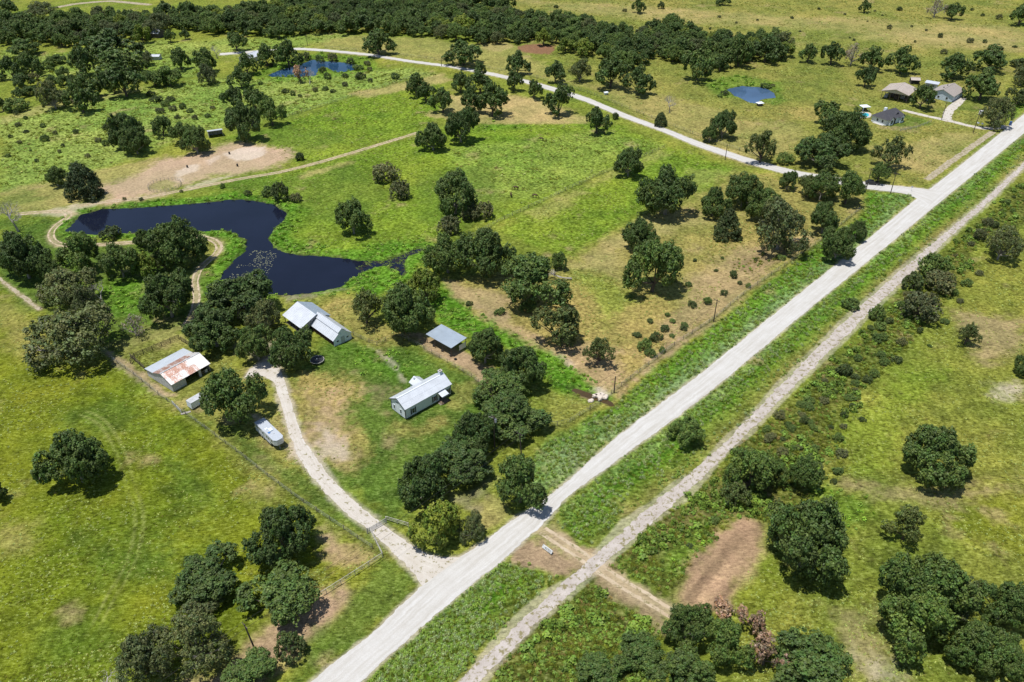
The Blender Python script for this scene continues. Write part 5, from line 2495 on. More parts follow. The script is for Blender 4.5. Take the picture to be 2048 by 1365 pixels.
# ------------------------------------------------------------------ roads, tracks and paths
def sheet(name, L, Rr, z, mat, ncol=8, step=.5, rag=.3, parent=None, seed=1):
    a = resample(L, step); n = len(a)
    s = np.array(Rr, float); c = np.concatenate([[0], np.cumsum(np.hypot(*np.diff(s, axis=0).T))]); bb = resample(Rr, c[-1]/n)
    t = np.linspace(0, len(bb)-1, n); bb = np.stack([np.interp(t, np.arange(len(bb)), bb[:, i]) for i in (0, 1)], 1)
    d = bb-a; wdt = np.hypot(d[:, 0], d[:, 1])[:, None]+1e-6; u = d/wdt
    ja = (rag*(fbm(a[:, 0], a[:, 1], 2.5, seed, 3)+.7*nprng.uniform(-1, 1, n)*.5))[:, None]; jb = (rag*(fbm(bb[:, 0], bb[:, 1], 2.5, seed+3, 3)+.7*nprng.uniform(-1, 1, n)*.5))[:, None]
    a = a-u*ja; bb = bb+u*jb
    vs = []; uv = []
    along = np.concatenate([[0], np.cumsum(np.hypot(*np.diff((a+bb)/2, axis=0).T))])
    for i in range(n):
        for j in range(ncol+1):
            f = j/ncol; p = a[i]*(1-f)+bb[i]*f; vs.append((p[0], p[1], z)); uv.append((f, along[i]))
    fs = [(i*(ncol+1)+j, i*(ncol+1)+j+1, (i+1)*(ncol+1)+j+1, (i+1)*(ncol+1)+j) for i in range(n-1) for j in range(ncol)]
    me = bpy.data.meshes.new(name); me.from_pydata(vs, [], fs); me.update()
    ul = me.uv_layers.new(name='along'); idx = np.empty(len(me.loops), np.int32); me.loops.foreach_get('vertex_index', idx)
    ul.data.foreach_set('uv', np.array(uv, np.float32)[idx].ravel()); me.materials.append(mat)
    o = link(name, me, parent); 
    if not parent: o['kind'] = 'structure'
    return o
def gravel(name, c, c2, streak=.5, weeds=0.0):
    m, nt, b = nmat(name)
    tc = nt.nodes.new('ShaderNodeTexCoord')
    st = noise_n(nt, 1.0, 3, .6, vec=tc.outputs['UV'], stretch=(9, .06, 1))
    f1 = noise_n(nt, .35, 5, .65); f2 = noise_n(nt, 6, 4, .7)
    base = mixc(nt, ramp_n(nt, math_n(nt, 'ADD', math_n(nt, 'MULTIPLY', st, streak), math_n(nt, 'MULTIPLY', f1, 1-streak)), [(.36, 0.), (.64, 1.)]), c2, c)
    base = mixc(nt, ramp_n(nt, f2, [(.3, .35), (.6, 0.)]), base, tuple(v*.6 for v in c2))
    if weeds:
        f3 = noise_n(nt, .9, 5, .7)
        base = mixc(nt, ramp_n(nt, f3, [(.62-weeds, 0.), (.70-weeds, .9)]), base, alb(140, 132, 88))
    nt.links.new(base, b.inputs['Base Color']); b.inputs['Roughness'].default_value = .95; b.inputs['Specular IOR Level'].default_value = .15
    bump_n(nt, b, f2, .5, .05)
    return m
M_road = gravel('white caliche gravel', alb(228, 226, 222), alb(204, 199, 190), .68)
M_drive = gravel('pale driveway gravel', alb(229, 223, 214), alb(208, 198, 184), .5, .06)
M_bed = gravel('old rail bed ballast', alb(220, 210, 202), alb(186, 175, 165), .3, .10)
M_rut = gravel('sandy rut', alb(224, 206, 180), alb(196, 174, 142), .3, .10)
sheet('road', ROAD_L, ROAD_R, .040, M_road, 10, .5, .35, seed=1)
sheet('side_road', SIDE_N, SIDE_S, .052, M_road, 6, .8, .35, seed=2)
sheet('driveway', DRIVE_L, DRIVE_R, .030, M_drive, 8, .5, .45, seed=3)
bl_, br_ = resample(BED_L, 1.0, 14), resample(BED_R, 1.0, 14); t_ = np.linspace(0, len(br_)-1, len(bl_)); br_ = np.stack([np.interp(t_, np.arange(len(br_)), br_[:, i]) for i in (0, 1)], 1)
sheet('old_railway_bed', (bl_*.83+br_*.17).tolist(), (br_*.83+bl_*.17).tolist(), .024, M_bed, 8, .5, .65, seed=4)
ZT = .016
for n, gap, w in (('cross', .85, .75), ('pond', .8, .55), ('field', .75, .6)):
    for s in (-1, 1):
        o = sheet('farm_track', offset(TRACKS[n], s*gap-w/2), offset(TRACKS[n], s*gap+w/2), ZT, M_rut, 2, .5, .22 if n != 'pasture' else .12, seed=7+s)
    ZT += .002
M_path = gravel('dull sandy path', alb(204, 192, 170), alb(180, 166, 140), .3, .12)
for n, w in (('ne', 3.0), ('ne2', 4.0), ('verge', 2.6), ('left', 1.0), ('far', 5)):
    sheet('farm_track', offset(TRACKS[n], -w/2), offset(TRACKS[n], w/2), ZT, M_path if n in ('verge', 'left', 'far') else M_drive, 3, .7, .45, seed=9); ZT += .002

# ------------------------------------------------------------------ water
def water(name, pl, c, rough, grow=.8, z=-.3):
    p = np.array(pl); n = len(p); area = 0.5*np.sum(p[:, 0]*np.roll(p[:, 1], -1)-np.roll(p[:, 0], -1)*p[:, 1])
    t = np.roll(p, -1, 0)-np.roll(p, 1, 0); t /= np.hypot(t[:, 0], t[:, 1])[:, None]+1e-9
    nn = np.stack([t[:, 1], -t[:, 0]], 1)*(1 if area > 0 else -1)
    v = p+nn*grow
    me = bpy.data.meshes.new(name); me.from_pydata([(x, y, z) for x, y in v], [], [tuple(range(n))]); me.update()
    import bmesh
    bm = bmesh.new(); bm.from_mesh(me); bmesh.ops.triangulate(bm, faces=bm.faces); bmesh.ops.recalc_face_normals(bm, faces=bm.faces)
    for f in bm.faces:
        if f.normal.z < 0: f.normal_flip()
    bm.to_mesh(me); bm.free()
    m, nt, b = nmat(name+' water')
    f = noise_n(nt, .05, 4, .6)
    nt.links.new(ramp_n(nt, f, [(.35, c), (.65, tuple(v*1.35 for v in c))]), b.inputs['Base Color'])
    b.inputs['Roughness'].default_value = rough; b.inputs['IOR'].default_value = 1.33
    bump_n(nt, b, noise_n(nt, 1.2, 3, .5, stretch=(1, 1.8, 1, .3)), .06, .05)
    me.materials.append(m); o = link(name, me); o['kind'] = 'structure'; return o
water('pond', POND, (.006, .008, .017), .05)
water('far_pond', FPOND, (.014, .042, .085), .05)
water('blue_pond', RPOND, (.045, .085, .15), .06)
water('creek', CREEK, (.06, .04, .018), .12, .5)

# ------------------------------------------------------------------ vegetation
def leaf_mat(name, c, trans=.14, rough=.62, hue=.25):
    m, nt, b = nmat(name)
    a = nt.nodes.new('ShaderNodeAttribute'); a.attribute_name = 'tint'
    oi = nt.nodes.new('ShaderNodeObjectInfo')
    shade = mixc(nt, oi.outputs['Random'], tuple(v*.8 for v in c), (min(1, c[0]*1.32), c[1]*1.2, c[2]*1.1))
    shade = mixc(nt, 1.0, shade, a.outputs['Color'], 'MULTIPLY')
    nt.links.new(shade, b.inputs['Base Color']); b.inputs['Roughness'].default_value = rough; b.inputs['Specular IOR Level'].default_value = .35
    tr = nt.nodes.new('ShaderNodeBsdfTranslucent'); nt.links.new(mixc(nt, 1.0, shade, (1.3, 1.25, .6), 'MULTIPLY'), tr.inputs['Color'])
    ms = nt.nodes.new('ShaderNodeMixShader'); ms.inputs[0].default_value = trans
    nt.links.new(b.outputs[0], ms.inputs[1]); nt.links.new(tr.outputs[0], ms.inputs[2]); nt.links.new(ms.outputs[0], nt.nodes['Material Output'].inputs['Surface'])
    return m
LM = dict(o=leaf_mat('oak leaves', (.064, .112, .026)), p=leaf_mat('greyish oak leaves', (.086, .116, .042)), g=leaf_mat('mid green leaves', (.080, .138, .030)),
          y=leaf_mat('yellow green leaves', (.140, .200, .028)), s=leaf_mat('thin oak leaves', (.076, .108, .030)), c=leaf_mat('cedar foliage', (.048, .076, .026)),
          r=leaf_mat('dead brown leaves', (.29, .205, .14), .15), w=leaf_mat('silver twig leaves', (.24, .23, .18), .15), b=leaf_mat('dark bush leaves', (.064, .098, .028)),
          l=leaf_mat('bright bush leaves', (.096, .158, .036)), v=leaf_mat('olive bush leaves', (.108, .128, .052)))
BARK = plain('grey brown bark', (.13, .105, .085), .9, var=.35, scale=6, spec=.1)
PALE = plain('pale bark', (.30, .275, .24), .9, var=.3, scale=6, spec=.1)
DEADW = plain('weathered dead wood', (.36, .33, .30), .9, var=.3, scale=6, spec=.1)

def quads_mesh(name, pos, nrm, size, tint, mat):
    """one bent quad of given half size per point"""
    n = len(pos); t = nprng.normal(size=(n, 3)); t -= (t*nrm).sum(1)[:, None]*nrm; t /= np.linalg.norm(t, axis=1)[:, None]+1e-9
    bt = np.cross(nrm, t); s = size[:, None]
    v = np.stack([pos-t*s-bt*s*.6, pos+t*s*.9-bt*s*.75, pos+t*s+bt*s*.65, pos-t*s*.8+bt*s*.7+nrm*s*.3], 1).reshape(-1, 3)
    me = bpy.data.meshes.new(name); me.vertices.add(4*n); me.vertices.foreach_set('co', v.astype(np.float32).ravel())
    me.loops.add(4*n); me.loops.foreach_set('vertex_index', np.arange(4*n, dtype=np.int32)); me.polygons.add(n); me.polygons.foreach_set('loop_start', np.arange(0, 4*n, 4, dtype=np.int32))
    me.update()
    a = me.attributes.new('tint', 'FLOAT_COLOR', 'POINT'); a.data.foreach_set('color', np.repeat(np.concatenate([tint, np.ones((n, 1))], 1), 4, 0).astype(np.float32).ravel())
    me.materials.append(mat); return me
def unit(v): return v/(np.linalg.norm(v, axis=-1, keepdims=True)+1e-9)
H0 = 1.3                                                       # prototype trees are 1 wide (radius) and 1.3 tall
def crown_points(seed, nl, ns, nleaf, style='oak', hs=.038):
    g_ = np.random.default_rng(seed); P = []; N = []; S = []; Tn = []; cent = []
    lobes = []
    def far_enough(c, lr): return True
    if style in ('oak', 'sparse'):
        n1 = max(5, nl//5); ph = g_.uniform(0, 6.28, 2); am = g_.uniform(.02, .12, 2)
        for i in range(n1):
            if i < 2: az = g_.uniform(0, 6.28); rr = g_.uniform(.02, .28); zz = g_.uniform(.86, 1.0)
            else: az = (i-2)*6.283/(n1-2)+g_.uniform(-.45, .45); rr = g_.uniform(.50, .66)*(1+am[0]*math.sin(az+ph[0])+am[1]*math.sin(2*az+ph[1])); zz = g_.uniform(.48, .82)
            lr = g_.uniform(.30, .44)*(.82 if style == 'sparse' else 1); c = np.array([rr*math.cos(az), rr*math.sin(az), zz]); lobes.append((c, lr, unit(c-np.array([0, 0, .35]))))
        for i in range(nl-n1):
            c0, l0, d0 = lobes[i % n1] if i else lobes[0]; u = unit(g_.normal(size=3)+d0*.9+np.array([0, 0, .1])); lr = g_.uniform(.14, .27)
            if i == 0: c = np.array([.05, 0, .62]); lr = .42; u = np.array([0, 0, 1.]); lobes.append((c, lr, u)); continue
            c = c0+u*l0*g_.uniform(.75, 1.12)*np.array([1, 1, .85]); c[2] = max(c[2], .28); lobes.append((c, lr, u))
    for i in range(nl):
        z = -.30+1.27*((i+.5)/nl)**.9; az = i*2.39996+g_.uniform(-.5, .5); rr = math.sqrt(max(0, 1-z*z))
        d = np.array([rr*math.cos(az), rr*math.sin(az), z])
        if style == 'cedar':
            h = (i+.5)/nl; rad = (1-h)**.8*.62+.05; c = np.array([rad*math.cos(az)*g_.uniform(.6, 1), rad*math.sin(az)*g_.uniform(.6, 1), .12+h*1.05]); lr = .22+.12*(1-h)
            d = unit(np.array([math.cos(az), math.sin(az), .5]))
        elif style == 'bush':
            k = g_.uniform(.35, .85); lr = g_.uniform(.18, .36); c = np.array([d[0]*k, d[1]*k, .36+d[2]*.42*g_.uniform(.5, 1.15)])
        else: c, lr, d = lobes[i]
        cent.append(c); ltone = g_.uniform(.84, 1.18)
        nsub = max(3, int(ns*(lr/.29)**2))
        sd = unit(g_.normal(size=(nsub*3, 3))); sd = sd[(sd@d) > -.25][:nsub]
        for u in sd:
            sc = c+u*lr*g_.uniform(.72, 1.0)*np.array([1, 1, .85]); sr = g_.uniform(.075, .135); stone = ltone*g_.uniform(.82, 1.2); yel = g_.uniform(.85, 1.2)
            ld = unit(g_.normal(size=(nleaf, 3))+u*.8+np.array([0, 0, .35]))
            P.append(sc+ld*sr*g_.uniform(.45, 1.1, (nleaf, 1))); N.append(unit(ld*.9+g_.normal(size=(nleaf, 3))*.42+np.array([0, 0, .3])))
            S.append(hs*g_.uniform(.65, 1.35, nleaf)); tt = stone*g_.uniform(.7, 1.35, (nleaf, 1)); Tn.append(np.concatenate([tt*yel, tt, tt*g_.uniform(.7, 1.2, (nleaf, 1))], 1))
    P = np.concatenate(P); z = P[:, 2]; P[:, 2] = np.maximum(z, .02)
    # normalise to radius 1 / height H0
    rad = np.percentile(np.hypot(P[:, 0], P[:, 1]), 98.5); P[:, :2] /= rad; top = np.percentile(P[:, 2], 99.3); P[:, 2] *= H0/top
    cent = np.array(cent); cent[:, :2] /= rad; cent[:, 2] *= H0/top
    return P, np.concatenate(N), np.concatenate(S), np.clip(np.concatenate(Tn), .3, 2.2), cent
def trunk_mesh(name, seed, cent, mat, limbs=9, r0=.055, out=.9, twig=0, base=-.08):
    g_ = random.Random(seed); mb = MB(); fork = .20+g_.uniform(0, .1); lean = (g_.uniform(-.05, .05), g_.uniform(-.05, .05))
    mb.tube([(0, 0, base), (lean[0]*.3, lean[1]*.3, fork*.5), (lean[0], lean[1], fork)], [r0*1.35, r0*1.05, r0*.95], 7)
    cs = list(cent); g_.shuffle(cs)
    for c in cs[:limbs]:
        e = Vector(c)*out; s = Vector((lean[0], lean[1], fork*g_.uniform(.75, 1)-.02)); e.z = c[2]*(.93 if out < 1 else 1.02)
        mid = s.lerp(e, .5)+Vector((g_.uniform(-.06, .06), g_.uniform(-.06, .06), -.04))
        mb.tube([s, mid, e], [r0*.6, r0*.36, r0*.12], 5, False)
        for _ in range(twig):
            a = mid.lerp(e, g_.uniform(.3, 1)); dd = Vector((g_.uniform(-1, 1), g_.uniform(-1, 1), g_.uniform(-.2, .9))).normalized()*g_.uniform(.12, .3)
            mb.tube([a, a+dd*.6+Vector((0, 0, .02)), a+dd], [r0*.16, r0*.11, r0*.05], 4, False)
    return mb.mesh(name, mat, True)
def dead_mesh(name, seed, mat, depth=5, flat=1.0, fine=1.0):
    g_ = random.Random(seed); mb = MB()
    def grow(p, d, L, r, k):
        q = p+d*L*.5+Vector((g_.uniform(-.05, .05), g_.uniform(-.05, .05), 0))*L; e = q+(d+Vector((g_.uniform(-.25, .25), g_.uniform(-.25, .25), g_.uniform(-.1, .2)))).normalized()*L*.5
        mb.tube([p, q, e], [r, r*.82, r*.62], 5 if k > 2 else 3, False)
        if k == 0: return
        for i in range(g_.choice((2, 3, 3)) if k > 1 else 3):
            a = d.orthogonal().normalized(); a = Matrix.Rotation(g_.uniform(0, 6.28), 3, d) @ a
            nd = (d*g_.uniform(.6, 1)+a*g_.uniform(.55, 1.0)+Vector((0, 0, .12))).normalized()
            if nd.z < -.1: nd.z *= .3; nd.normalize()
            grow(p.lerp(e, g_.uniform(.6, 1)) if i else e, nd, L*g_.uniform(.62, .82), r*g_.uniform(.5, .64), k-1)
    grow(Vector((0, 0, -.05)), Vector((g_.uniform(-.08, .08), g_.uniform(-.08, .08), 1)).normalized(), .36, .05, depth)
    v = np.array(mb.v); rad = np.percentile(np.hypot(v[:, 0], v[:, 1]), 98); top = v[:, 2].max()
    v[:, :2] /= rad; v[:, 2] = np.where(v[:, 2] > 0, v[:, 2]*H0/top, v[:, 2]); mb.v = [tuple(x) for x in v]
    return mb.mesh(name, mat)

PROTO = {}
def protos(kind, count, nl, ns, nleaf, style, hs, mat, bark=BARK, limbs=9, out=.85, twig=0, r0=.055):
    L = []
    for i in range(count):
        sd = abs(hash_of(kind))*31+i*7
        P, N, S, Tn, cent = crown_points(sd, nl, ns, nleaf, style, hs)
        L.append((quads_mesh(kind+' crown', P, N, S, Tn, mat), trunk_mesh(kind+' trunk', sd, cent, bark, limbs, r0, out, twig)))
    PROTO[kind] = L
def hash_of(s): return sum((i+1)*ord(c) for i, c in enumerate(s))
protos('oak', 9, 38, 24, 34, 'oak', .021, LM['o'], PALE, 12, .98, 2, .05)
protos('oakfar', 5, 28, 16, 20, 'oak', .032, LM['o'], limbs=6)
protos('grey', 3, 32, 20, 24, 'oak', .021, LM['p'], PALE, 18, 1.06, 3, .05)
protos('mid', 4, 34, 22, 28, 'oak', .023, LM['g'])
protos('yellow', 3, 30, 18, 24, 'oak', .027, LM['y'], limbs=8)
protos('sparse', 4, 24, 16, 22, 'sparse', .025, LM['s'], BARK, 16, .98, 1, .05)
protos('cedar', 2, 36, 14, 26, 'cedar', .026, LM['c'], limbs=6)
protos('brown', 2, 22, 10, 13, 'sparse', .036, LM['r'], BARK, 14, 1.0, 2)
protos('silver', 2, 22, 9, 12, 'sparse', .026, LM['w'], DEADW, 16, 1.05, 4, .05)
protos('darkbush', 3, 20, 14, 24, 'bush', .036, LM['b'], limbs=5, r0=.035)
protos('brightbush', 3, 20, 14, 24, 'bush', .036, LM['l'], limbs=5, r0=.035)
protos('olivebush', 3, 20, 14, 22, 'bush', .034, LM['v'], limbs=6, r0=.035)
DEAD = [dead_mesh('dead limbs', 3+i, DEADW, 6) for i in range(3)]
KIND = dict(o=('oak', 'oak_tree', 'tree'), p=('grey', 'oak_tree', 'tree'), g=('mid', 'leafy_tree', 'tree'), y=('yellow', 'leafy_tree', 'tree'), s=('sparse', 'oak_tree', 'tree'), c=('cedar', 'cedar_tree', 'tree'),
            r=('brown', 'dead_leaved_tree', 'tree'), w=('silver', 'half_bare_tree', 'tree'), b=('darkbush', 'bush', 'bush'), l=('brightbush', 'bush', 'bush'), v=('olivebush', 'bush', 'bush'), d=('dead', 'dead_tree', 'tree'))
def plant(name, proto, x, y, rr, tt, i, label, cat, group=None):
    g_ = random.Random(i*13+5)
    o = empty(name, (x, y, 0), g_.uniform(0, 6.28), (rr*g_.uniform(.95, 1.06), rr*g_.uniform(.95, 1.06), tt/H0)); tag(o, label, cat, group)
    cr, tk = proto
    link('trunk', tk, o); link('crown', cr, o)
    return o
for i, (x, y, rr, tt, k, lab) in enumerate(TREES):
    pk, nm, cat = KIND[k]
    if k == 'd':
        o = empty(nm, (x, y, 0), rnd.uniform(0, 6.28), (rr, rr, tt/H0)); tag(o, lab, cat); link('bare_limbs', DEAD[i % 3], o); continue
    if k == 'o' and y > 330: pk = 'oakfar'
    elif k == 'o' and i % 6 == 2: pk = 'mid'
    if cat == 'bush' and 'tree' in lab: cat = 'tree'
    j_ = 147 if i == 0 else i
    plant(nm, PROTO[pk][(j_*5+j_//3) % len(PROTO[pk])], x, y, rr*1.02, tt*1.0, i, lab, cat)
WL = [("tree crown in the dense wood filling the upper left of the picture", 'trees of the upper left wood'), ("tree crown in the long dark wood along the top centre", 'trees of the top centre wood'),
      ("tree crown in the wood between the side road and the far plain", 'trees of the wood right of centre'), ("low tree filling a gap in the left wood", 'low trees of the left wood')]
cnt = 0; rest = []
for i, (x, y, rr, tt, w) in enumerate(WOODS):
    kk = rnd.random(); pk = 'oakfar' if kk < .55 else ('mid' if kk < .86 else 'yellow' if kk < .92 else 'grey')
    if w == 3: pk = rnd.choice(('oakfar', 'mid', 'olivebush', 'mid'))
    if cnt < 170:
        plant('woodland_tree', rnd.choice(PROTO[pk]), x, y, rr*1.08, tt, 1000+i, *WL[w][:1], 'tree', WL[w][1]); cnt += 1
    else: rest.append((x, y, rr*1.08, tt, pk))
SL = dict(plain=("small dark shrub dotting the far dry plain at the top right", 'shrubs on the far plain', ('darkbush', 'olivebush')), dry=("low green shrub scattered over the dry pasture left of the main road", 'shrubs of the dry pasture', ('brightbush', 'darkbush')),
          scrub=("low dark shrub in the weedy strip right of the old rail bed", 'shrubs of the rail bed strip', ('brightbush', 'olivebush', 'brightbush', 'darkbush')), lime=("grey green shrub in the weedy lime field at the upper left", 'shrubs of the lime field', ('olivebush', 'darkbush', 'brightbush')),
          bank=("green shrub growing on a pond bank", 'shrubs on the pond banks', ('brightbush', 'olivebush', 'darkbush')))
for k, lst in SHRUBS.items():
    lab, grp, pks = SL[k]
    for i, (x, y, rr, tt) in enumerate(lst):
        pk = pks[i % len(pks)]; cr = PROTO[pk][i % len(PROTO[pk])][0]
        o = link('shrub', cr, None, (x, y, -.05), rnd.uniform(0, 6.28)); o.scale = (rr*rnd.uniform(.85, 1.35), rr*rnd.uniform(.8, 1.15), tt/H0*rnd.uniform(.6, 1.0)); tag(o, lab, 'shrub', grp)

# ------------------------------------------------------------------ scattered herbage (geometry node instances)
def proto_obj(name, me): return bpy.data.objects.new(name, me)
def scatter(name, pts, sc, idx, objs, label, cat, scale3=None):
    n = len(pts)
    me = bpy.data.meshes.new(name); me.vertices.add(n); me.vertices.foreach_set('co', np.asarray(pts, np.float32).ravel()); me.update()
    a = me.attributes.new('sc', 'FLOAT_VECTOR', 'POINT'); s3 = np.repeat(np.asarray(sc, np.float32)[:, None], 3, 1) if scale3 is None else np.asarray(scale3, np.float32); a.data.foreach_set('vector', s3.ravel().astype(np.float32))
    a = me.attributes.new('rz', 'FLOAT_VECTOR', 'POINT'); rz = np.zeros((n, 3), np.float32); rz[:, 2] = nprng.uniform(0, 6.28, n); a.data.foreach_set('vector', rz.ravel())
    a = me.attributes.new('ix', 'INT', 'POINT'); a.data.foreach_set('value', np.asarray(idx, np.int32))
    o = link(name, me); tag(o, label, cat, None, 'stuff')
    c = bpy.data.collections.new(name+' kinds')
    for k, ob in enumerate(objs): c.objects.link(ob)
    ng = bpy.data.node_groups.new(name, 'GeometryNodeTree')
    ng.interface.new_socket('Geometry', in_out='INPUT', socket_type='NodeSocketGeometry'); ng.interface.new_socket('Geometry', in_out='OUTPUT', socket_type='NodeSocketGeometry')
    gi = ng.nodes.new('NodeGroupInput'); go = ng.nodes.new('NodeGroupOutput'); ip = ng.nodes.new('GeometryNodeInstanceOnPoints'); ci = ng.nodes.new('GeometryNodeCollectionInfo')
    ci.inputs['Collection'].default_value = c; ci.inputs['Separate Children'].default_value = True; ci.inputs['Reset Children'].default_value = True
    def na(nm, t):
        q = ng.nodes.new('GeometryNodeInputNamedAttribute'); q.data_type = t; q.inputs['Name'].default_value = nm; return [s for s in q.outputs if s.name == 'Attribute' and s.enabled][0]
    lk = ng.links.new; lk(gi.outputs[0], ip.inputs['Points']); lk(ci.outputs[0], ip.inputs['Instance']); ip.inputs['Pick Instance'].default_value = True
    lk(na('ix', 'INT'), ip.inputs['Instance Index']); lk(na('rz', 'FLOAT_VECTOR'), ip.inputs['Rotation']); lk(na('sc', 'FLOAT_VECTOR'), ip.inputs['Scale']); lk(ip.outputs[0], go.inputs[0])
    md = o.modifiers.new('scatter', 'NODES'); md.node_group = ng
    return o
def herb(name, seed, n, rad, h, hs, mat, up=.5):
    g_ = np.random.default_rng(seed); d = unit(g_.normal(size=(n, 3))); d[:, 2] = np.abs(d[:, 2])
    r = g_.uniform(.35, 1, (n, 1))**.5; P = d*r*np.array([rad, rad, h]); P[:, 2] += .01
    N = unit(d*.6+g_.normal(size=(n, 3))*.6+np.array([0, 0, up])); t = g_.uniform(.6, 1.4, (n, 1))
    return proto_obj(name, quads_mesh(name, P, N, hs*g_.uniform(.6, 1.4, n), np.clip(np.concatenate([t*g_.uniform(.85, 1.2, (n, 1)), t, t*.9], 1), .3, 2), mat))
def blades(name, seed, n, rad, h, w, mat):
    g_ = random.Random(seed); v = []; f = []; tn = []
    for i in range(n):
        a = g_.uniform(0, 6.28); r = rad*g_.random()**.7; x, y = r*math.cos(a), r*math.sin(a); b_ = g_.uniform(0, 6.28); hh = h*g_.uniform(.5, 1.1); le = hh*g_.uniform(.2, .9)
        dx, dy = math.cos(a)*le, math.sin(a)*le; wx, wy = math.cos(b_)*w, math.sin(b_)*w; k = len(v)
        v += [(x-wx, y-wy, -.03), (x+wx, y+wy, -.03), (x+dx*.5+wx*.7, y+dy*.5+wy*.7, hh*.7), (x+dx*.5-wx*.7, y+dy*.5-wy*.7, hh*.7), (x+dx, y+dy, hh)]; f += [(k, k+1, k+2, k+3), (k+3, k+2, k+4)]
        t = g_.uniform(.65, 1.4); tn += [(t*g_.uniform(.9, 1.2), t, t*.9, 1)]*5
    me = bpy.data.meshes.new(name); me.from_pydata(v, [], f); me.update()
    a = me.attributes.new('tint', 'FLOAT_COLOR', 'POINT'); a.data.foreach_set('color', np.array(tn, np.float32).ravel()); me.materials.append(mat)
    return proto_obj(name, me)
hb_ = lambda *c: tuple(min(.8, v*1.12) for v in alb(*c))
WM = dict(lime=leaf_mat('lime herb', hb_(140, 158, 58), .12), pale=leaf_mat('pale croton', hb_(172, 188, 108), .12), green=leaf_mat('green weed', hb_(126, 160, 66), .12), grey=leaf_mat('grey green weed', hb_(146, 168, 112), .12),
          dark=leaf_mat('dark weed', hb_(98, 126, 46), .12), straw=leaf_mat('straw grass', hb_(168, 158, 104), .1), lush=leaf_mat('lush marsh weed', hb_(124, 168, 54), .14), deep=leaf_mat('deep pasture grass', hb_(140, 156, 60), .12))
K_field = [herb('low lime herb', 1, 26, .5, .26, .10, WM['lime']), herb('pale herb', 2, 24, .5, .30, .10, WM['pale']), blades('green tuft', 3, 26, .35, .32, .05, WM['deep']), blades('straw tuft', 4, 24, .35, .30, .05, WM['straw'])]
K_verge = [herb('tall weed', 5, 44, .5, .85, .11, WM['green']), herb('grey weed', 6, 44, .5, .8, .11, WM['grey']), blades('verge grass', 7, 36, .4, .75, .06, WM['green']), blades('dry verge grass', 8, 30, .4, .6, .05, WM['deep'])]
K_scrub = [herb('dark weed', 9, 44, .55, .7, .12, WM['dark']), herb('green weed', 10, 40, .5, .6, .12, WM['green']), blades('scrub grass', 11, 34, .45, .6, .06, WM['deep']), blades('straw scrub grass', 12, 30, .4, .5, .06, WM['straw'])]
K_lush = [herb('marsh weed', 13, 46, .55, .6, .12, WM['lush']), herb('marsh herb', 14, 40, .5, .5, .12, WM['green']), blades('reed', 15, 36, .35, .9, .05, WM['lush'])]
def zone_w(x, y, names):
    w = np.zeros(x.shape)
    for typ, fe, st, pl in ZONES:
        k = crop(x, y, pl, fe*2)
        if not k.any(): continue
        ww = st*sm(.5+sdist(x[k], y[k], pl)/fe)
        w[k] = w[k]*(1-ww)+(ww if typ in names else 0)
    return w
def clear_mask(x, y, pad=.3):
    ok = np.ones(x.shape, bool)
    for pl in (ROAD, DRIVE, SIDE, BED, POND, FPOND, RPOND, CREEK):
        k = np.nonzero(crop(x, y, pl, 3))[0]
        if len(k): ok[k] &= sdist(x[k], y[k], pl) < (-pad+1.0*fbm(x[k], y[k], 2.5, 71)*(2.6 if pl is BED else .25))
    for n, pl in TRACKS.items():
        if n == 'pasture': continue
        k = np.nonzero(crop(x, y, pl, 4))[0]
        if len(k): ok[k] &= seg_dist(x[k], y[k], pl) > (1.6 if n in ('cross', 'ne', 'ne2', 'verge', 'left') else 1.3)
    for bx, by, br in CLEAR: ok &= (x-bx)**2+(y-by)**2 > br*br
    return ok
CLEAR = [(-21.6, 148.9, 4.6), (-26, 145, 3.5), (-18, 152.5, 3.6), (-82, 158, 8), (-46, 175, 4), (-50, 179, 4.5), (-56, 184, 7), (-18, 172, 5.5), (-54.5, 137, 3), (-57, 139.5, 2.2), (-52.5, 134, 2.2), (-76, 150, 3), (-49.8, 165, 1.9)]
def candidates(n, near=True):
    # uniform over the trapezoid of land in front of the house of trees, denser close by
    u = nprng.random(n*3); y = 72+(620-72)*u**1.9; x = nprng.uniform(-1, 1, n*3)*(30+y*.72)
    return x[:n], y[:n]
def herbage(name, zn, n, kinds, prob, smin, smax, label, cat, far=.0045, gain=None):
    x, y = candidates(n); w = zone_w(x, y, zn)
    if gain is not None: w = w*gain(x, y)
    keep = (nprng.random(n) < w)&clear_mask(x, y); x, y = x[keep], y[keep]
    s = nprng.uniform(smin, smax, len(x))*(1+np.maximum(0, y-130)*far); ix = nprng.choice(len(kinds), len(x), p=prob)
    return scatter(name, np.stack([x, y, ground_z(x, y)-.02], 1), s, ix, kinds, label, cat)
patch = lambda s, a, b_: (lambda x, y: np.clip(fbm(x, y, s, 61, 3)*a+b_, 0, 1))
herbage('pasture_herbs', ('lime', 'limedeep', 'palelime', 'pasture', 'dryright', 'olive', 'dry'), 170000, K_field, [.50, .02, .42, .06], .3, .66, "low lime green herbs and grass tufts over the pastures", 'grass', .0035, patch(9, 1.3, .45))
herbage('weedy_field', ('palelime',), 60000, K_field, [.3, .55, .1, .05], .8, 1.6, "pale knee high weeds covering the upper left field", 'weeds', .002, patch(12, 1.2, .7))
herbage('verge_weeds', ('verge', 'greyverge'), 260000, K_verge, [.30, .26, .34, .10], .4, .9, "tall roadside weeds and grass along both sides of the pale road", 'weeds', .003, patch(5, 1.0, .8))
herbage('rail_bed_weeds', ('scrub', 'brown'), 170000, K_scrub, [.16, .26, .42, .16], .4, .95, "rough weeds along the old rail bed", 'weeds', .003, patch(6, 1.2, .7))
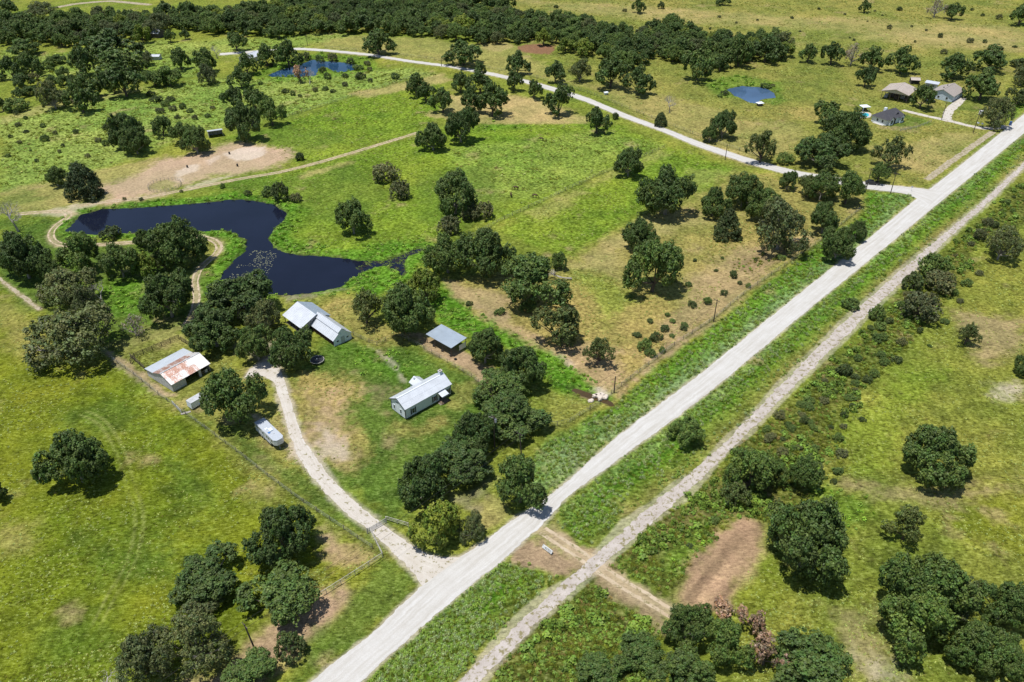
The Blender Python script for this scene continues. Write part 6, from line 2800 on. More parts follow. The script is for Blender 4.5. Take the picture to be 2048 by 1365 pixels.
herbage('rail_bed_brush', ('scrub',), 70000, K_scrub[:2], [.5, .5], .9, 2.2, "dense dark brush thickening the weeds along the old rail bed", 'brush', .001, patch(9, 1.6, .25))
herbage('marsh_weeds', ('lush',), 90000, K_lush, [.4, .3, .3], .5, 1.1, "bright marsh plants around the ponds and along the creek", 'weeds', .003, patch(5, 1.0, .75))
herbage('lawn_tufts', ('green',), 60000, [K_field[2], K_field[0]], [.75, .25], .28, .6, "short grass tufts of the lawn and green strips", 'grass', .003, patch(5, 1.1, .4))
x, y = nprng.uniform(-50, -25, 4000), nprng.uniform(206, 231, 4000)
kk = (sdist(x, y, POND) > -.3) & (nprng.random(4000) < .55+.5*fbm(x, y, 4, 77, 2)) & (x > -46+5*vnoise(x, y, 4, 3)); x, y = x[kk], y[kk]
scatter('floating_weed', np.stack([x, y, np.full(len(x), -.33)], 1), nprng.uniform(.3, .8, len(x)), nprng.choice(2, len(x)), [herb('floating leaves', 31, 26, .7, .12, .12, WM['dark'], 1.5), herb('floating stems', 32, 26, .8, .08, .12, leaf_mat('brown water weed', (.06, .05, .03)), 1.5)], "dark floating weed choking the narrow arm of the pond", 'water weed')
# the part of the wood too far to tell its trees apart
if rest:
    kinds = []; key = {}
    for pk in ('oakfar', 'mid', 'yellow', 'grey', 'olivebush'):
        for j, (cr, tk) in enumerate(PROTO[pk]): key.setdefault(pk, []).append(len(kinds)); kinds.append(proto_obj('far crown', cr))
    # Collection Info sorts by name
    for i, o in enumerate(kinds): o.name = 'far_crown_%03d' % i
    scatter('distant_wood', [(x, y, 0) for x, y, *_ in rest], None, [rnd.choice(key[r[4]]) for r in rest], kinds, "distant woodland merging into one dark mass along the top", 'woodland', [(r[2], r[2], r[3]/H0) for r in rest])
# ------------------------------------------------------------------ materials of built things
WHITE = plain('white painted boards', (.70, .75, .79), .5, var=.06, scale=1.5)
TRIM = plain('dark trim', (.03, .032, .036), .5)
GLASS = plain('window glass', (.02, .025, .03), .08, spec=.6)
GREYB = plain('grey weathered tin', (.42, .43, .44), .5, var=.18, scale=1.2)
WOOD = plain('weathered timber', (.20, .165, .13), .85, var=.3, scale=4)
DARKW = plain('dark creosoted wood', (.075, .058, .045), .85, var=.3, scale=4)
PIPE = plain('pale painted pipe', (.44, .42, .38), .5, var=.15)
CONC = plain('concrete', (.45, .42, .38), .9, var=.12, scale=1.5)
BLACK = plain('black rubber', (.012, .012, .013), .7)
BROWNW = plain('brown deck boards', (.15, .105, .075), .8, var=.2, scale=5)
SHINGLE = plain('charcoal shingles', (.058, .058, .068), .85, var=.25, scale=3)
TANSH = plain('tan grey shingles', (.30, .265, .24), .85, var=.2, scale=3)
PALEBLUE = plain('pale blue siding', (.50, .58, .68), .6, var=.05)
STEEL = plain('galvanised steel', (.5, .51, .53), .35, .6, var=.1)
STONE = plain('pale limestone', (.55, .48, .40), .9, var=.2, scale=1.2)
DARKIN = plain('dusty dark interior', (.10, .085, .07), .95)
def tin(name, c, axis='x', rust=False, pitch=.25, rough=.38):
    m, nt, b = nmat(name)
    tc = nt.nodes.new('ShaderNodeTexCoord'); w = nt.nodes.new('ShaderNodeTexWave'); w.bands_direction = axis.upper(); w.inputs['Scale'].default_value = 1/pitch/math.pi*1.57; w.inputs['Distortion'].default_value = 0
    nt.links.new(tc.outputs['Object'], w.inputs['Vector'])
    f = noise_n(nt, .5, 5, .6); col_ = ramp_n(nt, f, [(.3, tuple(v*.9 for v in c)), (.7, tuple(min(.8, v*1.08) for v in c))])
    if rust:
        oi = nt.nodes.new('ShaderNodeObjectInfo'); sep = nt.nodes.new('ShaderNodeSeparateColor'); nt.links.new(oi.outputs['Color'], sep.inputs[0])
        r1 = noise_n(nt, 1.6, 6, .75, stretch=(3.2, 1.0, 1)); r1 = math_n(nt, 'ADD', math_n(nt, 'MULTIPLY', r1, .75), math_n(nt, 'MULTIPLY', noise_n(nt, .6, 2), .35))
        th = math_n(nt, 'SUBTRACT', .81, math_n(nt, 'MULTIPLY', sep.outputs[0], .5))
        k = math_n(nt, 'MULTIPLY', math_n(nt, 'SUBTRACT', r1, th), 9.0, True)
        rc = ramp_n(nt, noise_n(nt, 3, 4), [(.3, (.26, .11, .07)), (.7, (.40, .23, .17))])
        col_ = mixc(nt, k, col_, rc)
    nt.links.new(col_, b.inputs['Base Color']); b.inputs['Roughness'].default_value = rough; b.inputs['Metallic'].default_value = .15
    bump_n(nt, b, w.outputs['Fac'], .5, .03)
    return m
TIN_W = tin('white metal roofing', (.57, .60, .64)); TIN_B = tin('blue grey metal roofing', (.34, .40, .46)); TIN_R = tin('rusting tin sheet', (.56, .54, .53), 'x', True); TIN_G = tin('grey tin sheet', (.48, .52, .56))
TIN_T = tin('tan metal roofing', (.50, .43, .37))

def window(par, c, w, h, axis, sgn, panes=2, frame=WHITE, shutters=False, d=.06):
    """a framed window on a wall; axis is the wall's run ('x' or 'y'), sgn the outward side"""
    def bx(cx, cz, ww, hh, dd, off):
        m = MB(); o = sgn*off
        m.box((c[0]+cx, c[1]+o, c[2]+cz) if axis == 'x' else (c[0]+o, c[1]+cx, c[2]+cz), (ww, dd, hh) if axis == 'x' else (dd, ww, hh)); return m
    f = MB(); t = .07
    for cx, cz, ww, hh in ((-(w-t)/2, 0, t, h), ((w-t)/2, 0, t, h), (0, (h-t)/2, w-2*t, t), (0, -(h-t)/2, w-2*t, t)):
        q = bx(cx, cz, ww, hh, d, d/2+.003); f.add(q.v, q.f)
    wo = f.build('window', frame, par)
    for k in range(panes):
        ph = (h-2*t-(panes-1)*.06)/panes; cz = -(h/2)+t+ph/2+k*(ph+.06)
        bx(0, cz, w-2*t-.01, ph, .02, .016).build('pane', GLASS, wo)
    if shutters:
        for s in (-1, 1): bx(s*(w/2+.2), 0, .32, h+.1, .05, .03).build('shutter', TRIM, par)
    return wo

# ------------------------------------------------------------------ white house
ang = R(43.7); hs = empty('farmhouse', (-24.65, 142.18, 0), ang); tag(hs, "small white farmhouse with metal roof, dark shutters and a chimney on the lawn", 'house')
L_, W_, E_, RZ = 13.65, 5.36, 3.4, 4.9
MB().prism([(0.0, .32), (W_, .32), (W_, E_), (W_/2, RZ), (0.0, E_)], 0, L_, 'x').build('wall', WHITE, hs)
MB().box((L_/2, W_/2, .15), (L_-.3, W_-.3, .36)).build('shadow_gap_skirt', TRIM, hs)  # dark inset box stands in for the shadow gap below the walls
def slope(par, name, p0, p1, x0, x1, t, mat, ribs=.62):
    """roof slope from eave point p0=(y,z) to ridge point p1, running from x0 to x1, with standing ribs"""
    mb = MB(); mb.slab([(x0, p0[0], p0[1]), (x1, p0[0], p0[1]), (x1, p1[0], p1[1]), (x0, p1[0], p1[1])], t)
    if ribs:
        n = int((x1-x0)/ribs); up = Vector((0, -(p1[1]-p0[1]), p1[0]-p0[0])).normalized(); up = up if up.z > 0 else -up
        for i in range(n+1):
            x = x0+.03+(x1-x0-.06)*i/n; a = Vector((x, *p0))+up*.012; c = Vector((x, *p1))+up*.012; mb.beam(a, c, .04, .04)
    return mb.build(name, mat, par)
mz = lambda y: RZ+.06-(abs(y-W_/2))*(RZ-E_)/(W_/2)
slope(hs, 'roof_sheet', (-.3, mz(-.3)), (1.2, mz(1.2)+.0), -.25, L_+.25, .06, TIN_W)
slope(hs, 'roof_sheet', (1.1, mz(1.1)+.03), (W_/2, mz(W_/2)+.03), -.25, L_+.25, .05, TIN_W)
slope(hs, 'roof_sheet', (W_+.5, mz(W_+.5)), (W_/2, mz(W_/2)), -.25, L_+.25, .06, TIN_W)
MB().box((L_/2, W_/2, RZ+.10), (L_+.5, .3, .05)).build('ridge_cap', WHITE, hs)
for s in (0, 1):                                        # barge boards at both gables
    x = -.27 if s == 0 else L_+.27
    m = MB(); m.beam((x, -.3, mz(-.3)-.09), (x, W_/2, mz(W_/2)-.09), .04, .18); m.beam((x, W_+.5, mz(W_+.5)-.09), (x, W_/2, mz(W_/2)-.09), .04, .18); m.build('barge_board', TRIM, hs)
for (x, y) in ((-.02, -.02), (L_+.02, -.02), (-.02, W_+.02), (L_+.02, W_+.02)): MB().box((x, y, 1.85), (.14, .14, 3.0)).build('corner_board', TRIM, hs)
for x in (2.3, 8.7, 12.6): window(hs, (x, 0, 1.55), .85, 1.55, 'x', -1, 2, WHITE, True)
for y in (1.7, 4.2): window(hs, (0, y, 1.55), .62, 1.35, 'y', -1, 2)
MB().box((-.03, 2.9, 3.55), (.05, .8, .22)).build('gable_vent', TRIM, hs)
dr = MB().box((10.55, -.03, 1.45), (.95, .06, 2.1)).build('door', DARKW, hs); MB().box((10.9, -.08, 1.4), (.06, .05, .12)).build('handle', STEEL, dr)
aw = MB(); aw.slab([(9.6, -1.75, 2.45), (11.7, -1.75, 2.45), (11.7, -.02, 2.95), (9.6, -.02, 2.95)], .07); aw.build('porch_roof', TIN_W, hs)
for x in (9.7, 11.6): MB().box((x, -1.65, 1.3), (.1, .1, 2.2)).build('porch_post', TRIM, hs)
MB().box((10.65, -.95, .28), (2.2, 1.8, .16)).build('porch_deck', BROWNW, hs)
MB().box((9.4, -1.0, .12), (.5, 1.2, .2)).build('porch_step', WOOD, hs)
ch = MB().box((L_-.55, W_/2+.35, 4.6), (.8, .75, 2.7)).build('chimney', WHITE, hs)
MB().box((L_-.55, W_/2+.35, 5.98), (.92, .87, .1)).build('chimney_cap', CONC, ch); MB().box((L_-.55, W_/2+.35, 6.04), (.4, .35, .06)).build('flue', BLACK, ch)
# rear addition
x0, x1, y0, y1 = 7.6, 10.4, W_, W_+2.6
MB().prism([(x0, .3), (x1, .3), (x1, 2.7), ((x0+x1)/2, 3.6), (x0, 2.7)], y0+.01, y1, 'y').build('rear_wing_wall', WHITE, hs)
for s, xe in ((-1, x0-.25), (1, x1+.25)):
    m = MB(); m.slab([(xe, y0-.3, 2.6), (xe, y1+.25, 2.6), ((x0+x1)/2, y1+.25, 3.68), ((x0+x1)/2, y0-.3, 3.68)], .06); m.build('rear_wing_roof', TIN_W, hs)
MB().box(((x0+x1)/2-.5, y1-.5, 3.75), (.35, .35, .5)).build('roof_vent', WHITE, hs)

# ------------------------------------------------------------------ rusty barn
bn = empty('tin_barn', (-82.34, 152.74, 0), R(53)); tag(bn, "old tin barn with a rust streaked roof and open front at the pasture fence", 'barn')
L_, W_ = 10.6, 7.4
for nm, prof, xx in (('end_wall', [(0, 0), (W_, 0), (W_, 2.55), (W_/2, 3.9), (0, 2.4)], (0, .08)), ('end_wall', [(0, 0), (W_, 0), (W_, 2.55), (W_/2, 3.9), (0, 2.4)], (L_-.08, L_))):
    MB().prism(prof, *xx, 'x').build(nm, GREYB, bn)
for xx in ((.0, .08), (L_-.08, L_)): MB().prism([(W_+.01, 0), (W_+3.4, 0), (W_+3.4, 2.15), (W_+.01, 2.5)], *xx, 'x').build('lean_to_wall', GREYB, bn)
MB().box((L_/2, W_+3.36, 1.08), (L_-.2, .08, 2.15)).build('back_wall', GREYB, bn)
MB().box((L_/2, W_, 1.25), (L_-.2, .06, 2.5)).build('inner_wall', GREYB, bn)
MB().box((1.9, .04, 1.2), (3.6, .08, 2.38)).build('front_wall', GREYB, bn)
MB().box((7.75, .04, 1.2), (.6, .08, 2.38)).build('front_panel', GREYB, bn)
MB().box((9.5, .05, .75), (.7, .06, .9)).build('front_panel', GREYB, bn)
for x in (3.75, 7.4, 8.1, 10.5): MB().box((x, .15, 1.2), (.15, .15, 2.38)).build('post', WOOD, bn)
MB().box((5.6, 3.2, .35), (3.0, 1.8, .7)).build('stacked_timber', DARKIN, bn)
MB().box((8.9, .1, 1.0), (1.4, .06, .12)).build('rail', WOOD, bn); MB().box((8.9, .1, .5), (1.4, .06, .12)).build('rail', WOOD, bn)
bz = lambda y: 2.5+(3.98-2.5)*(y/(W_/2)) if y < W_/2 else 3.98-(y-W_/2)*(3.98-2.62)/(W_/2)
sheet_me = {}
NC = 11
RUST = [(.62, .55), (.78, .70), (.80, .70), (.95, .62), (.72, .50), (.80, .72), (.62, .80), (.45, .60), (.16, .12), (.10, .06), (.12, .08)]
for c_ in range(NC):
    for r_ in range(2):
        ya, yb = ((-.35, 1.85) if r_ == 0 else (1.7, W_/2)); w = (L_+.5)/NC; x0 = -.25+c_*w; dz = .028*r_+.012*(c_ % 2)
        m = MB(); m.slab([(x0-.02, ya, bz(max(ya, -.35))+dz), (x0+w+.02, ya, bz(ya)+dz), (x0+w+.02, yb, bz(yb)+dz), (x0-.02, yb, bz(yb)+dz)], .02)
        o = m.build('roof_sheet', TIN_R, bn); k = RUST[c_][1-r_]; o.color = (k, k, k, 1)
for c_ in range(NC):
    w = (L_+.5)/NC; x0 = -.25+c_*w; dz = .012*(c_ % 2)
    m = MB(); m.slab([(x0-.02, W_/2, bz(W_/2)+dz), (x0+w+.02, W_/2, bz(W_/2)+dz), (x0+w+.02, W_+.1, bz(W_+.1)+dz), (x0-.02, W_+.1, bz(W_+.1)+dz)], .02)
    o = m.build('roof_sheet', TIN_R, bn); k = (.78 if c_ < 9 else .3)-.12*(c_ % 2); o.color = (k, k, k, 1)
for c_ in range(8):
    w = (L_+.5)/8; x0 = -.25+c_*w; dz = .008*(c_ % 2)
    m = MB(); m.slab([(x0-.02, W_+.0, 2.60+dz), (x0+w+.02, W_+.0, 2.60+dz), (x0+w+.02, W_+3.75, 2.22+dz), (x0-.02, W_+3.75, 2.22+dz)], .02); m.build('lean_to_sheet', TIN_G, bn)
MB().box((L_/2, W_/2, 4.03), (L_+.5, .34, .05)).build('ridge_cap', GREYB, bn)

# ------------------------------------------------------------------ white monitor barn
wb = empty('white_barn', (-46.7, 171.9, 0), R(44.3)); tag(wb, "long white barn with a raised centre roof and a taller rear section near the pond", 'barn')
U = 5.45; D_ = 10.6
MB().prism([(0, 0), (U, 0), (U, 2.05), (3.65, 3.5), (3.65, 3.85), (2.72, 4.55), (1.8, 3.85), (1.8, 3.5), (0, 2.05)], 0, .1, 'y').build('gable_wall', WHITE, wb)
for u, nm in ((U-.05, 'side_wall'),): MB().box((u, D_/2, 1.0), (.1, D_-.2, 2.0)).build(nm, WHITE, wb)
MB().box((1.83, D_/2, 3.6), (.06, D_-.22, .5)).build('clerestory', TRIM, wb); MB().box((3.62, D_/2, 3.6), (.06, D_-.22, .5)).build('clerestory', TRIM, wb)
def usl(par, nm, a, c, v0, v1, t, mat):
    m = MB(); m.slab([(a[0], v0, a[1]), (c[0], v0, c[1]), (c[0], v1, c[1]), (a[0], v1, a[1])], t)
    n = int((v1-v0)/.7); dx, dz = c[0]-a[0], c[1]-a[1]; up = Vector((-dz, 0, dx)).normalized(); up = up if up.z > 0 else -up
    for i in range(n+1):
        v = v0+.03+(v1-v0-.06)*i/n; m.beam(Vector((a[0], v, a[1]))+up*.012, Vector((c[0], v, c[1]))+up*.012, .035, .035)
    return m.build(nm, mat, par)
usl(wb, 'lower_roof', (-.3, 1.92), (1.82, 3.58), -.2, D_, .05, TIN_W); usl(wb, 'lower_roof', (U+.3, 1.92), (3.63, 3.58), -.2, D_, .05, TIN_W)
usl(wb, 'monitor_roof', (1.5, 3.72), (2.72, 4.66), -.2, D_+.6, .05, TIN_W); usl(wb, 'monitor_roof', (3.95, 3.72), (2.72, 4.66), -.2, D_+.6, .05, TIN_W)
for u in (1.15, 4.2): window(wb, (u, 0, 1.25), .72, .62, 'x', -1, 1, WHITE)
MB().box((2.75, -.03, 1.05), (1.1, .05, 2.1)).build('door', GREYB, wb)
for v in (.3, 2.4, 4.5, 6.6, 8.7, 10.3): MB().box((.08, v, 1.0), (.14, .14, 2.0)).build('post', DARKW, wb)
RED = plain('dull red boards', (.13, .055, .045), .8)
for z in (.45, .85): MB().box((.08, 5.3, z), (.05, 9.9, .16)).build('rail', RED, wb)
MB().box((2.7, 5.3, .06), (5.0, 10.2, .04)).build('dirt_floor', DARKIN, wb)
u0, u1, v0, v1, um = -3.1, 5.8, D_+.02, 19.4, 1.75
MB().prism([(um-2.4, 2.9), (u1, 0), (u1, 2.55), (um, 4.5)], v1-.1, v1, 'y').build('rear_gable', WHITE, wb)
MB().prism([(u0, 0), (u0+1.2, 0), (u0+1.2, 3.0), (um, 4.48), (u1, 2.55), (u1, 0), (u1-.1, 0), (um, 3.6), (u0+1.4, 2.6), (u0, 2.4)], v0, v0+.1, 'y').build('front_gable', GREYB, wb)
MB().box((u1-.05, (v0+v1)/2, 1.25), (.1, v1-v0-.2, 2.5)).build('side_wall', GREYB, wb)
usl(wb, 'rear_roof', (u0-.3, 2.42), (um, 4.58), v0-.35, v1+.3, .05, TIN_W); usl(wb, 'rear_roof', (u1+.3, 2.42), (um, 4.58), v0-.35, v1+.3, .05, TIN_B)
for v in (v0+.2, v0+3, v0+6, v1-.2): MB().box((u0+.1, v, 1.2), (.16, .16, 2.4)).build('post', DARKW, wb)
MB().box((1.3, (v0+v1)/2, .05), (8.6, 8.6, .04)).build('dirt_floor', DARKIN, wb)
pp = MB(); pp.tube([(U+.9, 4.6, 0), (U+.9, 4.6, 1.9)], .06, 6); pp.build('vent_pipe', PIPE, wb)

# ------------------------------------------------------------------ open carport
cp = empty('open_carport', (-22.7, 173.6, 0), R(-42.5)); tag(cp, "open sided carport with a flat blue grey metal roof beside the lane", 'carport')
m = MB(); m.slab([(0, 0, 2.92), (9.63, 0, 2.92), (9.63, 5.7, 3.3), (0, 5.7, 3.3)], .08)
for i in range(17): x = .1+i*9.43/16; m.beam((x, 0, 2.935), (x, 5.7, 3.315), .035, .035)
m.build('roof', TIN_B, cp)
for x in (.2, 3.3, 6.4, 9.4):
    for y, h in ((.2, 2.85), (5.5, 3.18)): MB().box((x, y, h/2), (.14, .14, h)).build('post', DARKW, cp)
for y, h in ((.2, 2.78), (5.5, 3.12)): MB().box((4.8, y, h), (9.3, .08, .16)).build('beam', DARKW, cp)
MB().box((9.45, 4.2, 1.3), (.06, 2.4, 1.6)).build('end_panel', WHITE, cp)
for i, (x, y) in enumerate(PTS['waters']):
    m = MB(); m.tube([(0, 0, 0), (0, 0, .06), (0, 0, .38)], [.32, .36, .36], 12); m.tube([(0, 0, .32), (0, 0, .385)], [.30, .30], 12)
    o = m.build('feed_tub', BLACK, None, (x, y, .0)); tag(o, ["dark feed tub on the lane nearest the garden fence gate, left end", "second dark feed tub along the carport shade", "third dark feed tub along the carport shade", "dark feed tub past the carport's right corner"][i], 'tub')

# ------------------------------------------------------------------ travel trailer
tt_ = empty('travel_trailer', (-57.3, 138.6, 0), R(-46.8)); tag(tt_, "long white gooseneck travel trailer parked beside the driveway", 'trailer')
RVW = plain('trailer white panel', (.56, .58, .60), .35, var=.05); RVR = plain('trailer roof', (.40, .43, .47), .5, var=.08)
def chamfer(x0, x1, w, z0, z1, nose):
    mb = MB(); b_ = [(x0, -w), (x1-nose, -w), (x1, -w+nose*.9), (x1, w-nose*.9), (x1-nose, w), (x0, w)]; n = len(b_)
    mb.add([(x, y, z0) for x, y in b_]+[(x, y, z1) for x, y in b_], [tuple(range(n-1, -1, -1)), tuple(range(n, 2*n))]+[(i, (i+1) % n, (i+1) % n+n, i+n) for i in range(n)]); return mb
m = MB(); m.box((3.3, 0, 1.85), (6.6, 2.4, 2.2)); m.build('body', RVW, tt_)
chamfer(6.61, 9.0, 1.2, 1.55, 2.95, .6).build('nose', RVW, tt_)
chamfer(-.03, 9.03, 1.23, 2.96, 3.02, .61).build('roof', RVR, tt_)
MB().box((3.3, -1.215, 1.25), (6.4, .03, .16)).build('stripe', plain('trailer stripe', (.38, .40, .44), .4), tt_)
for x in (.7, 1.5, 2.3): MB().box((x, -1.21, 2.45), (.5, .04, .32)).build('window', GLASS, tt_)
for x in (5.3, 6.2): MB().box((x, -1.21, 2.15), (.45, .04, .55)).build('window', GLASS, tt_)
MB().box((7.6, -1.215, 2.35), (.6, .04, .4)).build('window', GLASS, tt_)
dr = MB().box((3.6, -1.215, 1.75), (.7, .04, 1.75)).build('door', RVR, tt_); MB().box((3.6, -1.24, 2.2), (.35, .02, .5)).build('pane', GLASS, dr)
for x in (2.3, 3.25):
    for y in (-1.08, 1.08):
        m = MB(); m.tube([(x, y-.1, .38), (x, y+.1, .38)], .38, 14); w = m.build('wheel', BLACK, tt_); m = MB(); m.tube([(x, y-.115, .38), (x, y+.115, .38)], .18, 10); m.build('rim', STEEL, w)
MB().box((3.3, 0, .68), (6.4, 1.9, .14)).build('chassis', TRIM, tt_)
MB().box((4.9, .15, 3.16), (1.0, .75, .28)).build('air_conditioner', WHITE, tt_)
MB().box((5.5, -.55, 3.06), (.55, .5, .09)).build('skylight', plain('blue skylight', (.06, .16, .38), .3), tt_)
MB().box((3.9, -.4, 3.08), (.55, .55, .12)).build('roof_vent', WHITE, tt_)
m = MB(); m.tube([(6.4, .1, 3.0), (6.4, .1, 3.12)], .14, 10); m.build('round_vent', GREYB, tt_)
m = MB(); m.tube([(8.3, 0, 0), (8.3, 0, 1.56)], .06, 8); m.box((8.3, 0, .03), (.3, .3, .06)); m.build('landing_leg', STEEL, tt_)
m = MB(); m.beam((6.7, .6, 0.3), (7.6, .6, 1.5), .08, .12); m.beam((6.7, -.6, .3), (7.6, -.6, 1.5), .08, .12); m.build('neck_brace', TRIM, tt_)
# ------------------------------------------------------------------ cargo trailer
a, b_, c_ = (Vector((*p, 0)) for p in PTS['cargo']); xd = (b_-a); ca = math.atan2(xd.y, xd.x)
ct = empty('cargo_trailer', a, ca); tag(ct, "small white box trailer half hidden by the oak beside the rusty barn", 'trailer')
MB().box((2.3, .95, 1.25), (4.6, 1.9, 1.7)).build('body', WHITE, ct); MB().box((2.3, .95, 2.12), (4.66, 1.96, .05)).build('roof', GREYB, ct)
MB().box((2.7, -.015, 1.25), (.05, .03, 1.6)).build('door_edge', TRIM, ct); MB().box((3.4, -.015, 1.25), (.05, .03, 1.6)).build('door_edge', TRIM, ct)
for y in (.05, 1.85):
    m = MB(); m.tube([(2.3, y-.1, .34), (2.3, y+.1, .34)], .34, 12); m.build('wheel', BLACK, ct)
MB().box((2.3, -.03, .74), (1.2, .16, .06)).build('fender', WHITE, ct); m = MB(); m.beam((4.6, .3, .45), (5.7, .95, .45), .08, .1); m.beam((4.6, 1.6, .45), (5.7, .95, .45), .08, .1); m.build('hitch', TRIM, ct)
MB().box((.3, -.015, .8), (.25, .03, .12)).build('tail_lamp', plain('red lamp', (.25, .03, .02), .4), ct)

# ------------------------------------------------------------------ trampoline
tx, ty = PTS['tramp'][0]; tp = empty('trampoline', (tx, ty, 0)); tag(tp, "round black trampoline on the lawn beside the driveway oak", 'trampoline')
m = MB(); n = 40; m.add([(1.62*math.cos(2*math.pi*i/n), 1.62*math.sin(2*math.pi*i/n), .86) for i in range(n)]+[(1.62*math.cos(2*math.pi*i/n), 1.62*math.sin(2*math.pi*i/n), .84) for i in range(n)], [tuple(range(n)), tuple(range(2*n-1, n-1, -1))]+[(i, i+n, (i+1) % n+n, (i+1) % n) for i in range(n)])
m.build('mat', plain('black mesh mat', (.018, .019, .024), .6), tp)
m = MB(); m.tube([(1.74*math.cos(2*math.pi*i/n), 1.74*math.sin(2*math.pi*i/n), .87) for i in range(n+1)], .075, 6, False); m.build('rim', PIPE, tp)
for i in range(6):
    a_ = math.pi*i/3; m = MB(); m.tube([(1.72*math.cos(a_), 1.72*math.sin(a_), 0), (1.72*math.cos(a_), 1.72*math.sin(a_), .85)], .035, 6); m.build('leg', STEEL, tp)
m = MB(); m.tube([(0, 0, 0), (0, 0, .05), (0, 0, .15), (0, 0, .22)], [.06, .13, .13, .05], 10); o = m.build('highlight_blob', WHITE, None, (tx-.1, ty+.1, .87)); tag(o, "small white highlight on the trampoline mat, added as a solid blob", 'highlight_blob')  # white blob added to stand for the highlight on the mat

# ------------------------------------------------------------------ generic small buildings
def gable_house(name, label, cat, a, ang, L, W, eave, ridge, wall, roof, over=.35, parts=None, along='x', open_=False):
    o = empty(name, (*a, 0), ang); tag(o, label, cat)
    if not open_: MB().prism([(0, 0), (W, 0), (W, eave), (W/2, ridge), (0, eave)], 0, L, 'x').build('wall', wall, o)
    k = (ridge-eave)/(W/2)
    for s in (0, 1):
        ye = -over if s == 0 else W+over
        slope(o, 'roof', (ye, eave-over*k+.06), (W/2, ridge+.06), -over, L+over, .08, roof, 0 if roof in (SHINGLE, TANSH) else .8)
    MB().box((L/2, W/2, ridge+.09), (L+2*over, .3, .05)).build('ridge_cap', roof, o)
    return o
def vec(p, q): return math.hypot(q[0]-p[0], q[1]-p[1]), math.atan2(q[1]-p[1], q[0]-p[0])
# dark roofed house, upper right
A, B_, C_ = PTS['nehouse']; l1, a1 = vec(A, B_); l2, a2 = vec(B_, C_)
nh = empty('dark_roofed_house', (*B_, 0), a2); tag(nh, "white house with a charcoal hip roof and chimney at the upper right", 'house')
L_, W_ = l2, l1
MB().box((L_/2, W_/2, 1.35), (L_, W_, 2.7)).build('wall', WHITE, nh)
ov = .5; e = [(-ov, -ov), (L_+ov, -ov), (L_+ov, W_+ov), (-ov, W_+ov)]; r0_, r1_ = (W_/2*.55, W_/2), (L_-W_/2*.55, W_/2)
if L_ < W_: r0_, r1_ = (L_/2, L_/2*.6), (L_/2, W_-L_/2*.6)
m = MB(); vs = [(x, y, 2.62) for x, y in e]+[(*r0_, 5.4), (*r1_, 5.4)]
m.add(vs, [(0, 1, 5, 4), (1, 2, 5), (2, 3, 4, 5), (3, 0, 4), (3, 2, 1, 0)] if L_ >= W_ else [(0, 1, 4), (1, 2, 5, 4), (2, 3, 5), (3, 0, 4, 5), (3, 2, 1, 0)]); m.build('roof', SHINGLE, nh)
m = MB(); m.box((L_*.35, W_*.62, 5.0), (.9, 1.3, 2.2)); m.build('chimney', WHITE, nh)
m = MB(); m.add([(L_*.55, W_*.12, 3.3), (L_*.8, W_*.12, 3.3), (L_*.675, W_*.12, 4.6), (L_*.675, W_*.42, 4.75), (L_*.5, W_*.3, 4.1), (L_*.85, W_*.3, 4.1)], [(0, 1, 2), (0, 2, 3, 4), (1, 5, 3, 2)]); m.build('dormer', SHINGLE, nh)
for s in (.12, .72):
    g_ = MB(); g_.prism([(L_*s, 0), (L_*(s+.2), 0), (L_*(s+.2), 2.6), (L_*(s+.1), 3.9), (L_*s, 2.6)], -.9, 0, 'y'); w_ = g_.build('front_gable', WHITE, nh)
    window(nh, (L_*(s+.1), -.91, 1.5), 1.4, 1.7, 'x', -1, 2)
    for sg in (-1, 1):
        m = MB(); m.slab([(L_*(s+.1)+sg*(L_*.1+.3), -1.2, 2.45), (L_*(s+.1), -1.2, 4.02), (L_*(s+.1), 2.0, 4.02), (L_*(s+.1)+sg*(L_*.1+.3), 2.0, 2.45)], .08); m.build('gable_roof', SHINGLE, nh)
MB().box((L_*.5, -.03, 1.2), (1.1, .06, 2.2)).build('door', DARKW, nh)
for y in (.25, .6): window(nh, (0, W_*y, 1.5), 1.0, 1.2, 'y', -1, 2)
MB().box((-.6, W_*.4, .04), (1.2, W_*.8, .08)).build('paved_edge', CONC, nh)
# swimming pool beside it
x, y = PTS['pool'][0]; pl = empty('swimming_pool', (x, y, 0), R(15)); tag(pl, "turquoise swimming pool beside the dark roofed house", 'pool')
n = 28; rim = [(4.6*math.cos(2*math.pi*i/n)*(1+.18*math.sin(4*math.pi*i/n)), 2.9*math.sin(2*math.pi*i/n)*(1+.15*math.cos(2*math.pi*i/n))) for i in range(n)]
m = MB(); m.add([(p[0]*1.28, p[1]*1.35, .10) for p in rim]+[(p[0], p[1], .10) for p in rim]+[(p[0], p[1], .02) for p in rim]+[(p[0]*1.28, p[1]*1.35, -.2) for p in rim], [(i, (i+1) % n, (i+1) % n+n, i+n) for i in range(n)]+[(i+n, (i+1) % n+n, (i+1) % n+2*n, i+2*n) for i in range(n)]+[((i+1) % n, i, i+3*n, (i+1) % n+3*n) for i in range(n)]); m.build('deck', CONC, pl)
m = MB(); m.add([(p[0]*.995, p[1]*.995, .055) for p in rim], [tuple(range(n))]); m.build('pool_water', plain('pool water', (.02, .42, .55), .08), pl)
x, y = PTS['gaz'][0]; o = empty('pool_pavilion', (x, y, 0), R(10)); tag(o, "small white roofed pavilion behind the swimming pool", 'pavilion')
for sx in (-1.4, 1.4):
    for sy in (-1.2, 1.2): MB().box((sx, sy, 1.1), (.15, .15, 2.2)).build('post', WHITE, o)
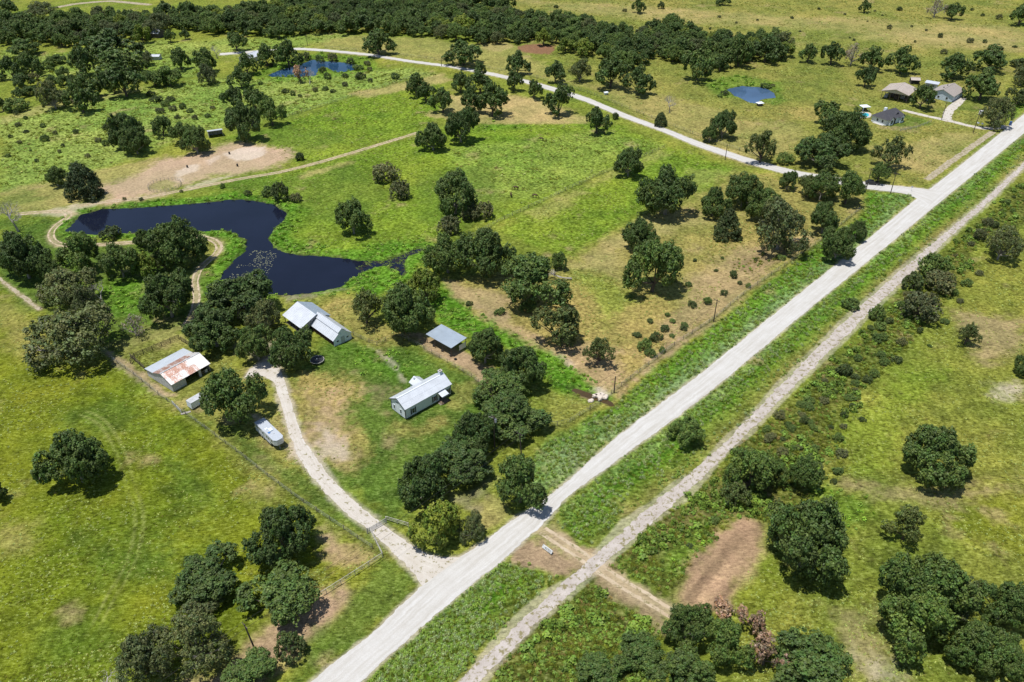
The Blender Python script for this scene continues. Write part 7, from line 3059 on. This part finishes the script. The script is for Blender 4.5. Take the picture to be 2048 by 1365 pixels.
m = MB(); m.add([(-2, -1.8, 2.2), (2, -1.8, 2.2), (2, 1.8, 2.2), (-2, 1.8, 2.2), (-.4, 0, 2.9), (.4, 0, 2.9)], [(0, 1, 5, 4), (1, 2, 5), (2, 3, 4, 5), (3, 0, 4), (3, 2, 1, 0)]); m.build('roof', WHITE, o)
MB().box((.3, .4, .5), (1.8, 1.2, 1.0)).build('counter', DARKW, o)
# hay shed
A, B_, C_ = PTS['hay']; l1, a1 = vec(A, B_); l2, a2 = vec(B_, C_)
hb = gable_house('hay_shed', "open sided shed with a wide tan metal roof in the upper right homestead", 'shed', B_, a2, l2+2, l1, 4.0, 5.6, DARKIN, TIN_T, .4, open_=True)
L_, W_ = l2+2, l1
for x in (0.2, L_/2, L_-.2):
    for y in (.2, W_*.33, W_*.66, W_-.2): MB().box((x, y, 2.0), (.2, .2, 4.0)).build('post', DARKW, hb)
MB().prism([(0, 3.7), (W_, 3.7), (W_, 4.0), (W_/2, 5.55), (0, 4.0)], 0, .08, 'x').build('gable_panel', TIN_T, hb)
BALE = plain('dull machinery', (.12, .10, .09), .8, var=.4, scale=.8)
for i in range(5):
    m = MB(); h = rnd.uniform(.8, 1.6); m.box((0, 0, h/2+.25), (2.2, 1.5, h)); m.box((.6, 0, h+.5), (.9, 1.3, .5))
    q = m.build('stored_machine', [BALE, GREYB, DARKW][i % 3], None); q.matrix_world = hb.matrix_basis @ Matrix.Translation((L_*.3+(i % 2)*2.6, W_*(.12+.19*i), 0)) ; tag(q, "%s machine stored under the open tan roofed shed" % ["leftmost dark", "second, grey", "middle dark timber coloured", "fourth, dull", "rightmost grey"][::-1][i], 'machine')
# pale blue house
A, B_, C_ = PTS['blue']; l1, a1 = vec(A, B_); l2, a2 = vec(B_, C_)
bh = gable_house('pale_blue_house', "pale blue house with a tan grey shingle roof at the upper right", 'house', B_, a2, l2, l1, 2.9, 5.0, PALEBLUE, TANSH, .5)
for y in (.25, .62): window(bh, (0, l1*y, 1.3), 1.1, 1.2, 'y', -1, 2)
for x in (.3, .7): window(bh, (l2*x, 0, 1.4), 1.1, 1.2, 'x', -1, 2)
for x in (.3, .65): MB().box((l2*x, l1*.62, 4.7), (.35, .35, .7)).build('roof_vent', TRIM, bh)
p, q = PTS['nshed']; l, a_ = vec(p, q); o = gable_house('lean_shed', "little open shed with a pale roof behind the hay shed", 'shed', p, a_, l, 4, 2.2, 2.9, DARKIN, TIN_T, .3)
MB().box((l/2, -.03, 1.0), (l*.8, .05, 1.8)).build('shaded_front_panel', BLACK, o)  # black panel on the solid wall stands in for the shaded inside
p, q = PTS['rv']; l, a_ = vec(p, q); o = empty('camper', (*p, 0), a_); tag(o, "white camper with an arched roof behind the hay shed's oak", 'camper')
m = MB(); m.prism([(0, .6), (2.5, .6), (2.5, 2.7), (2.1, 3.0), (.4, 3.0), (0, 2.7)], 0, l, 'x'); m.build('body', RVW, o); MB().box((l/2, -.02, 2.0), (l*.5, .04, .6)).build('window', GLASS, o)
m = MB(); m.slab([(-.4, -.8, 3.2), (l+.4, -.8, 3.2), (l+.4, 3.2, 3.5), (-.4, 3.2, 3.5)], .08); m.build('canopy', TIN_W, o)
for x in (.2, l-.2): MB().box((x, -.7, 1.6), (.12, .12, 3.2)).build('post', WHITE, o)
p, q = PTS['cabin']; l, a_ = vec(p, q); o = gable_house('cabin', "small grey cabin with a white metal roof behind the far pond", 'cabin', (p[0], p[1]), a_+R(90), 10, l, 2.6, 4.0, GREYB, TIN_W, .4)
MB().box((-.02, l*.6, 1.2), (.05, .9, 1.9)).build('door', TRIM, o)
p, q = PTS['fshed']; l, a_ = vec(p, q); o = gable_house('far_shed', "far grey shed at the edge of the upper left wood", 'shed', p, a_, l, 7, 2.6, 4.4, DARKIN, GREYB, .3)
p, q = PTS['lroof']; l, a_ = vec(p, q); o = gable_house('long_roofed_shed', "low shed showing only its long white roof in the left wood", 'shed', p, a_, l, 4, 2.0, 2.6, GREYB, TIN_W, .3)
# loafing shed
p, q = PTS['shed']; l, a_ = vec(p, q); o = empty('loafing_shed', (*p, 0), a_); tag(o, "open fronted livestock shed at the top of the bare soil arena", 'shed')
for x in (.05, l-.05): MB().prism([(0, 0), (3.6, 0), (3.6, 2.1), (0, 2.9)], x-.05, x+.05, 'x').build('end_wall', GREYB, o)
MB().box((l/2, 3.55, 1.05), (l-.2, .08, 2.1)).build('back_wall', GREYB, o); m = MB(); m.slab([(-.2, -.3, 3.0), (l+.2, -.3, 3.0), (l+.2, 3.8, 2.16), (-.2, 3.8, 2.16)], .06); m.build('roof', TIN_W, o)
for x in (l*.33, l*.66): MB().box((x, .1, 1.4), (.14, .14, 2.8)).build('post', DARKW, o)
# pump shed by the blue pond
x, y = PTS['pump'][0]; o = empty('pump_shed', (x, y, 0), R(20)); tag(o, "tiny hut with a white roof beside the blue pond", 'shed')
MB().box((0, 0, .7), (2.2, 1.7, 1.4)).build('wall', DARKIN, o); m = MB(); m.add([(-1.6, -1.3, 1.4), (1.6, -1.3, 1.4), (1.6, 1.3, 1.4), (-1.6, 1.3, 1.4), (-.7, 0, 2.0), (.7, 0, 2.0)], [(0, 1, 5, 4), (1, 2, 5), (2, 3, 4, 5), (3, 0, 4), (3, 2, 1, 0)]); m.build('roof', WHITE, o)
x, y = PTS['feeder'][0]; o = empty('stock_feeder', (x, y, 0), R(30)); tag(o, "small white stock feeder in the dry field beyond the side road", 'feeder')
MB().box((0, 0, .75), (1.9, 1.0, .8)).build('bin', WHITE, o)
for sx in (-.8, .8):
    for sy in (-.4, .4): MB().box((sx, sy, .2), (.1, .1, .4)).build('leg', DARKW, o)
m = MB(); m.slab([(-1.1, -.7, 1.2), (1.1, -.7, 1.2), (1.1, .7, 1.35), (-1.1, .7, 1.35)], .05); m.build('lid', WHITE, o)

# ------------------------------------------------------------------ vehicles, barrels, mailboxes, sign
def car(name, label, x, y, rz, paint, L=4.9, W=1.85, pick=False):
    o = empty(name, (x, y, 0), rz); tag(o, label, 'car')
    side = [(-L/2, .35), (L/2, .35), (L/2, .78), (L/2-.15, .92), (L*.22, 1.02), (L*.1, 1.02), (-L*.48, 1.05), (-L/2, .9)]
    m = MB(); m.prism(side, -W/2, W/2, 'y'); m.build('body', paint, o)
    cab = [(-L*.42, 1.04), (L*.2, 1.0), (L*.06, 1.52), (-L*.3, 1.55)] if not pick else [(-L*.08, 1.04), (L*.22, 1.02), (L*.1, 1.7), (-L*.05, 1.7)]
    m = MB(); m.prism(cab, -W/2+.12, W/2-.12, 'y'); m.build('cabin', GLASS, o)
    zt = max(z for _, z in cab); xs = [x_ for x_, z in cab if z > zt-.1]; MB().box((sum(xs)/2, 0, zt+.02), (abs(xs[0]-xs[1])+.1, W-.3, .06)).build('roof', paint, o)
    for sx in (-L*.31, L*.31):
        for sy in (-W/2+.1, W/2-.1):
            m = MB(); m.tube([(sx, sy-.1, .34), (sx, sy+.1, .34)], .34, 14); w = m.build('wheel', BLACK, o); m = MB(); m.tube([(sx, sy-.108, .34), (sx, sy+.108, .34)], .19, 10); m.build('rim', STEEL, w)
    for sy in (-.62, .62):
        MB().box((L/2+.01, sy, .72), (.04, .35, .14)).build('headlight', WHITE, o); MB().box((-L/2-.01, sy, .82), (.04, .3, .14)).build('tail_lamp', plain('tail lamp', (.2, .02, .02), .4), o)
    return o
BLK = plain('black car paint', (.012, .013, .016), .22, var=.05, spec=.6)
x, y = PTS['car'][0]; car('parked_car', "black car on the side road near the junction", x, y, R(-12), BLK)
x, y = PTS['truck2'][0]; car('parked_pickup', "dark pickup truck under the oak of the upper right homestead", x, y, R(-5), BLK, 5.4, 1.95, True)
x, y = PTS['litem'][0]; o = car('parked_white_car', "white car beside the grey green oak at the homestead gate", x, y, R(60), plain('white car paint', (.7, .7, .7), .3, spec=.6))
BL = plain('blue plastic', (.03, .09, .25), .45); DB = plain('dark steel drum', (.03, .03, .032), .6)
def drum(name, label, x, y, mat, s=1.0, group=None):
    m = MB(); zs = [0, .05, .28, .3, .32, .58, .6, .62, .86, .9]; rs = [.28, .3, .29, .31, .29, .29, .31, .29, .3, .27]
    m.tube([(0, 0, z*s) for z in zs], [r*s for r in rs], 14); o = m.build(name, mat, None, (x, y, 0)); tag(o, label, 'barrel', group); return o
for (x, y), lb in zip(PTS['barrel'], ("dark barrel at the top of the bare soil arena beside the pale sand", "dark barrel at the left of the bare soil arena", "dark barrel at the right of the bare soil arena")): drum('barrel', lb, x, y, DB, 1.15)
x, y = PTS['bluebarrel'][0]; drum('blue_barrel', "blue barrel at the roadside by the homestead entrance", x, y, BL, 1.9)
x, y = PTS['mail'][0]
for i in range(2):
    o = empty('mailbox', (x+i*1.3, y-i*1.0, 0), R(30)); tag(o, ["left white mailbox beside the homestead entrance drive", "right white mailbox beside the homestead entrance drive"][i], 'mailbox')
    MB().box((0, 0, .55), (.12, .12, 1.1)).build('post', WOOD, o); m = MB(); m.prism([(-.25, 1.1), (.25, 1.1), (.25, 1.4), (.15, 1.55), (-.15, 1.55), (-.25, 1.4)], -.4, .4, 'y'); m.build('box', WHITE, o)
x, y = PTS['stop'][0]; o = empty('road_sign', (x, y, 0), R(-50)); tag(o, "small road sign on a thin post at the side road junction", 'sign')
m = MB(); m.tube([(0, 0, 0), (0, 0, 2.0)], .04, 6); m.build('post', STEEL, o); m = MB(); m.tube([(0, -.03, 1.75), (0, -.05, 1.75)], .38, 8); m.build('plate', GREYB, o)
# low sign board with digits beside the two rut track
p, q = PTS['sign']; l, a_ = vec(p, q); so = empty('sign_board', (*p, 0), a_); tag(so, "low grey sign board with black digits beside the two rut track", 'sign')
BOARD = plain('grey sign board', (.50, .51, .50), .6, var=.08)
tilt = R(38); M_ = Matrix.Translation((l/2, 0, .55)) @ Matrix.Rotation(-tilt, 4, 'X')
m = MB(); m.box((0, 0, 0), (l, .07, .62)); bo = m.build('board', BOARD, so); bo.matrix_local = M_
m = MB(); m.box((0, .03, .34), (l+.1, .1, .06)); e_ = m.build('top_edge', WHITE, so); e_.matrix_local = M_
for x in (.12, l-.12): m = MB(); m.tube([(x, .3, 0), (x, .1, .95)], .05, 6); m.build('post', WOOD, so)
fc = bpy.data.curves.new('digits', 'FONT'); fc.body = '43702'; fc.size = .62; fc.extrude = .006; fc.align_x = 'CENTER'; fc.align_y = 'CENTER'
to = bpy.data.objects.new('tmp', fc); COL.objects.link(to); dg = bpy.context.evaluated_depsgraph_get(); dm = bpy.data.meshes.new_from_object(to.evaluated_get(dg)); bpy.data.objects.remove(to)
dm.materials.clear(); dm.materials.append(BLACK); do = link('digits', dm, so); do.matrix_local = M_ @ Matrix.Translation((.15, -.045, 0)) @ Matrix.Rotation(R(90), 4, 'X')

# ------------------------------------------------------------------ fences
def pts_along(pl, step):
    p = np.array(pl, float); s = np.concatenate([[0], np.cumsum(np.hypot(*np.diff(p, axis=0).T))]); n = max(1, int(round(s[-1]/step))); t = np.linspace(0, s[-1], n+1)
    return np.stack([np.interp(t, s, p[:, 0]), np.interp(t, s, p[:, 1])], 1)
POST = MB().tube([(0, 0, -.2), (0, 0, .6), (0, 0, 1.35)], [.075, .07, .065], 6).mesh('wood post', WOOD)
PPOST = MB().tube([(0, 0, -.2), (0, 0, 1.3)], [.065, .065], 6).mesh('pipe post', PIPE)
RPOST = MB().tube([(0, 0, -.2), (0, 0, 1.5)], [.09, .08], 6).mesh('corral post', DARKW)
WPOST = MB().box((0, 0, .45), (.12, .12, 1.1)).mesh('white post', PIPE)
for kind, step, pl, lab in FENCES:
    P_ = pts_along(pl, step); x0, y0 = P_[0]; fo = empty('fence', (x0, y0, 0)); tag(fo, lab, 'fence')
    pm = dict(wire=POST, pipe=PPOST, board=RPOST, white=WPOST)[kind]
    for (x, y) in P_:
        q = link('post', pm, fo, (x-x0, y-y0, 0), rnd.uniform(0, 6)); q.rotation_euler = (rnd.uniform(-.04, .04), rnd.uniform(-.04, .04), rnd.uniform(0, 6)) if kind != 'white' else (0, 0, .3)
    hts = dict(wire=(.35, .7, 1.05, 1.22), pipe=(.5, .9, 1.28), board=(.35, .75, 1.1, 1.42), white=(.45, .9))[kind]
    for h in hts:
        m = MB()
        if kind == 'wire' or kind == 'pipe': m.tube([(x-x0, y-y0, h) for x, y in P_], .011 if kind == 'wire' else (.045 if h > 1.2 else .025), 4 if kind == 'wire' else 6, False); m.build('wire' if kind == 'wire' else 'rail', STEEL if kind == 'wire' else PIPE, fo)
        else:
            for i in range(len(P_)-1):
                m = MB(); a_, b_ = P_[i], P_[i+1]; m.beam((a_[0]-x0, a_[1]-y0, h), (b_[0]-x0, b_[1]-y0, h), .04, .14); m.build('rail', DARKW if kind == 'board' else PIPE, fo)
# driveway gate
p, q = PTS['gate']; l, a_ = vec(p, q); go = empty('driveway_gate', (*p, 0), a_); tag(go, "wide grey pipe gate across the driveway", 'gate')
for x in (0, l): MB().tube([(x, 0, -.2), (x, 0, 1.7)], .1, 8).build('gate_post', PIPE, go)
for x in (.15, l/2, l-.15): MB().tube([(x, 0, .3), (x, 0, 1.35)], .04, 6).build('upright', PIPE, go)
for k in range(6): MB().tube([(.15, 0, .3+k*.21), (l-.15, 0, .3+k*.21)], .04 if k in (0, 5) else .028, 6).build('bar', PIPE if k in (0, 5) else STEEL, go)
m = MB(); n = int(l/.22)
for i in range(n): x = .2+i*(l-.4)/(n-1); m.box((x, 0, .83), (.03, .03, 1.0))
mo = m.build('mesh_wire', GREYB, go); mo['kind'] = 'stuff'
# round pen
x, y = PTS['pen'][0]; po = empty('round_pen', (x, y, 0)); tag(po, "round livestock pen of thin rails in the bare soil arena", 'pen')
N_ = 26; RP = 5.8; ring_ = [(RP*math.cos(2*math.pi*i/N_), RP*math.sin(2*math.pi*i/N_)) for i in range(N_)]
for (a_, b_) in ring_: link('post', PPOST, po, (a_, b_, 0))
for h in (.4, .8, 1.25): MB().tube([(a_, b_, h) for a_, b_ in ring_+ring_[:1]], .025, 5, False).build('rail', WOOD, po)
# leaning panel and plank by the pasture fence
p, q = PTS['panel']; l, a_ = vec(p, q); o = empty('leaning_panel', (*p, 0), a_); tag(o, "grey tin panel standing on the pasture fence below the rusty barn", 'panel')
for i in range(3): MB().box((l*(i+.5)/3, .0, .55), (l/3-.04, .05, 1.05), 0).build('sheet', GREYB, o)
x, y = PTS['plank'][0]; o = MB().box((0, 0, .14), (2.2, .6, .12), R(25)).box((-.6, -.28, .04), (.2, .3, .1), R(25)).box((.6, .28, .04), (.2, .3, .1), R(25)).build('plank', PALE, None, (x, y, 0)); tag(o, "pale plank lying on blocks beside the pasture fence", 'plank')
# fallen dead tree and rubble
x, y = PTS['fallen'][0]; o = empty('fallen_tree', (x, y, .5)); o.rotation_euler = (R(82), R(0), R(-80)); o.scale = (3.6, 2.2, 6.5); tag(o, "bleached fallen dead tree beside the wide creek oak", 'tree'); link('bare_limbs', dead_mesh('fallen limbs', 21, DEADW, 4), o)
for i, (x, y) in enumerate(PTS['rubble']):
    g_ = random.Random(40+i); m = MB(); n = 9; s = g_.uniform(.7, 1.2)
    lv = [[(math.cos(2*math.pi*k/n)*s*g_.uniform(.8, 1.2)*f, math.sin(2*math.pi*k/n)*s*.7*g_.uniform(.8, 1.2)*f, z) for k in range(n)] for f, z in ((1, -.2), (1.02, .25), (.8, .5))]
    m.add(sum(lv, []), [(r*n+k, r*n+(k+1) % n, (r+1)*n+(k+1) % n, (r+1)*n+k) for r in range(2) for k in range(n)]+[tuple(range(2*n, 3*n))])
    o = m.build('stone', STONE, None, (x, y, .0), g_.uniform(0, 6)); tag(o, "pale broken stone slab at the creek crossing", 'stone', 'stones at the creek crossing')

# ------------------------------------------------------------------ power poles and lines
tops = []
for x, y, h, lab, ln in POLES:
    o = empty('power_pole', (x, y, 0)); o.rotation_euler = (0, -ln*.6, 0) ; tag(o, lab, 'pole')
    MB().tube([(0, 0, -.3), (0, 0, h*.5), (0, 0, h)], [.16, .14, .11], 8).build('shaft', DARKW, o)
    if h > 5.5:
        m = MB(); m.box((0, 0, h-.35), (1.7 if h > 7 else 1.0, .1, .12), R(-45)); arm = m.build('crossarm', DARKW, o)
        for s in (-.7, 0, .7): m = MB(); c45 = math.cos(R(-45))*s, math.sin(R(-45))*s; m.tube([(*c45, h-.3), (*c45, h-.1)], [.05, .03], 6); m.build('insulator', PIPE, arm)
    if 'transformer' in lab:
        m = MB(); m.tube([(.35, 0, h-1.7), (.35, 0, h-.8)], .26, 10); m.build('transformer', GREYB, o); m = MB(); m.tube([(0, 0, h-.6), (-.9, 0, h-.2), (-1.2, 0, h-.25)], .04, 6); m.build('lamp_arm', PIPE, o)
    tops.append(Vector((x+math.sin(-ln*.6)*h, y, h-.1)))
def line(a, b_, lab, sag=1.2, offs=(-.7, .7)):
    o = empty('power_line', a); tag(o, lab, 'cable')
    for s in offs:
        off = Vector((math.cos(R(-45))*s, math.sin(R(-45))*s, 0)); pts_ = [(b_-a)*t+off-Vector((0, 0, sag*4*t*(1-t))) for t in [i/14 for i in range(15)]]
        MB().tube(pts_, .022, 4, False).build('wire', BLACK, o)
far_sw = tops[0]+(tops[0]-tops[1])*.9; far_sw.z = 7.5
line(far_sw, tops[0], "sagging power wires passing over the bottom left oaks"); line(tops[0], tops[1], "sagging power wires between the lower left pole and the roadside pole", 1.6)
line(tops[1], tops[3], "sagging power wires from the roadside pole along the verge fence", 2.0); line(tops[3], tops[4], "power wires from the pasture pole to the junction", 2.0)
line(tops[1], tops[2], "short service wire to the transformer pole", .5, (0,)); line(tops[4], tops[6], "power wires from the junction to the homestead gate", 1.8); line(tops[6], tops[7], "short wires into the upper right homestead", .8, (0,)); line(tops[4], tops[5], "short wires between the two junction poles", .5)
# ------------------------------------------------------------------ grazing horses
def horse_mesh():
    J = [((0, 0, 1.18), .24), ((.38, 0, 1.16), .27), ((-.42, 0, 1.2), .26), ((.72, 0, 1.14), .2), ((1.05, 0, .84), .13), ((1.28, 0, .5), .095), ((1.42, 0, .28), .10), ((1.55, 0, .12), .06), ((-.66, 0, 1.1), .1), ((-.74, 0, .7), .05)]
    E_ = [(0, 1), (0, 2), (1, 3), (3, 4), (4, 5), (5, 6), (6, 7), (2, 8), (8, 9)]
    for s in (-1, 1):
        b_ = len(J); J += [((.5+.06*s, .15*s, .86), .12), ((.5+.1*s, .16*s, .5), .065), ((.5+.12*s, .16*s, .18), .05), ((.53+.12*s, .16*s, .03), .065)]; E_ += [(1, b_), (b_, b_+1), (b_+1, b_+2), (b_+2, b_+3)]
        b_ = len(J); J += [((-.46, .16*s, .9), .15), ((-.38+.08*s, .17*s, .66), .09), ((-.54+.1*s, .17*s, .42), .06), ((-.52+.1*s, .17*s, .16), .05), ((-.48+.1*s, .17*s, .03), .065)]; E_ += [(2, b_), (b_, b_+1), (b_+1, b_+2), (b_+2, b_+3), (b_+3, b_+4)]
    me = bpy.data.meshes.new('horse skeleton'); me.from_pydata([j[0] for j in J], E_, []); me.update()
    o = bpy.data.objects.new('tmp', me); COL.objects.link(o); sk = o.modifiers.new('skin', 'SKIN'); o.modifiers.new('sub', 'SUBSURF').levels = 1
    for v, (_, r) in zip(me.skin_vertices[0].data, J): v.radius = (r, r)
    me.skin_vertices[0].data[0].use_root = True
    dg = bpy.context.evaluated_depsgraph_get(); out = bpy.data.meshes.new_from_object(o.evaluated_get(dg)); bpy.data.objects.remove(o)
    out.polygons.foreach_set('use_smooth', [True]*len(out.polygons)); return out
HM = horse_mesh(); HM.materials.clear(); HM.materials.append(plain('bay horse coat', (.075, .036, .020), .6, var=.2))
MANE = plain('black mane', (.012, .010, .009), .8)
mm = MB(); mm.tube([(.7, 0, 1.32), (.95, 0, 1.06), (1.2, 0, .72), (1.3, 0, .56)], [.05, .07, .06, .03], 5); MANE_M = mm.mesh('mane', MANE)
mm = MB(); mm.tube([(-.7, 0, 1.15), (-.8, 0, .95), (-.82, 0, .45)], [.05, .09, .03], 6); TAIL_M = mm.mesh('tail', MANE)
mm = MB()
for s in (-1, 1): mm.tube([(1.22, .05*s, .62), (1.15, .09*s, .76)], [.035, .01], 5)
EAR_M = mm.mesh('ears', MANE)
for (x, y), rz, lb in zip(PTS['horse'], (R(160), R(175), R(95), R(-5)), ("brown horse grazing alone higher up the field", "brown horse grazing, upper of the three near the dividing fence", "brown horse seen end on, leftmost of the three near the dividing fence", "brown horse grazing right beside the dividing fence")):
    o = empty('horse', (x, y, 0), rz); o.scale = (1.1, 1.1, 1.1); tag(o, lb, 'horse'); link('body', HM, o); link('mane', MANE_M, o); link('tail', TAIL_M, o); link('ears', EAR_M, o)
# lily pads
lm = MB(); lm.tube([(0, 0, 0), (0, 0, .015)], [.3, .28], 8); PADM = plain('pale lily pads', (.16, .17, .10), .7, var=.3)
lp = proto_obj('lily pad', lm.mesh('lily pad', PADM))
cand = nprng.uniform((LILY[0], LILY[1]), (LILY[2], LILY[3]), (1500, 2)); kk = (sdist(cand[:, 0], cand[:, 1], POND) > 2) & (fbm(cand[:, 0], cand[:, 1], 6, 81, 2) > -.05) & (nprng.random(1500) < .3); cand = cand[kk]
scatter('lily_pads', np.concatenate([cand, np.full((len(cand), 1), -.295)], 1), nprng.uniform(.2, .75, len(cand)), np.zeros(len(cand), int), [lp], "pale lily pads floating on the dark pond", 'lily pads')
